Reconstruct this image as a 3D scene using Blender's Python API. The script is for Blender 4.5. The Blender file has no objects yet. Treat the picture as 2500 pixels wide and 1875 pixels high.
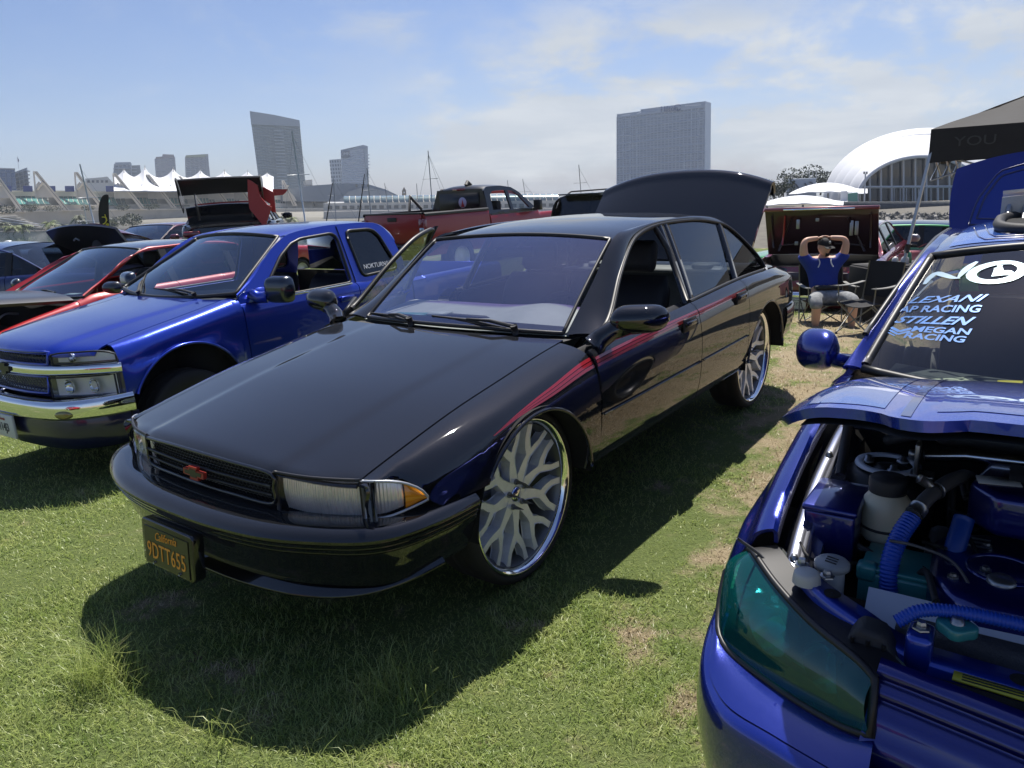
import bpy, math, random
import numpy as np
from mathutils import Vector, Matrix
R = math.radians
rng = np.random.default_rng(7)
random.seed(7)
SC = bpy.context.scene
COL = SC.collection

# ------------------------------------------------------------------ camera
CAM_H = 1.6955
PITCH, ROLL, FPX = R(14.8967), R(3.0271), 1804.57
_c, _s = math.cos(PITCH), math.sin(PITCH)
FWD = np.array([0, _c, -_s]); _rt = np.array([1.0, 0, 0]); _dn = np.array([0, -_s, -_c])
RT = math.cos(ROLL) * _rt + math.sin(ROLL) * _dn
DN = -math.sin(ROLL) * _rt + math.cos(ROLL) * _dn
cam = bpy.data.cameras.new('camera'); cam.sensor_width = 36; cam.lens = FPX / 2500 * 36
cam.clip_start = 0.05; cam.clip_end = 6000
camo = bpy.data.objects.new('camera', cam); COL.objects.link(camo)
camo.matrix_world = Matrix(((RT[0], -DN[0], -FWD[0], 0), (RT[1], -DN[1], -FWD[1], 0), (RT[2], -DN[2], -FWD[2], CAM_H), (0, 0, 0, 1)))
SC.camera = camo

def ray(px, py):
    return (px - 1250) / FPX * RT + (py - 937.5) / FPX * DN + FWD
def at(px, py, Y):                       # point seen at a pixel of the photograph, Y metres ahead
    d = ray(px, py); return np.array([0, 0, CAM_H]) + d * (Y / d[1])
def atz(px, py, z=0.0):                  # the same on the level z
    d = ray(px, py); return np.array([0, 0, CAM_H]) + d * ((z - CAM_H) / d[2])

# ------------------------------------------------------------------ light
SUNV = Vector((0.14, 0.52, 1.0)).normalized()
SUN_EL = math.asin(SUNV.z); SUN_AZ = math.atan2(SUNV.x, SUNV.y)
w = bpy.data.worlds.new('World'); SC.world = w; w.use_nodes = True
nt = w.node_tree; nt.nodes.clear()
def N(t, typ, **k):
    n = t.nodes.new(typ)
    for a, b in k.items():
        if a == 'ins':
            for i, val in b.items(): n.inputs[i].default_value = val
        else: setattr(n, a, b)
    return n
sky = N(nt, 'ShaderNodeTexSky', sky_type='NISHITA', sun_disc=False, sun_elevation=SUN_EL, sun_rotation=SUN_AZ)
sky.air_density = 1.0; sky.dust_density = 0.6; sky.ozone_density = 3.0; sky.altitude = 0
bg = N(nt, 'ShaderNodeBackground'); bg.inputs[1].default_value = 0.062
outw = N(nt, 'ShaderNodeOutputWorld')
# clouds: noise on a flat cloud deck seen from below, thin overhead, banked up to one side
tc = N(nt, 'ShaderNodeTexCoord')
sep = N(nt, 'ShaderNodeSeparateXYZ'); nt.links.new(tc.outputs['Generated'], sep.inputs[0])
def MA(op, a, b=None, c=None, clamp=False, t=None):
    t = t or nt
    n = N(t, 'ShaderNodeMath', operation=op, use_clamp=clamp)
    for i, v in enumerate((a, b, c)):
        if v is None: continue
        if isinstance(v, (int, float)): n.inputs[i].default_value = v
        else: t.links.new(v, n.inputs[i])
    return n.outputs[0]
def VM(op, a, b=None, t=None):
    t = t or nt
    n = N(t, 'ShaderNodeVectorMath', operation=op)
    for i, v in enumerate((a, b)):
        if v is None: continue
        if isinstance(v, (tuple, list)): n.inputs[i].default_value = v
        else: t.links.new(v, n.inputs[i])
    return n.outputs[0] if op not in ('DOT_PRODUCT', 'LENGTH') else n.outputs['Value']
def SS(x, lo, hi, t=None):
    t = t or nt
    n = N(t, 'ShaderNodeMapRange', interpolation_type='SMOOTHSTEP')
    t.links.new(x, n.inputs[0]); n.inputs[1].default_value = lo; n.inputs[2].default_value = hi
    return n.outputs[0]
def NOISE(vec, scale, detail=6, rough=0.55, dist=0.0, t=None):
    t = t or nt
    n = N(t, 'ShaderNodeTexNoise'); n.inputs['Scale'].default_value = scale; n.inputs['Detail'].default_value = detail
    n.inputs['Roughness'].default_value = rough; n.inputs['Distortion'].default_value = dist
    if vec is not None: t.links.new(vec, n.inputs['Vector'])
    return n
up = MA('ADD', MA('MAXIMUM', sep.outputs[2], 0.0), 0.10)
cmb = N(nt, 'ShaderNodeCombineXYZ')
nt.links.new(MA('DIVIDE', sep.outputs[0], up), cmb.inputs[0]); nt.links.new(MA('DIVIDE', sep.outputs[1], up), cmb.inputs[1])
n1 = NOISE(cmb.outputs[0], 0.9, 9, 0.60, 0.25).outputs['Fac']
n2 = NOISE(VM('MULTIPLY', tc.outputs['Generated'], (1, 1, 2.2)), 5.0, 8, 0.6, 0.2).outputs['Fac']
az = N(nt, 'ShaderNodeMath', operation='ARCTAN2'); nt.links.new(sep.outputs[0], az.inputs[0]); nt.links.new(sep.outputs[1], az.inputs[1])
azv = az.outputs[0]
def blob(px, py, ra, re, amt):           # a cloud at its own bearing and height above the horizon
    d = ray(px, py); a0 = math.atan2(d[0], d[1]); z0 = d[2] / np.linalg.norm(d)
    u = MA('DIVIDE', MA('SUBTRACT', azv, a0), ra); v = MA('DIVIDE', MA('SUBTRACT', sep.outputs[2], z0), re)
    r2 = MA('ADD', MA('MULTIPLY', u, u), MA('MULTIPLY', v, v))
    return MA('MULTIPLY', MA('POWER', 2.718, MA('MULTIPLY', r2, -1.0)), amt)
dens = None
for b in [(640, 95, .075, .035, .62), (940, 50, .06, .03, .62), (700, 185, .05, .018, .35), (1180, 215, .10, .05, .55), (1420, 110, .13, .06, .42), (1620, 115, .12, .05, .5),
          (1290, 330, .10, .05, .5), (1080, 335, .05, .03, .42), (1420, 310, .14, .06, .5), (2150, 260, .26, .11, .75), (1900, 330, .3, .09, .62), (2500, 200, .25, .10, .7), (2400, 400, .5, .10, .6)]:
    q = blob(*b); dens = q if dens is None else MA('ADD', dens, q)
bank = SS(azv, 0.15, 1.1)                # the cloud bank out over the sea goes on past the picture
low = SS(sep.outputs[2], 0.42, 0.05)
dens = MA('ADD', dens, MA('MULTIPLY', MA('MULTIPLY', bank, low), 0.35))
gen = SS(n1, 0.56, 0.80)
wisp = MA('MULTIPLY', gen, 0.20)
cl = MA('ADD', MA('MULTIPLY', dens, MA('MULTIPLY', SS(n2, 0.40, 0.64), 1.25)), wisp, clamp=True)
hz = MA('MULTIPLY', SS(sep.outputs[2], 0.22, -0.03), 0.32)   # sea haze towards the horizon, all round
cl2 = MA('MINIMUM', cl, 0.92)
mx = N(nt, 'ShaderNodeMix', data_type='RGBA'); nt.links.new(hz, mx.inputs[0]); tint = N(nt, 'ShaderNodeMix', data_type='RGBA', blend_type='MULTIPLY'); tint.inputs[0].default_value = 1.0; tint.inputs[7].default_value = (0.98, 1.0, 1.20, 1); nt.links.new(sky.outputs[0], tint.inputs[6]); nt.links.new(tint.outputs[2], mx.inputs[6]); mx.inputs[7].default_value = (3.9, 4.9, 7.1, 1)
mx2 = N(nt, 'ShaderNodeMix', data_type='RGBA'); nt.links.new(cl2, mx2.inputs[0]); nt.links.new(mx.outputs[2], mx2.inputs[6])
shade = N(nt, 'ShaderNodeMix', data_type='RGBA'); nt.links.new(SS(n1, 0.35, 0.7), shade.inputs[0]); shade.inputs[6].default_value = (6.2, 6.7, 7.3, 1); shade.inputs[7].default_value = (7.9, 8.2, 8.4, 1)
nt.links.new(shade.outputs[2], mx2.inputs[7])
nt.links.new(mx2.outputs[2], bg.inputs[0]); nt.links.new(bg.outputs[0], outw.inputs[0])

sl = bpy.data.lights.new('sun', 'SUN'); sl.energy = 5.0; sl.angle = R(0.53); sl.color = (1.0, 0.95, 0.87)
so = bpy.data.objects.new('sun', sl); COL.objects.link(so)
so.rotation_euler = SUNV.to_track_quat('Z', 'Y').to_euler()
SC.view_settings.view_transform = 'Standard'; SC.view_settings.look = 'None'; SC.view_settings.exposure = 0.55; SC.view_settings.gamma = 1.0
SC.view_settings.use_curve_mapping = False
SC.render.engine = 'CYCLES'
SC.cycles.use_denoising = True
try: SC.cycles.denoiser = 'OPENIMAGEDENOISE'
except Exception: pass
SC.cycles.max_bounces = 9; SC.cycles.transparent_max_bounces = 16; SC.cycles.caustics_reflective = False; SC.cycles.caustics_refractive = False
SC.cycles.sample_clamp_indirect = 6.0
# ------------------------------------------------------------------ mesh helpers
def link(o, parent=None):
    COL.objects.link(o)
    if parent is not None: o.parent = parent
    return o
def tag(o, label=None, cat=None, group=None, kind=None):
    if label: o['label'] = label
    if cat: o['category'] = cat
    if group: o['group'] = group
    if kind: o['kind'] = kind
    return o
def empty(name, loc=(0, 0, 0), rz=0.0, parent=None, scale=1.0):
    o = bpy.data.objects.new(name, None); o.empty_display_size = 0.1
    o.location = loc; o.rotation_euler = (0, 0, rz); o.scale = (scale,) * 3
    return link(o, parent)
def mk(name, V, F, mat, parent=None, smooth=True, solid=0.0, bevel=0.0, xf=None, mi=None, kind=None, off=-1.0, bseg=2, face=None):
    V = np.asarray(V, float).reshape(-1, 3)
    if face is not None:                     # turn the sheet so that it looks outwards
        s_ = sum(np.dot(np.cross(V[f[1]] - V[f[0]], V[f[2]] - V[f[0]]), face) for f in F)
        if s_ < 0: F = [f[::-1] for f in F]
    if xf is not None: V = xf(V)
    me = bpy.data.meshes.new(name); me.from_pydata(V.tolist(), [], [list(map(int, f)) for f in F]); 
    mats = mat if isinstance(mat, (list, tuple)) else [mat]
    for m in mats: me.materials.append(m)
    if mi is not None: me.polygons.foreach_set('material_index', np.asarray(mi, np.int32))
    if smooth: me.polygons.foreach_set('use_smooth', np.ones(len(me.polygons), bool))
    me.update()
    o = link(bpy.data.objects.new(name, me), parent)
    if bevel: m = o.modifiers.new('b', 'BEVEL'); m.width = bevel; m.segments = bseg; m.limit_method = 'ANGLE'; m.angle_limit = R(35); m.harden_normals = False
    if solid: m = o.modifiers.new('s', 'SOLIDIFY'); m.thickness = solid; m.offset = off; m2 = o.modifiers.new('e', 'EDGE_SPLIT'); m2.split_angle = R(42)
    if kind: o['kind'] = kind
    return o
class B:                                   # collects shapes for one mesh
    def __init__(s): s.v = []; s.f = []; s.m = []; s.n = 0
    def add(s, V, F, mi=0):
        V = np.asarray(V, float).reshape(-1, 3); s.v.append(V); s.f += [tuple(i + s.n for i in f) for f in F]; s.m += [mi] * len(F); s.n += len(V); return s
    def box(s, c, d, rz=0.0, mi=0, M=None):
        c = np.array(c, float); h = np.array(d, float) / 2
        V = np.array([(x, y, z) for x in (-1, 1) for y in (-1, 1) for z in (-1, 1)]) * h
        if rz: cc, ss = math.cos(rz), math.sin(rz); V = np.stack([V[:, 0] * cc - V[:, 1] * ss, V[:, 0] * ss + V[:, 1] * cc, V[:, 2]], 1)
        if M is not None: V = V @ np.array(M, float).T
        return s.add(V + c, [(0, 1, 3, 2), (4, 6, 7, 5), (0, 4, 5, 1), (2, 3, 7, 6), (0, 2, 6, 4), (1, 5, 7, 3)], mi)
    def tube(s, path, r, n=8, mi=0, caps=True):
        V, F = tubeVF(path, r, n, caps); return s.add(V, F, mi)
    def grid(s, P, mi=0, cu=False, cv=False):
        V, F = gridVF(P, cu, cv); return s.add(V, F, mi)
    def lathe(s, prof, c=(0, 0, 0), axis='y', n=48, mi=0):
        V, F = latheVF(prof, c, axis, n); return s.add(V, F, mi)
    def prism(s, poly, a, b, axis='y', mi=0):
        V, F = prismVF(poly, a, b, axis); return s.add(V, F, mi)
    def mk(s, name, mat, parent=None, **k):
        V = np.concatenate(s.v) if s.v else np.zeros((0, 3)); multi = isinstance(mat, (list, tuple))
        return mk(name, V, s.f, mat, parent, mi=s.m if multi else None, **k)
def gridVF(P, cu=False, cv=False):
    P = np.asarray(P, float); nu, nv = P.shape[:2]; F = []
    for i in range(nu - (0 if cu else 1)):
        for j in range(nv - (0 if cv else 1)):
            a, b = i, (i + 1) % nu; c, d = j, (j + 1) % nv
            F.append((a * nv + c, b * nv + c, b * nv + d, a * nv + d))
    return P.reshape(-1, 3), F
def tubeVF(path, r, n=8, caps=True):
    p = np.asarray(path, float); m = len(p); r = np.broadcast_to(np.asarray(r, float), (m,))
    t = np.gradient(p, axis=0); t /= np.linalg.norm(t, axis=1)[:, None] + 1e-12
    ref = np.array([0, 0, 1.0]) if abs(t[0][2]) < 0.9 else np.array([1.0, 0, 0])
    P = []; u = np.cross(t[0], ref); u /= np.linalg.norm(u)
    for i in range(m):
        u = u - t[i] * np.dot(u, t[i]); u /= np.linalg.norm(u) + 1e-12; v = np.cross(t[i], u)
        a = np.linspace(0, 2 * np.pi, n, endpoint=False)
        P.append(p[i] + r[i] * (np.cos(a)[:, None] * u + np.sin(a)[:, None] * v))
    V, F = gridVF(np.array(P), False, True)
    if caps: F = F + [tuple(range(n))[::-1], tuple(range((m - 1) * n, m * n))]
    return V, F
def latheVF(prof, c=(0, 0, 0), axis='y', n=48):
    a = np.linspace(0, 2 * np.pi, n, endpoint=False); P = []
    for r, h in prof:
        q = np.zeros((n, 3)); k = 'xyz'.index(axis); o = [i for i in range(3) if i != k]
        q[:, o[0]] = r * np.cos(a); q[:, o[1]] = r * np.sin(a); q[:, k] = h; P.append(q + np.array(c))
    return gridVF(np.array(P), False, True)
def prismVF(poly, a, b, axis='y'):
    n = len(poly); k = 'xyz'.index(axis); o = [i for i in range(3) if i != k]; V = np.zeros((2 * n, 3))
    for i, (p, q) in enumerate(poly):
        V[i, o[0]] = p; V[i, o[1]] = q; V[i, k] = a; V[n + i, o[0]] = p; V[n + i, o[1]] = q; V[n + i, k] = b
    F = [tuple(range(n)), tuple(range(2 * n - 1, n - 1, -1))] + [(i, (i + 1) % n + 0, n + (i + 1) % n, n + i)[::-1] for i in range(n)]
    return V, F
class CV:                                  # smooth 1-D curve through points (monotone cubic)
    def __init__(s, *pts):
        pts = sorted(pts); s.x = np.array([p[0] for p in pts], float); s.y = np.array([p[1] for p in pts], float)
        h = np.diff(s.x); d = np.diff(s.y) / h; m = np.zeros(len(s.x))
        if len(d) > 1:
            for i in range(1, len(d)):
                if d[i - 1] * d[i] > 0: w1 = 2 * h[i] + h[i - 1]; w2 = h[i] + 2 * h[i - 1]; m[i] = (w1 + w2) / (w1 / d[i - 1] + w2 / d[i])
        m[0] = d[0]; m[-1] = d[-1]; s.m = m
    def __call__(s, q):
        q = np.asarray(q, float); qc = np.clip(q, s.x[0], s.x[-1]); i = np.clip(np.searchsorted(s.x, qc) - 1, 0, len(s.x) - 2)
        h = s.x[i + 1] - s.x[i]; t = (qc - s.x[i]) / h
        return (2*t**3-3*t**2+1)*s.y[i] + (t**3-2*t**2+t)*h*s.m[i] + (-2*t**3+3*t**2)*s.y[i+1] + (t**3-t**2)*h*s.m[i+1]
def spl(pts, n, closed=False):             # Catmull-Rom through points, n samples even in length
    p = np.asarray(pts, float)
    if len(p) == 2: dense = np.linspace(p[0], p[1], 40)
    else:
        if closed: e = np.concatenate([p[-1:], p, p[:2]])
        else: e = np.concatenate([2 * p[:1] - p[1:2], p, 2 * p[-1:] - p[-2:-1]])
        dense = []
        for i in range(1, len(e) - 2):
            t = np.linspace(0, 1, 16, endpoint=False)[:, None]; a, b, c, d = e[i - 1], e[i], e[i + 1], e[i + 2]
            dense.append(0.5 * (2*b + (c-a)*t + (2*a-5*b+4*c-d)*t**2 + (-a+3*b-3*c+d)*t**3))
        dense = np.concatenate(dense + [e[len(e) - 2:len(e) - 1]])
    return rs(dense, n)
def rs(p, n):
    p = np.asarray(p, float); L = np.concatenate([[0], np.cumsum(np.linalg.norm(np.diff(p, axis=0), axis=1))]); q = np.linspace(0, L[-1], n)
    return np.stack([np.interp(q, L, p[:, k]) for k in range(p.shape[1])], 1)
def between(A, Bc, n, bulge=0.0, nrm=(0, 1, 0)):   # grid from curve A to curve B, optionally bulged
    A = np.asarray(A); Bc = np.asarray(Bc); t = np.linspace(0, 1, n)[None, :, None]
    return A[:, None, :] * (1 - t) + Bc[:, None, :] * t + np.array(nrm) * bulge * (4 * t * (1 - t))
def fillpoly(o_pts, i_pts=None): pass
def FL(V): V = np.array(V, float); V[:, 1] *= -1; return V       # mirror to the other side of a car
def sided(name, V, F, mat, parent, sd, xf=None, **k):
    if k.get('solid') and 'face' not in k: k['face'] = (0, 1, .3)
    if sd < 0:
        V = FL(np.asarray(V).reshape(-1, 3)); F = [f[::-1] for f in F]
        if 'face' in k: k['face'] = (k['face'][0], -k['face'][1], k['face'][2])
    return mk(name, V, F, mat, parent, xf=xf, **k)
def textmesh(name, s, size, mat, parent=None, M=None, extrude=0.001, shear=0.0, align='CENTER', spacing=1.0, sx=1.0, bold=0.0):
    cu = bpy.data.curves.new(name + '_c', 'FONT'); cu.body = s; cu.size = size; cu.extrude = extrude; cu.shear = shear; cu.align_x = align; cu.align_y = 'CENTER'; cu.space_character = spacing; cu.offset = bold
    cu.resolution_u = 3
    t = bpy.data.objects.new(name + '_c', cu); COL.objects.link(t)
    dg = bpy.context.evaluated_depsgraph_get(); me = bpy.data.meshes.new_from_object(t.evaluated_get(dg)); me.name = name
    bpy.data.objects.remove(t); bpy.data.curves.remove(cu)
    me.materials.clear(); me.materials.append(mat)
    Mx = Matrix(M) if M is not None else Matrix.Identity(4)
    me.transform(Mx @ Matrix.Diagonal((sx, 1, 1, 1)))
    return link(bpy.data.objects.new(name, me), parent)
def frame(o, x, y, z):                     # 4x4 from origin and axes
    return Matrix(((x[0], y[0], z[0], o[0]), (x[1], y[1], z[1], o[1]), (x[2], y[2], z[2], o[2]), (0, 0, 0, 1)))
def copy_tree(o, parent=None):
    c = o.copy(); COL.objects.link(c); c.parent = parent
    for ch in list(o.children): copy_tree(ch, c)
    return c

# ------------------------------------------------------------------ materials
_M = {}
def mat(name, col=(0.5, 0.5, 0.5), rough=0.5, metal=0.0, coat=0.0, crough=0.03, spec=0.5, var=0.0, vscale=8.0, bump=0.0, bscale=60.0, emit=None, es=1.0, sheen=0.0, rvar=0.0, flake=0.0, cior=1.6):
    if name in _M: return _M[name]
    m = bpy.data.materials.new(name); m.use_nodes = True; t = m.node_tree; b = t.nodes['Principled BSDF']
    b.inputs['Base Color'].default_value = (*col, 1); b.inputs['Roughness'].default_value = rough; b.inputs['Metallic'].default_value = metal
    b.inputs['Coat Weight'].default_value = coat; b.inputs['Coat Roughness'].default_value = crough; b.inputs['Coat IOR'].default_value = cior; b.inputs['Specular IOR Level'].default_value = spec
    if sheen: b.inputs['Sheen Weight'].default_value = sheen
    if var or bump or rvar or flake:
        tcn = N(t, 'ShaderNodeTexCoord')
    if var:
        n = NOISE(tcn.outputs['Object'], vscale, 5, 0.6, t=t)
        mxn = N(t, 'ShaderNodeMix', data_type='RGBA', blend_type='MULTIPLY'); mxn.inputs[0].default_value = 1.0
        mxn.inputs[6].default_value = (*col, 1)
        rm = N(t, 'ShaderNodeMapRange'); rm.inputs[1].default_value = 0.25; rm.inputs[2].default_value = 0.75; rm.inputs[3].default_value = 1 - var; rm.inputs[4].default_value = 1 + var
        t.links.new(n.outputs['Fac'], rm.inputs[0]); t.links.new(rm.outputs[0], mxn.inputs[7]); t.links.new(mxn.outputs[2], b.inputs['Base Color'])
    if rvar:
        n = NOISE(tcn.outputs['Object'], 3.0, 6, 0.7, t=t); rm = N(t, 'ShaderNodeMapRange'); rm.inputs[1].default_value = 0.4; rm.inputs[2].default_value = 0.75; rm.inputs[3].default_value = crough; rm.inputs[4].default_value = crough + rvar
        t.links.new(n.outputs['Fac'], rm.inputs[0]); t.links.new(rm.outputs[0], b.inputs['Coat Roughness'])
    if bump:
        n = NOISE(tcn.outputs['Object'], bscale, 4, 0.6, t=t); bn = N(t, 'ShaderNodeBump'); bn.inputs['Strength'].default_value = bump; bn.inputs['Distance'].default_value = 0.01
        t.links.new(n.outputs['Fac'], bn.inputs['Height']); t.links.new(bn.outputs[0], b.inputs['Normal'])
    if flake:
        vo = N(t, 'ShaderNodeTexVoronoi'); vo.inputs['Scale'].default_value = 900; t.links.new(tcn.outputs['Object'], vo.inputs['Vector'])
        bn = N(t, 'ShaderNodeMix', data_type='VECTOR'); bn.inputs[0].default_value = flake
        ge = N(t, 'ShaderNodeNewGeometry'); t.links.new(ge.outputs['Normal'], bn.inputs[4])
        cv = VM('SUBTRACT', vo.outputs['Color'], (0.5, 0.5, 0.5), t=t); ad = VM('ADD', ge.outputs['Normal'], cv, t=t); t.links.new(VM('NORMALIZE', ad, t=t), bn.inputs[5]); t.links.new(bn.outputs[1], b.inputs['Normal'])
    if emit: b.inputs['Emission Color'].default_value = (*emit, 1); b.inputs['Emission Strength'].default_value = es
    _M[name] = m; return m
def glass(name, tint=(0.6, 0.65, 0.68), refl=(1, 1, 1), ior=1.5, rough=0.0, ribs=None, band=None, boost=0.0):
    if name in _M: return _M[name]
    m = bpy.data.materials.new(name); m.use_nodes = True; t = m.node_tree; t.nodes.clear()
    o = N(t, 'ShaderNodeOutputMaterial'); tr = N(t, 'ShaderNodeBsdfTransparent'); tr.inputs[0].default_value = (*tint, 1)
    g = N(t, 'ShaderNodeBsdfGlossy'); g.inputs['Roughness'].default_value = rough; g.inputs[0].default_value = (*refl, 1)
    mxs = N(t, 'ShaderNodeMixShader'); ge = N(t, 'ShaderNodeNewGeometry')
    dt = MA('ABSOLUTE', VM('DOT_PRODUCT', ge.outputs['Incoming'], ge.outputs['Normal'], t=t), t=t)
    f = MA('ADD', MA('MULTIPLY', MA('POWER', MA('SUBTRACT', 1.0, dt, clamp=True, t=t), 5.0, t=t), .92, t=t), .065, clamp=True, t=t)   # Schlick, two surfaces
    if boost: f = MA('ADD', f, boost, clamp=True, t=t)
    t.links.new(f, mxs.inputs[0]); t.links.new(tr.outputs[0], mxs.inputs[1]); t.links.new(g.outputs[0], mxs.inputs[2]); t.links.new(mxs.outputs[0], o.inputs[0])
    tcn = N(t, 'ShaderNodeTexCoord')
    if ribs:                               # moulded ribs of a lamp lens
        wv = N(t, 'ShaderNodeTexWave'); wv.bands_direction = ribs[1]; wv.inputs['Scale'].default_value = ribs[0]; t.links.new(tcn.outputs['Object'], wv.inputs['Vector'])
        bn = N(t, 'ShaderNodeBump'); bn.inputs['Strength'].default_value = ribs[2]; bn.inputs['Distance'].default_value = 0.004
        t.links.new(wv.outputs['Fac'], bn.inputs['Height']); t.links.new(bn.outputs[0], g.inputs['Normal'])
    if band:                               # tinted band along the top edge: (axis, lo, hi, colour)
        sp = N(t, 'ShaderNodeSeparateXYZ'); t.links.new(tcn.outputs['Object'], sp.inputs[0])
        mxc = N(t, 'ShaderNodeMix', data_type='RGBA'); t.links.new(SS(sp.outputs[band[0]], band[1], band[2], t=t), mxc.inputs[0])
        mxc.inputs[6].default_value = (*tint, 1); mxc.inputs[7].default_value = (*band[3], 1); t.links.new(mxc.outputs[2], tr.inputs[0])
    _M[name] = m; return m
BLACK = mat('black_paint', (0.0045, 0.005, 0.0065), 0.5, coat=1.0, crough=0.012, spec=0.0, rvar=0.02, cior=1.7, sheen=.05)
RUBBER = mat('tyre_rubber', (0.012, 0.012, 0.013), 0.75, var=0.15, bump=0.15)
TRIM = mat('black_trim', (0.010, 0.010, 0.011), 0.45)
MATTE = mat('dark_plastic', (0.018, 0.018, 0.02), 0.65, bump=0.08, bscale=200)
DARK = mat('dark_void', (0.004, 0.004, 0.004), 0.9)
CHROME = mat('chrome', (0.86, 0.87, 0.88), 0.04, 1.0)
ALLOY = mat('brushed_alloy', (0.82, 0.84, 0.88), 0.34, .35, var=0.08, vscale=30)
SILVER = mat('lamp_reflector', (0.80, 0.81, 0.82), 0.16, 1.0)
STEEL = mat('grey_steel', (0.33, 0.34, 0.35), 0.35, 0.9, var=0.15)
# ------------------------------------------------------------------ ground
def gz(x, y):                              # the lawn falls away behind the front row, most towards the shore on the right
    x = np.asarray(x, float); y = np.asarray(y, float)
    s = np.clip(y - 5.2, 0, None); sr = np.clip(s, 0, 14); xr = np.clip(x - 1, 0, 9)
    d = -0.022 * s / (1 + s / 9) - 0.017 * sr * xr / (1 + .05 * sr) / (1 + .06 * xr)
    l = np.clip(-x - 1.6, 0, None); m = np.clip((y - 3.2) / 2.5, 0, 1)
    return d - m * 0.314 * l / (1 + 2.35 * l)
# ================================================================== shared car pieces
def sidegrid(xs, ctrl, zbot, nv=18, ztop=None):
    P = []
    for x in xs:
        d = spl(ctrl(x), 90); zb = float(zbot(x))
        k = np.where(d[:, 1] < zb)[0]
        if len(k) and k[0] > 0:
            i = k[0]; t = (zb - d[i - 1, 1]) / (d[i, 1] - d[i - 1, 1] - 1e-9); d = np.concatenate([d[:i], [d[i - 1] + t * (d[i] - d[i - 1])]])
        q = rs(d, nv); P.append(np.stack([np.full(nv, x), q[:, 0], q[:, 1]], 1))
    return np.array(P)
def archz(cx, cz, r, base, flat=None):
    def f(x):
        u = abs(x - cx)
        return max(base(x) if callable(base) else base, cz + math.sqrt(max(0, r * r - u * u))) if u < r else (base(x) if callable(base) else base)
    return f
def xsamp(a, b, n, hot=()):                # x samples, denser around wheel arches
    xs = list(np.linspace(a, b, n))
    for c, r in hot:
        for s in (-1, 1):
            for e in (0.9999, 0.999, 0.995, 0.985, 0.965, 0.93, 0.87):
                q = c + s * r * e
                if min(a, b) < q < max(a, b): xs.append(q)
    return sorted(set(xs), reverse=a > b)
def planpath(pts, n):
    p = spl([(*q, 0) for q in pts], n)[:, :2]; t = np.gradient(p, axis=0); t /= np.linalg.norm(t, axis=1)[:, None]
    return p, np.stack([t[:, 1], -t[:, 0]], 1)
def bumpgrid(plan, prof, n=60, mirror=True):
    """profile (inset, z) swept along a plan curve from the centre round to one side, mirrored"""
    pts = list(plan)
    if mirror: full = [(x, -y) for x, y in reversed(pts)] + [(x, y) for x, y in pts if y > 1e-6]
    else: full = pts
    p, nn = planpath(full, n)
    if nn[n // 2][0] < 0: nn = -nn
    prof = np.asarray(prof)
    return np.stack([np.stack([p[:, 0] - nn[:, 0] * d, p[:, 1] - nn[:, 1] * d, np.full(n, z)], 1) for d, z in prof], 1), p, nn
def tyre(r, ri, w, parent, name='tyre', m=None):
    h = w / 2
    prof = [(ri, -h * .80), (ri + .012, -h * .92), (ri + (r - ri) * .5, -h), (r - .012, -h * .90), (r - .003, -h * .78), (r, -h * .6), (r - .006, -h * .3), (r - .006, -h * .26), (r, -h * .22), (r, h * .22), (r - .006, h * .26), (r - .006, h * .3), (r, h * .6), (r - .003, h * .78), (r - .012, h * .90), (ri + (r - ri) * .5, h), (ri + .012, h * .92), (ri, h * .80)]
    b = B(); b.lathe(prof, n=72); return b.mk(name, m or RUBBER, parent)
def seat(parent, x, y, m, z=.42, w=.52, hr=True, h=.62, lean=.22, name='seat'):
    b = B()
    def pad(c0, c1, wd, th, n=9):
        c0 = np.array(c0); c1 = np.array(c1); ax = c1 - c0; nr = np.cross(ax, (0, 1, 0)); nr /= np.linalg.norm(nr); P = []
        for i, t in enumerate(np.linspace(0, 1, n)):
            k = (1 - abs(2 * t - 1) ** 4) ** .5 * .9 + .1 if 0 < t < 1 else .15
            a = np.linspace(0, 2 * np.pi, 20, endpoint=False); ca, sa = np.cos(a), np.sin(a)
            yy = np.sign(ca) * abs(ca) ** .45 * wd / 2 * (0.86 + .14 * k); tt = np.sign(sa) * abs(sa) ** .6 * th / 2 * k
            P.append(c0 + ax * t + np.stack([tt * nr[0], yy, tt * nr[2]], 1))
        V, F = gridVF(np.array(P), False, True); F += [tuple(range(20)), tuple(range((n - 1) * 20, n * 20))[::-1]]; b.add(V, F)
    pad((x + .28, y, z), (x - .24, y, z - .03), w, .17); pad((x - .2, y, z + .02), (x - .2 - lean, y, z + h), w, .15)
    if hr: pad((x - .21 - lean, y, z + h + .02), (x - .25 - lean, y, z + h + .22), w * .52, .11)
    return b.mk(name, m, parent)
def steering(parent, c, tilt, m, r=.19):
    b = B(); a = np.linspace(0, 2 * np.pi, 33); ct, st = math.cos(tilt), math.sin(tilt)
    b.tube([(c[0] - r * math.sin(q) * st, c[1] + r * math.cos(q), c[2] + r * math.sin(q) * ct) for q in a], .016, 8, caps=False)
    for q in (0, math.pi, -math.pi / 2): b.tube([c, (c[0] - r * math.sin(q) * st, c[1] + r * math.cos(q), c[2] + r * math.sin(q) * ct)], .018, 6)
    b.tube([c, (c[0] + .25, c[1], c[2] - .12)], .04, 8)
    return b.mk('steering_wheel', m, parent)
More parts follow.
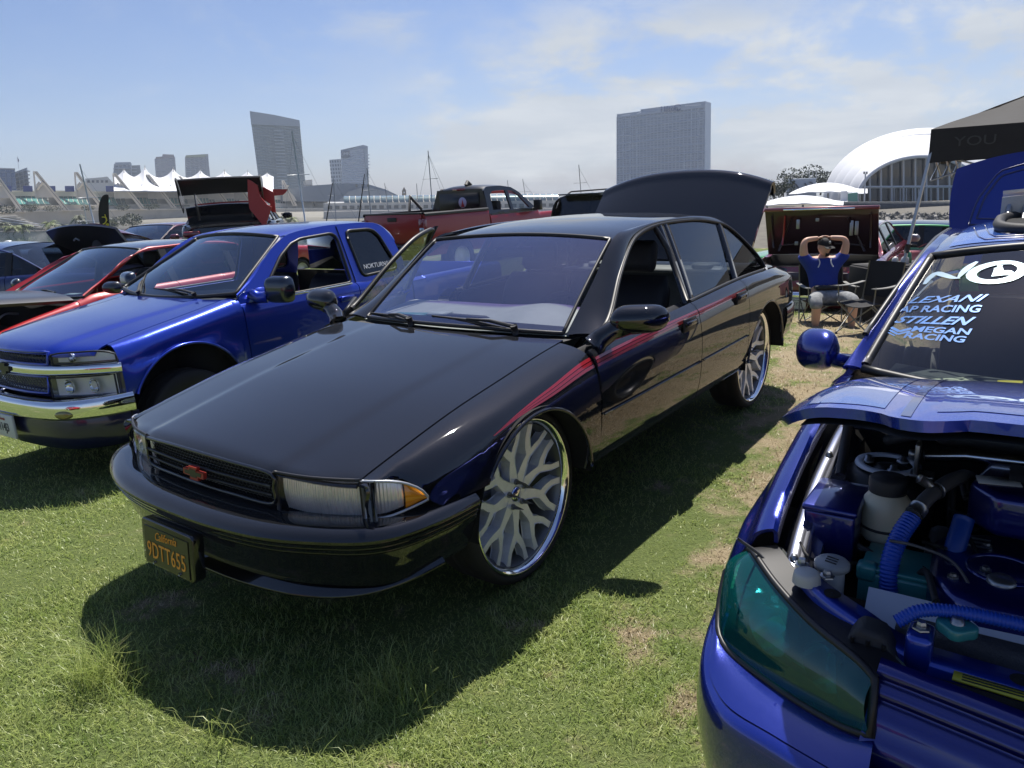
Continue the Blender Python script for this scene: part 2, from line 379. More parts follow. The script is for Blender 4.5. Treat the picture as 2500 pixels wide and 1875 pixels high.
def wiper(parent, piv, tip, up=(.35, 0, .94)):
    piv = np.array(piv); tip = np.array(tip); u = np.array(up); b = B(); mid = piv + (tip - piv) * .52
    b.tube([piv - u * .02, piv + u * .03], .018, 8); b.tube([piv + u * .022, piv + (tip - piv) * .25 + u * .035, mid + u * .022], [.011, .009, .006], 6)
    d = (tip - piv) / np.linalg.norm(tip - piv); a0 = mid - d * .25; a1 = mid + d * .25
    b.tube([a0 + u * .006, mid + u * .016, a1 + u * .006], [.004, .008, .004], 6); b.tube([a0, a1], .005, 4)
    return b.mk('wiper', MATTE, parent)

# ================================================================== the black sedan
CAR1 = (-0.6486, 3.4867, R(-126.861))
def black_sedan():
    root = empty('black_sedan', (CAR1[0], CAR1[1], 0), CAR1[2])
    tag(root, 'lowered glossy black four door sedan with huge chrome lipped wheels and raised trunk lid', 'car')
    Zc = CV((.97, .768), (.93, .781), (.88, .792), (.8, .808), (.6, .846), (.3, .90), (0, .942), (-.3, .980), (-.5, 1.0))
    Ze = CV((.86, .742), (.8, .757), (.6, .803), (.3, .866), (0, .914), (-.3, .960), (-.5, .984))
    xf = CV((0, .958), (.25, .953), (.43, .94), (.6, .908), (.755, .842)); xr = CV((0, -.425), (.4, -.445), (.755, -.50))
    ys = np.linspace(-.752, .752, 61); P = []
    for y in ys:
        a = abs(y); t = np.concatenate([[0, .004, .010, .020, .035], np.linspace(.055, 1, 26)]); x = xf(a) + (xr(a) - xf(a)) * t
        k = 1 - (a / .755) ** 2.0; z = Ze(x) + (Zc(x) - Ze(x)) * k
        z = z + .006 * (0.5 - 0.5 * np.tanh((a - (.435 + .05 * t)) / .016)) * (1 - t * .65)        # raised centre panel of the hood
        z = z - .018 * np.exp(-(xf(a) - x) / .016)
        P.append(np.stack([x, np.full_like(x, y), z], 1))
    V, F = gridVF(np.array(P)); mk('hood', V, F, BLACK, root, solid=.012, face=(0, 0, 1))
    # ---- sides
    dy = CV((.86, -.150), (.80, -.105), (.7, -.062), (.6, -.036), (.4, -.012), (.2, 0), (-1.5, .006), (-2.8, 0), (-3.3, -.014), (-3.6, -.045), (-3.78, -.10), (-3.9, -.17))
    def fctrl(x):
        e = float(Ze(x)); d = float(dy(x)); g = .760; k = np.clip((x + .5) / .3, 0, 1)
        pts = [(g, e - .001), (g + .06, e - .010), (.895 + d * .9, e - .038), (.938 + d, e - .088), (.962 + d, e - .165), (.972 + d, max(e - .26, .60)), (.965 + d, .54), (.950 + d, .47), (.925 + d, .405)]
        return [p for i, p in enumerate(pts) if i < 2 or p[0] > g + .04]
    ARF, ARR = (0.03, .395, .408), (-2.905, .40, .415)
    lamp = CV((.62, .61), (.655, .655), (.675, .70), (.71, .733), (.77, .748), (.86, .754))
    fb = archz(*ARF, lambda x: float(lamp(x)) if x > .62 else (.612 if x > .2 else .405))
    xs = xsamp(.842, -.458, 40, [(ARF[0], ARF[2])]); 
    for sd in (1, -1):
        V, F = gridVF(sidegrid(xs, fctrl, fb, 22)); sided('fender', V, F, BLACK, root, sd, solid=.012)
    zb = CV((-.4, .952), (-.9, .972), (-1.6, .992), (-2.6, 1.02), (-3.1, 1.01), (-3.5, .985), (-3.9, .945)); yb = CV((-.4, .908), (-1.6, .905), (-2.6, .895), (-3.2, .865), (-3.6, .80), (-3.9, .70))
    def dctrl(x):
        d = float(dy(x)); z = float(zb(x)); y = float(yb(x))
        return [(y, z), (y + .022, z - .012), (.948 + d, z - .055), (.966 + d, z - .13), (.974 + d, .77), (.972 + d, .64), (.962 + d, .535), (.948 + d, .47), (.925 + d, .412), (.88 + d, .395)]
    rb = archz(*ARR, lambda x: .405 if x > -3.0 else .50 if x < -3.3 else .46)
    hinge = np.array((-.47, -.925, 0)); ang = R(22)
    def opened(V):                          # front passenger door swung open
        V = np.array(V); q = V - hinge; c, s = math.cos(ang), math.sin(ang)
        return np.stack([q[:, 0] * c + q[:, 1] * s * -1, q[:, 0] * s + q[:, 1] * c, q[:, 2]], 1) * 1.0 + hinge
    def yside(z): return .872 - .46 * (z - 1.0) - .10 * (z - 1.0) ** 2
    SG = glass('side_glass', (.20, .22, .24), boost=.02); CG = glass('door_glass_clear', (.52, .56, .58))
    INT = mat('grey_leather', (.028, .028, .03), .5, var=.2); INTL = mat('rear_seat_leather', (.20, .21, .20), .45, var=.15)
    HND = B(); 
    def door(sd, x0, x1, front):
        xfm = opened if (front and sd < 0) else None
        xs = xsamp(x0, x1, 26, [(ARR[0], ARR[2])]); G = sidegrid(xs, dctrl, rb, 20); V, F = gridVF(G)
        d = sided('door', V, F, BLACK, root, sd, xf=xfm, solid=.03)
        G2 = G.copy(); G2[:, :, 1] -= .075; G2[:, :, 2] -= .004; V, F = gridVF(G2); sided('door_trim', V, [f[::-1] for f in F], INT, d, sd, xf=xfm)
        b = B()                               # recessed door handle
        hx = x1 + .17; hz = float(zb(hx)) - .085; hy = .978
        b.box((hx, hy - .004, hz), (.17, .012, .075)); sided('handle_recess', b.v[0], b.f, TRIM, d, sd, xf=xfm, bevel=.01)
        b = B(); b.box((hx, hy + .006, hz + .006), (.135, .016, .03)); sided('handle', b.v[0], b.f, BLACK, d, sd, xf=xfm, bevel=.007)
        b = B(); pth = [(x, .975 + float(dy(x)) + .004, .655) for x in np.linspace(x0 - .01, max(x1 + .01, -2.44), 14)]; V, F = tubeVF(pth, .005, 6); sided('side_moulding', V, F, BLACK, d, sd, xf=xfm)
        return d, xfm
    DLO = spl([(-.63, .99), (-.80, 1.062), (-1.05, 1.225), (-1.30, 1.356), (-1.46, 1.407), (-1.66, 1.434), (-1.9, 1.442), (-2.3, 1.432), (-2.58, 1.400), (-2.78, 1.352), (-2.98, 1.215), (-3.10, 1.09), (-3.12, 1.035)], 60)
    top = CV(*[(float(x), float(z)) for x, z in DLO[::-1]])
    def pane(name, xa, xb, par, sd, xfm, m, lean=(0, 0), inset=.008, n=16):
        P = []
        for t in np.linspace(0, 1, n):
            xl = xa[0] + (xb[0] - xa[0]) * t; xu = xa[1] + (xb[1] - xa[1]) * t; z0 = float(zb(xl)) + .006; z1 = float(top(xu)) - .012
            P.append([(xl + (xu - xl) * q, yside(z0 + (z1 - z0) * q) - inset, z0 + (z1 - z0) * q) for q in np.linspace(0, 1, 10)])
        V, F = gridVF(np.array(P)); return sided(name, V, F, m, par, sd, xf=xfm)
    def strip(name, xl, xu, wd, par, sd, xfm, proud=.006, m=BLACK):
        z0 = float(zb(xl)) - .004; z1 = float(top(xu)) + .004; P = []
        for q in np.linspace(0, 1, 12):
            z = z0 + (z1 - z0) * q; x = xl + (xu - xl) * q; y = yside(z)
            P.append([(x + wd / 2, y - .012, z), (x + wd / 2 - .004, y + proud, z), (x - wd / 2 + .004, y + proud, z), (x - wd / 2, y - .012, z)])
        V, F = gridVF(np.array(P)); return sided(name, V, F, m, par, sd, xf=xfm)
    for sd in (1, -1):
        d, xfm = door(sd, -.464, -1.640, True)
        pw = [(x, yside(float(top(x))) - .006, float(top(x)) - .008) for x in np.linspace(-.70, -1.70, 30)]
        V, F = tubeVF(pw + [(-1.715, yside(1.3), 1.3), (-1.66, yside(1.0) , 1.0)], .017, 8); sided('window_frame', V, F, TRIM, d, sd, xf=xfm)
        strip('pillar_trim', -1.66, -1.775, .062, d, sd, xfm)
        if sd < 0: pane('window_glass', (-.66, -.70), (-1.64, -1.74), d, sd, xfm, CG)
        d2, _ = door(sd, -1.648, -2.47, False)
        strip('pillar_trim', -1.73, -1.85, .062, d2, sd, None)
        g = pane('window_glass', (-1.78, -1.90), (-2.42, -2.60), d2, sd, None, SG); strip('pillar_trim', -2.50, -2.66, .055, d2, sd, None)
        pane('quarter_glass', (-2.55, -2.70), (-3.02, -3.06), root, sd, None, SG)
        # roof rail with the windscreen and rear pillars
        O = spl([(-.60, .705, .985), (-.9, .685, 1.20), (-1.19, .650, 1.400), (-1.45, .630, 1.436), (-1.9, .617, 1.452), (-2.4, .607, 1.448), (-2.72, .605, 1.412), (-3.05, .625, 1.26), (-3.36, .665, 1.075), (-3.55, .69, 1.0)], 70)
        I = rs(np.array([(x, yside(z), z) for x, z in DLO] + [(-3.12, .86, 1.01), (-3.3, .835, .99), (-3.5, .80, .985)]), 70)
        G = between(O, I, 9, .016, (0, .8, .6)); V, F = gridVF(G); sided('roof_rail', V, F, BLACK, root, sd, solid=.014)
        V, F = tubeVF(np.array([(x, yside(z) + .004, z - .004) for x, z in DLO]), .009, 6); sided('window_moulding', V, F, TRIM, root, sd)
        V, F = tubeVF([(x, float(yb(x)) - .012, float(zb(x)) + .006) for x in np.linspace(-1.66, -3.1, 20)], .011, 6); sided('belt_moulding', V, F, TRIM, root, sd)
        # quarter panel
        xs = xsamp(-2.476, -3.9, 34, [(ARR[0], ARR[2])]); V, F = gridVF(sidegrid(xs, dctrl, rb, 22)); sided('quarter_panel', V, F, BLACK, root, sd, solid=.012)
        # deck beside the trunk opening
        P = [[(x, float(yb(x)) * (1 - t) + t * .60, float(zb(x)) + .012 * math.sin(math.pi * t) - .0 * t) for t in np.linspace(0, 1, 6)] for x in np.linspace(-3.3, -3.9, 14)]
        V, F = gridVF(np.array(P)); sided('rear_deck', V, [f[::-1] for f in F], BLACK, root, sd, solid=.01)
        # arch lips, wheel tubs
        for (cx, cz, r), lo in ((ARF, .43), (ARR, .45)):
            a = np.linspace(math.asin((lo - cz) / r), math.pi - math.asin((lo - cz) / r), 40)
            if cx > -1: a = a[a > .55]
            V, F = tubeVF([(cx + r * math.cos(q), .966 + float(dy(cx + r * math.cos(q))) - .012 * max(0, .55 - (cz + r * math.sin(q))) * 3, cz + r * math.sin(q)) for q in a], .009, 6); sided('arch_lip', V, F, BLACK, root, sd)
            b = B(); q = np.linspace(0, math.pi, 24); b.grid([[(cx + (r + .015) * math.cos(k), y, cz + (r + .015) * math.sin(k)) for y in (.955, .60)] for k in q]); b.grid([[(cx + k * math.cos(j), .60, cz + k * math.sin(j)) for k in (0.01, r + .02)] for j in q]); V = np.concatenate(b.v); sided('wheel_tub', V, b.f, DARK, root, sd)
        # mirror: pod on a swept stalk
        xm = opened if sd < 0 else None
        P = []; n = 14
        for i, t in enumerate(np.linspace(0, 1, n)):
            k = max(.05, 1 - (2 * t - 1) ** 4) ** .5; yy = .93 + .245 * t; xx = -.66 - .10 * t; zz = 1.062 + .012 * t
            a = np.linspace(0, 2 * np.pi, 20, endpoint=False); w = .088 * k; h = .076 * k * (1 - .15 * t)
            P.append(np.stack([xx + w * np.cos(a) * np.where(np.cos(a) > 0, 1.1, .35), np.full(20, yy), zz + h * np.sign(np.sin(a)) * abs(np.sin(a)) ** .85], 1))
        V, F = gridVF(np.array(P), False, True); F += [tuple(range(20)), tuple(range((n - 1) * 20, n * 20))[::-1]]
        mo = sided('mirror', V, F, BLACK, root, sd, xf=xm)
        b = B(); b.tube([(-.56, .885, .955), (-.58, .905, .985), (-.62, .95, 1.02), (-.66, 1.02, 1.04)], [.055, .05, .045, .04], 10); sided('mirror_stalk', np.concatenate(b.v), b.f, BLACK, mo, sd, xf=xm)
        b = B(); b.prism([(-.52, .965), (-.80, 1.07), (-.84, .985)], .862, .884); sided('mirror_sail', np.concatenate(b.v), b.f, TRIM, mo, sd, xf=xm)
    SR = mat('reflection_red', (.30, .010, .016), .3, 0, 1.0, .02)
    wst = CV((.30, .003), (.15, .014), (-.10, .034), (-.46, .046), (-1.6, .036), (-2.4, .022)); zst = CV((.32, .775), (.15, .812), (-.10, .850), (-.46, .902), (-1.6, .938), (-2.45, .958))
    for sd in (1, -1):                       # red reflection painted along the sides in three strands, tapering into the fender
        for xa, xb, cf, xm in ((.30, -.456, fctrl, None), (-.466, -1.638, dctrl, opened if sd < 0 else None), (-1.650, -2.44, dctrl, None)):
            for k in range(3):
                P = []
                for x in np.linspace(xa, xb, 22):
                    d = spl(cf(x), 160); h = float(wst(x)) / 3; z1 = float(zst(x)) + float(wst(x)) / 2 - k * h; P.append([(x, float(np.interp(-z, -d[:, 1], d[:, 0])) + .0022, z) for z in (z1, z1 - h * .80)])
                V, F = gridVF(np.array(P)); sided('side_reflection', V, F, SR, root, sd, xf=xm, face=(0, 1, .2))
    # ---- roof, glass
    zr = CV((-1.20, 1.408), (-1.26, 1.424), (-1.5, 1.457), (-1.9, 1.482), (-2.3, 1.484), (-2.6, 1.462), (-2.80, 1.425)); wr = CV((-1.2, .640), (-1.5, .628), (-1.9, .615), (-2.4, .605), (-2.8, .607))
    P = [];
    for i, u in enumerate(np.linspace(0, 1, 30)):
        r_ = []
        for s in np.linspace(-1, 1, 31):
            x = (-1.262 + .06 * s * s) * (1 - u) + (-2.78 + .05 * s * s) * u; r_.append((x, s * float(wr(x)), float(zr(x)) - .020 * s * s - .014 * s ** 6))
        P.append(r_)
    V, F = gridVF(np.array(P)); mk('roof', V, F, BLACK, root, solid=.02, face=(0, 0, 1))
    def ws(s, t, bul=.045):
        b0 = np.array((-.462 - .135 * s * s, .700 * s, 1.006 - .022 * s * s)); h0 = np.array((-1.262 + .06 * s * s, .640 * s, 1.424 - .024 * s * s))
        return b0 * (1 - t) + h0 * t + np.array((.5, 0, .86)) * bul * (1 - s * s * .75) * 4 * t * (1 - t) * .7
    G = np.array([[ws(s, t) for s in np.linspace(-.985, .985, 31)] for t in np.linspace(.01, .985, 24)]); V, F = gridVF(G)
    WG = glass('windscreen_glass', (.62, .64, .70), (.82, .82, 1.0), boost=.21, band=(2, 1.335, 1.375, (.22, .13, .38)))
    wso = mk('windshield', V, F, WG, root)
    edge = np.concatenate([[ws(s, .012) for s in np.linspace(-.98, .98, 30)], [ws(.985, t) for t in np.linspace(.02, .98, 24)], [ws(s, .985) for s in np.linspace(.98, -.98, 30)], [ws(-.985, t) for t in np.linspace(.98, .02, 24)]])
    V, F = tubeVF(edge + np.array((0, 0, .002)), .011, 6); mk('gasket', V, F, TRIM, wso)
    G = np.array([[ws(s, t) + np.array((-.004, 0, -.006)) for s in np.linspace(-.98, .98, 31)] for t in np.linspace(.01, .085, 5)]); V, F = gridVF(G); mk('shade_band', V, F, mat('glass_frit', (.012, .012, .016), .4), wso)
    def rw(s, t): 
        a = np.array((-2.78 + .05 * s * s, .60 * s, 1.432 - .028 * s * s)); c = np.array((-3.42 + .06 * s * s, .66 * s, 1.065 - .02 * s * s)); return a * (1 - t) + c * t + np.array((-.4, 0, .6)) * .05 * (1 - s * s) * 4 * t * (1 - t)
    V, F = gridVF(np.array([[rw(s, t) for s in np.linspace(-1, 1, 17)] for t in np.linspace(0, 1, 12)])); mk('rear_window', V, F, CG, root)
    # cowl
    P = [[(xr(abs(y)) + .006 - .05 * t - 0.05 * t * abs(y) ** 2, y, (Ze(xr(abs(y))) + (Zc(xr(abs(y))) - Ze(xr(abs(y)))) * (1 - (abs(y) / .755) ** 2)) - .012 - .004 * t) for y in np.linspace(-.74, .74, 31)] for t in np.linspace(0, 3, 5)]
    V, F = gridVF(np.array(P)); mk('cowl', V, [f[::-1] for f in F], MATTE, root)
    wiper(root, ws(.66, .02) + np.array((.02, 0, .0)), ws(-.18, .075)); wiper(root, ws(-.30, .02) + np.array((.02, 0, 0)), ws(-.93, .05))
    # ---- front end
    HP = [(.960, 0), (.955, .22), (.942, .43), (.908, .60), (.838, .758), (.785, .83), (.71, .885), (.655, .910)]
    BP = [(1.120, 0), (1.112, .25), (1.075, .50), (1.0, .70), (.905, .86), (.78, .938), (.6, .972), (.455, .980)]
    prof = [(.20, .600), (.15, .610), (.10, .616), (.05, .614), (.022, .605), (.008, .592), (.002, .580)]
    for zz in (.570, .548, .526): q_ = (.574 - zz) * .45; prof += [(.001 + q_, zz + .002), (.006 + q_, zz), (.006 + q_, zz - .004), (.003 + q_, zz - .006)]
    prof += [(.030, .505), (.040, .480), (.052, .450), (.062, .415), (.085, .385), (.095, .365)]
    G, p, nn = bumpgrid(BP, prof, 90); V, F = gridVF(G); bo = mk('front_bumper', V, [f[::-1] for f in F], BLACK, root); m_ = bo.modifiers.new('e', 'EDGE_SPLIT'); m_.split_angle = R(30)
    vp = [(.036, .374), (.05, .362), (.056, .350), (.052, .342), (.012, .316), (.010, .306), (.03, .297), (.10, .295), (.35, .33)]
    BV = [(1.045, 0), (1.035, .25), (.99, .50), (.91, .68), (.82, .81), (.71, .885), (.60, .92)]
    G, p, nn = bumpgrid(BV, vp, 80)
    for i in range(80):                      # rises towards the wheels
        a = abs(G[i, 0, 1]); G[i, :, 2] += .085 * max(0, (a - .60) / .33) ** 2
    V, F = gridVF(G); mk('front_valance', V, [f[::-1] for f in F], BLACK, root)
    G, p, nn = bumpgrid([(x, y) for x, y in HP], [(.10, .725), (.10, .60), (.05, .595), (.04, .605)], 60); V, F = gridVF(G); mk('nose_backing', V, [f[::-1] for f in F], DARK, root)
    # grille
    go = empty('grille', parent=root); GP = [(.965, 0), (.960, .2), (.945, .425)]
    def gcurve(y, z, d=0): x = .965 - .10 * abs(y) ** 1.9; return np.array((x - d, y, z))
    V, F = tubeVF(spl([gcurve(-.425, .752), gcurve(-.2, .764), gcurve(0, .767), gcurve(.2, .764), gcurve(.425, .752), gcurve(.43, .70), gcurve(.415, .636), gcurve(.2, .632), gcurve(0, .632), gcurve(-.2, .632), gcurve(-.415, .636), gcurve(-.43, .70), gcurve(-.425, .752)], 90), .008, 8); mk('grille_frame', V, F, BLACK, go)
    for z, r_ in ((.706, .007), (.672, .005)):
        V, F = tubeVF([gcurve(y, z, -.004) for y in np.linspace(-.425, .425, 25)], r_, 8); mk('grille_bar', V, F, TRIM, go)
    b = B(); cw, chh = .021, .0125
    for r_ in range(10):
        for c_ in range(-20, 21):
            y0 = (c_ + .5 * (r_ % 2)) * cw; z0 = .640 + r_ * chh * .98
            if abs(y0) > .41: continue
            hx = [(y0 + cw * .58 * math.cos(a), z0 + chh * .66 * math.sin(a)) for a in (R(90), R(150), R(210), R(270))]
            for (ya, za), (yb_, zb_) in zip(hx[:-1], hx[1:]): b.tube([gcurve(ya, za, .02), gcurve(yb_, zb_, .02)], .0016, 3, caps=False)
    b.mk('grille_mesh', mat('grille_wire', (.02, .02, .022), .3, coat=.5), go, kind='stuff')
    V, F = gridVF(np.array([[gcurve(y, z, .05) for z in (.77, .63)] for y in np.linspace(-.43, .43, 20)])); mk('grille_backing', V, [f[::-1] for f in F], DARK, go)
    bt = [(-.072, -.014), (-.072 + .006, .012), (-.030, .012), (-.024, .027), (.030, .027), (.024, .012), (.072, .012), (.072 - .006, -.014), (.030, -.014), (.024, -.029), (-.030, -.029), (-.024, -.014)]
    EM = mat('emblem_red', (.36, .035, .025), .35); b = B(); V, F = prismVF([(y, .692 + z) for y, z in bt], .985, 1.0, 'x'); mk('emblem', V, F, EM, go, smooth=False)
    V, F = prismVF([(y * .80, .692 + (z + .001) * .58) for y, z in bt], 1.0, 1.002, 'x'); mk('emblem_centre', V, F, mat('emblem_dark', (.035, .04, .02), .4), go, smooth=False)
    # headlights
    HL = glass('headlight_lens', (.93, .93, .93), ribs=(44, 'Y', .8)); AM = mat('amber_lens', (.75, .27, .01), .15, coat=.6); 
    pp_, nn_ = planpath(HP, 300)
    if nn_[0][0] < 0: nn_ = -nn_
    def onnose(y, d): i = int(np.argmin(abs(pp_[:, 1] - y))); return pp_[i] - nn_[i] * d
    for sd in (1, -1):
        h = empty('headlight', parent=root)
        ytop = CV((.43, .757), (.6, .755), (.765, .752)); ybot = CV((.43, .612), (.6, .602), (.765, .596))
        def hg(ya, yb_, d, zt, zl, n=24, m=8):
            return np.array([[(*onnose(y, d + dd), zt(y) * (1 - t) + zl(y) * t) for t, dd in [(q, .012 * (2 * q - 1) ** 2 + (.0 if q < .5 else .0)) for q in np.linspace(0, 1, m)]] for y in np.linspace(ya, yb_, n)])
        V, F = gridVF(hg(.442, .758, .0, ytop, ybot)); sided('lens', V, [f[::-1] for f in F], HL, h, sd)
        G = hg(.445, .755, .03, ytop, ybot, 150, 8); G[:, :, 0] += (.0045 * np.abs(np.sin(np.arange(150) * math.pi / 5)))[:, None]; V, F = gridVF(G); sided('reflector', V, [f[::-1] for f in F], mat('ribbed_reflector', (.78, .77, .76), .28, .40, .6, var=.25, vscale=9), h, sd)
        for yc in ():
            c = onnose(yc, .045); V, F = latheVF([(.048, .04), (.044, .01), (.03, -.012), (.012, -.02), (.001, -.022)], (0, 0, 0), 'x', 20); V = V + np.array((c[0] - .012, c[1], .684)); sided('bowl', V, F, SILVER, h, sd)
        b = B(); b.add(*tubeVF([(*onnose(y, .004), float(ytop(y)) + .003) for y in np.linspace(.435, .765, 16)], .006, 6)); b.add(*tubeVF([(*onnose(y, .004), float(ybot(y)) - .004) for y in np.linspace(.435, .765, 16)], .007, 6))
        b.add(*tubeVF([(*onnose(.436, .004), z) for z in np.linspace(.615, .76, 6)], .008, 6)); b.add(*tubeVF([(*onnose(.766, .004), z) for z in np.linspace(.60, .752, 6)], .006, 6)); sided('bezel', np.concatenate(b.v), b.f, TRIM, h, sd)
        k = empty('marker_lamp', parent=root)
        mt = CV((.77, .750), (.83, .744), (.87, .728), (.895, .700), (.910, .655)); ml = CV((.77, .612), (.83, .618), (.88, .636), (.910, .652))
        V, F = gridVF(hg(.772, .872, .0, mt, ml, 14, 8)); sided('clear_lens', V, [f[::-1] for f in F], glass('marker_lens', (.95, .95, .95), ribs=(70, 'Y', .9)), k, sd)
        V, F = gridVF(hg(.774, .872, .022, mt, ml, 40, 6) + np.array([(.004 * abs(math.sin(i * math.pi / 4)), 0, 0) for i in range(40)])[:, None, :]); sided('reflector', V, [f[::-1] for f in F], mat('ribbed_reflector'), k, sd)
        V, F = gridVF(hg(.872, .908, .0, mt, ml, 10, 6)); sided('amber_lens', V, [f[::-1] for f in F], AM, k, sd)
        rim = [(*onnose(y, .002), float(mt(y)) + .003) for y in np.linspace(.77, .909, 20)] + [(*onnose(y, .002), float(ml(y)) - .003) for y in np.linspace(.909, .77, 20)]
        V, F = tubeVF(rim + rim[:1], .005, 6); sided('lamp_rim', V, F, mat('lamp_rim_grey', (.45, .47, .5), .3, .6), k, sd)
    # plate
    M0 = frame((1.150, 0, .430), (0, 1, 0), (-.10, 0, .995), (.995, 0, .10))
    def pl(V): V = np.asarray(V, float); return np.array([M0 @ Vector(v) for v in V])
    pb = B(); pb.prism([(-.180, -.072), (-.165, -.088), (.165, -.088), (.180, -.072), (.180, .085), (.168, .098), (-.168, .098), (-.180, .085)], -.045, .002, 'z'); po = pb.mk('license_plate', BLACK, root, xf=pl, bevel=.005)
    b = B(); b.prism([(-.1525, -.076), (.1525, -.076), (.1525, .072), (-.1525, .072)], .003, .006, 'z'); b.mk('plate_blank', mat('plate_black', (.006, .006, .007), .35, coat=.3), po, xf=pl, smooth=False)
    OR = mat('plate_orange', (.90, .38, .05), .45)
    textmesh('plate_number', '9DTT655', .092, OR, po, M0 @ Matrix.Translation((0, -.022, .0075)), .0008, sx=.72, spacing=1.05)
    textmesh('plate_state', 'California', .046, OR, po, M0 @ Matrix.Translation((0, .047, .0075)) @ Matrix.Rotation(R(4), 4, 'Z'), .0008, shear=.35, sx=.85)
    [B().tube([tuple(M0 @ Vector((s * .09, -.068, .004))), tuple(M0 @ Vector((s * .09, -.068, .012)))], .006, 8).mk('plate_bolt', STEEL, po) for s in (-1, 1)]
    # ---- trunk lid, open
    P = []
    for s in np.linspace(-1, 1, 41):
        zt = 1.705 - .125 * abs(s) ** 2.4; xt = -3.60 + .04 * s * s; yb_ = .735; yt = .74; r_ = []
        for t in np.linspace(0, 1, 16): r_.append((-3.10 + (xt + 3.10) * t ** .9 + .03 * math.sin(math.pi * t), s * (yb_ + (yt - yb_) * t), 1.08 + (zt - 1.08) * t))
        for dx, dz in ((-.010, .022), (-.028, .040), (-.055, .052), (-.085, .052), (-.11, .040), (-.125, .0), (-.13, -.06)): r_.append((xt + dx, s * yt, zt + dz))
        P.append(r_)
    V, F = gridVF(np.array(P)); tl = mk('trunk_lid', V, F, BLACK, root, solid=.03, face=(1, 0, .3))
    [B().tube([(-3.05, s * .55, .95), (-3.12, s * .55, 1.1), (-3.2, s * .55, 1.2)], .015, 6).mk('hinge_arm', TRIM, tl) for s in (-1, 1)]
    b = B(); b.grid([[(x, y, z) for y in np.linspace(-.62, .62, 4)] for x, z in ((-3.2, .98), (-3.2, .62), (-3.9, .6), (-3.9, .9))]); b.mk('trunk_well', MATTE, root)
    # rear bumper
    BR = [(-4.08, 0), (-4.05, .4), (-3.95, .7), (-3.80, .86), (-3.6, .95), (-3.33, .975)]
    G, p, nn = bumpgrid([(-x, y) for x, y in BR], [(.12, .72), (.02, .715), (.0, .69), (0, .60), (.02, .50), (.05, .45), (.3, .44)], 60); G[:, :, 0] *= -1; V, F = gridVF(G); mk('rear_bumper', V, F, BLACK, root)
    G, p, nn = bumpgrid([(4.0, 0), (3.97, .4), (3.88, .68), (3.74, .83), (3.62, .87)], [(.0, .95), (0, .72)], 40); G[:, :, 0] *= -1; V, F = gridVF(G); mk('tail_panel', V, F, BLACK, root)
    for sd in (1, -1):
        P = [[(-x + .0, y + .006, z) for z in (.90, .80, .74)] for x, y in ((3.60, .885), (3.70, .862), (3.80, .79), (3.9, .66))]; V, F = gridVF(np.array(P)); sided('tail_lamp', V, F, mat('tail_red', (.20, .012, .012), .15, coat=1), root, sd, solid=.01)
        b = B(); a = np.linspace(0, 2 * np.pi, 24); b.tube([(-3.27 + .05 * math.cos(q), .772, 1.035 + .02 * math.sin(q)) for q in a], .004, 5); b.tube([(-3.32, .775, 1.03), (-3.27, .782, 1.045), (-3.22, .775, 1.035)], .008, 6); sided('side_badge', np.concatenate(b.v), b.f, CHROME, root, sd)
    # ---- inside
    b = B(); b.box((-1.47, 0, .40), (1.9, 1.7, .06)); b.box((-1.5, 0, .40), (3.0, 1.0, .06)); b.box((-.47, 0, .66), (.1, 1.55, .5)); b.mk('floor_pan', DARK, root)
    DS = mat('dash_grey_green', (.56, .60, .54), .55, var=.1, bump=.15, bscale=220)
    P = [[(-.50 - .10 * s * s * 1 - .62 * t * (1 - .12 * s * s), .72 * s, .990 - .01 * s * s + .048 * min(1, t * 1.4) + .045 * math.exp(-((s - .52) / .26) ** 2) * math.sin(math.pi * min(1, t * 1.0)) - (.25 * max(0, t - .86) * 5 * (t - .86) * 7)) for s in np.linspace(-1, 1, 41)] for t in np.linspace(0, 1.1, 22)]
    V, F = gridVF(np.array(P)); dso = mk('dashboard', V, [f[::-1] for f in F], DS, root)
    b = B(); b.box((-.72, .02, 1.018), (.05, .34, .006)); b.mk('speaker_grille', MATTE, dso)
    b = B(); b.box((-.66, -.38, 1.016), (.10, .24, .003), rz=.25); b.box((-.72, -.22, 1.022), (.10, .13, .003), rz=.3, mi=1); b.mk('parking_card', [mat('card_teal', (.08, .30, .32), .5), mat('card_white', (.6, .68, .62), .5)], dso)
    steering(root, (-1.05, .37, .93), R(28), MATTE); seat(root, -1.55, .38, INT, .48, name='front_seat'); seat(root, -1.55, -.38, INT, .48, name='front_seat')
    b = seat(root, -2.55, 0, INTL, .50, w=1.36, hr=False, h=.55, lean=.2, name='rear_seat')
    b = B(); b.box((-3.1, 0, 1.02), (.62, 1.4, .02)); [b.lathe([(.0, .0), (.10, .0), (.11, .012), (.10, .03), (.06, .022), (.0, .02)], (-3.0, s * .45, 1.035), 'z', 24) for s in (-1, 1)]; b.mk('parcel_shelf', INTL, root)
    b = B(); P = [[(x, s * .60, float(zr(x)) - .03 - .03 * s * s) for s in np.linspace(-1, 1, 9)] for x in np.linspace(-1.3, -2.75, 10)]; b.grid(P); b.mk('headliner', mat('headliner_grey', (.10, .10, .105), .8), root)
    b = B(); b.tube(spl([(-1.27, .02, 1.40), (-1.20, .0, 1.36), (-1.19, -.0, 1.335)], 6), .012, 6); b.box((-1.19, 0, 1.325), (.03, .24, .06)); b.mk('rear_view_mirror', TRIM, root, bevel=.012)
    # ---- wheels
    def y_outline():
        left = [(.03, -.031), (.09, -.0245), (.145, -.018), (.175, -.020), (.205, -.038), (.245, -.062), (.318, -.084)]; li = [(.318, -.060), (.254, -.038), (.224, -.014), (.214, 0)]
        return left + li + [(r, -y) for r, y in li[::-1][1:]] + [(r, -y) for r, y in left[::-1]]
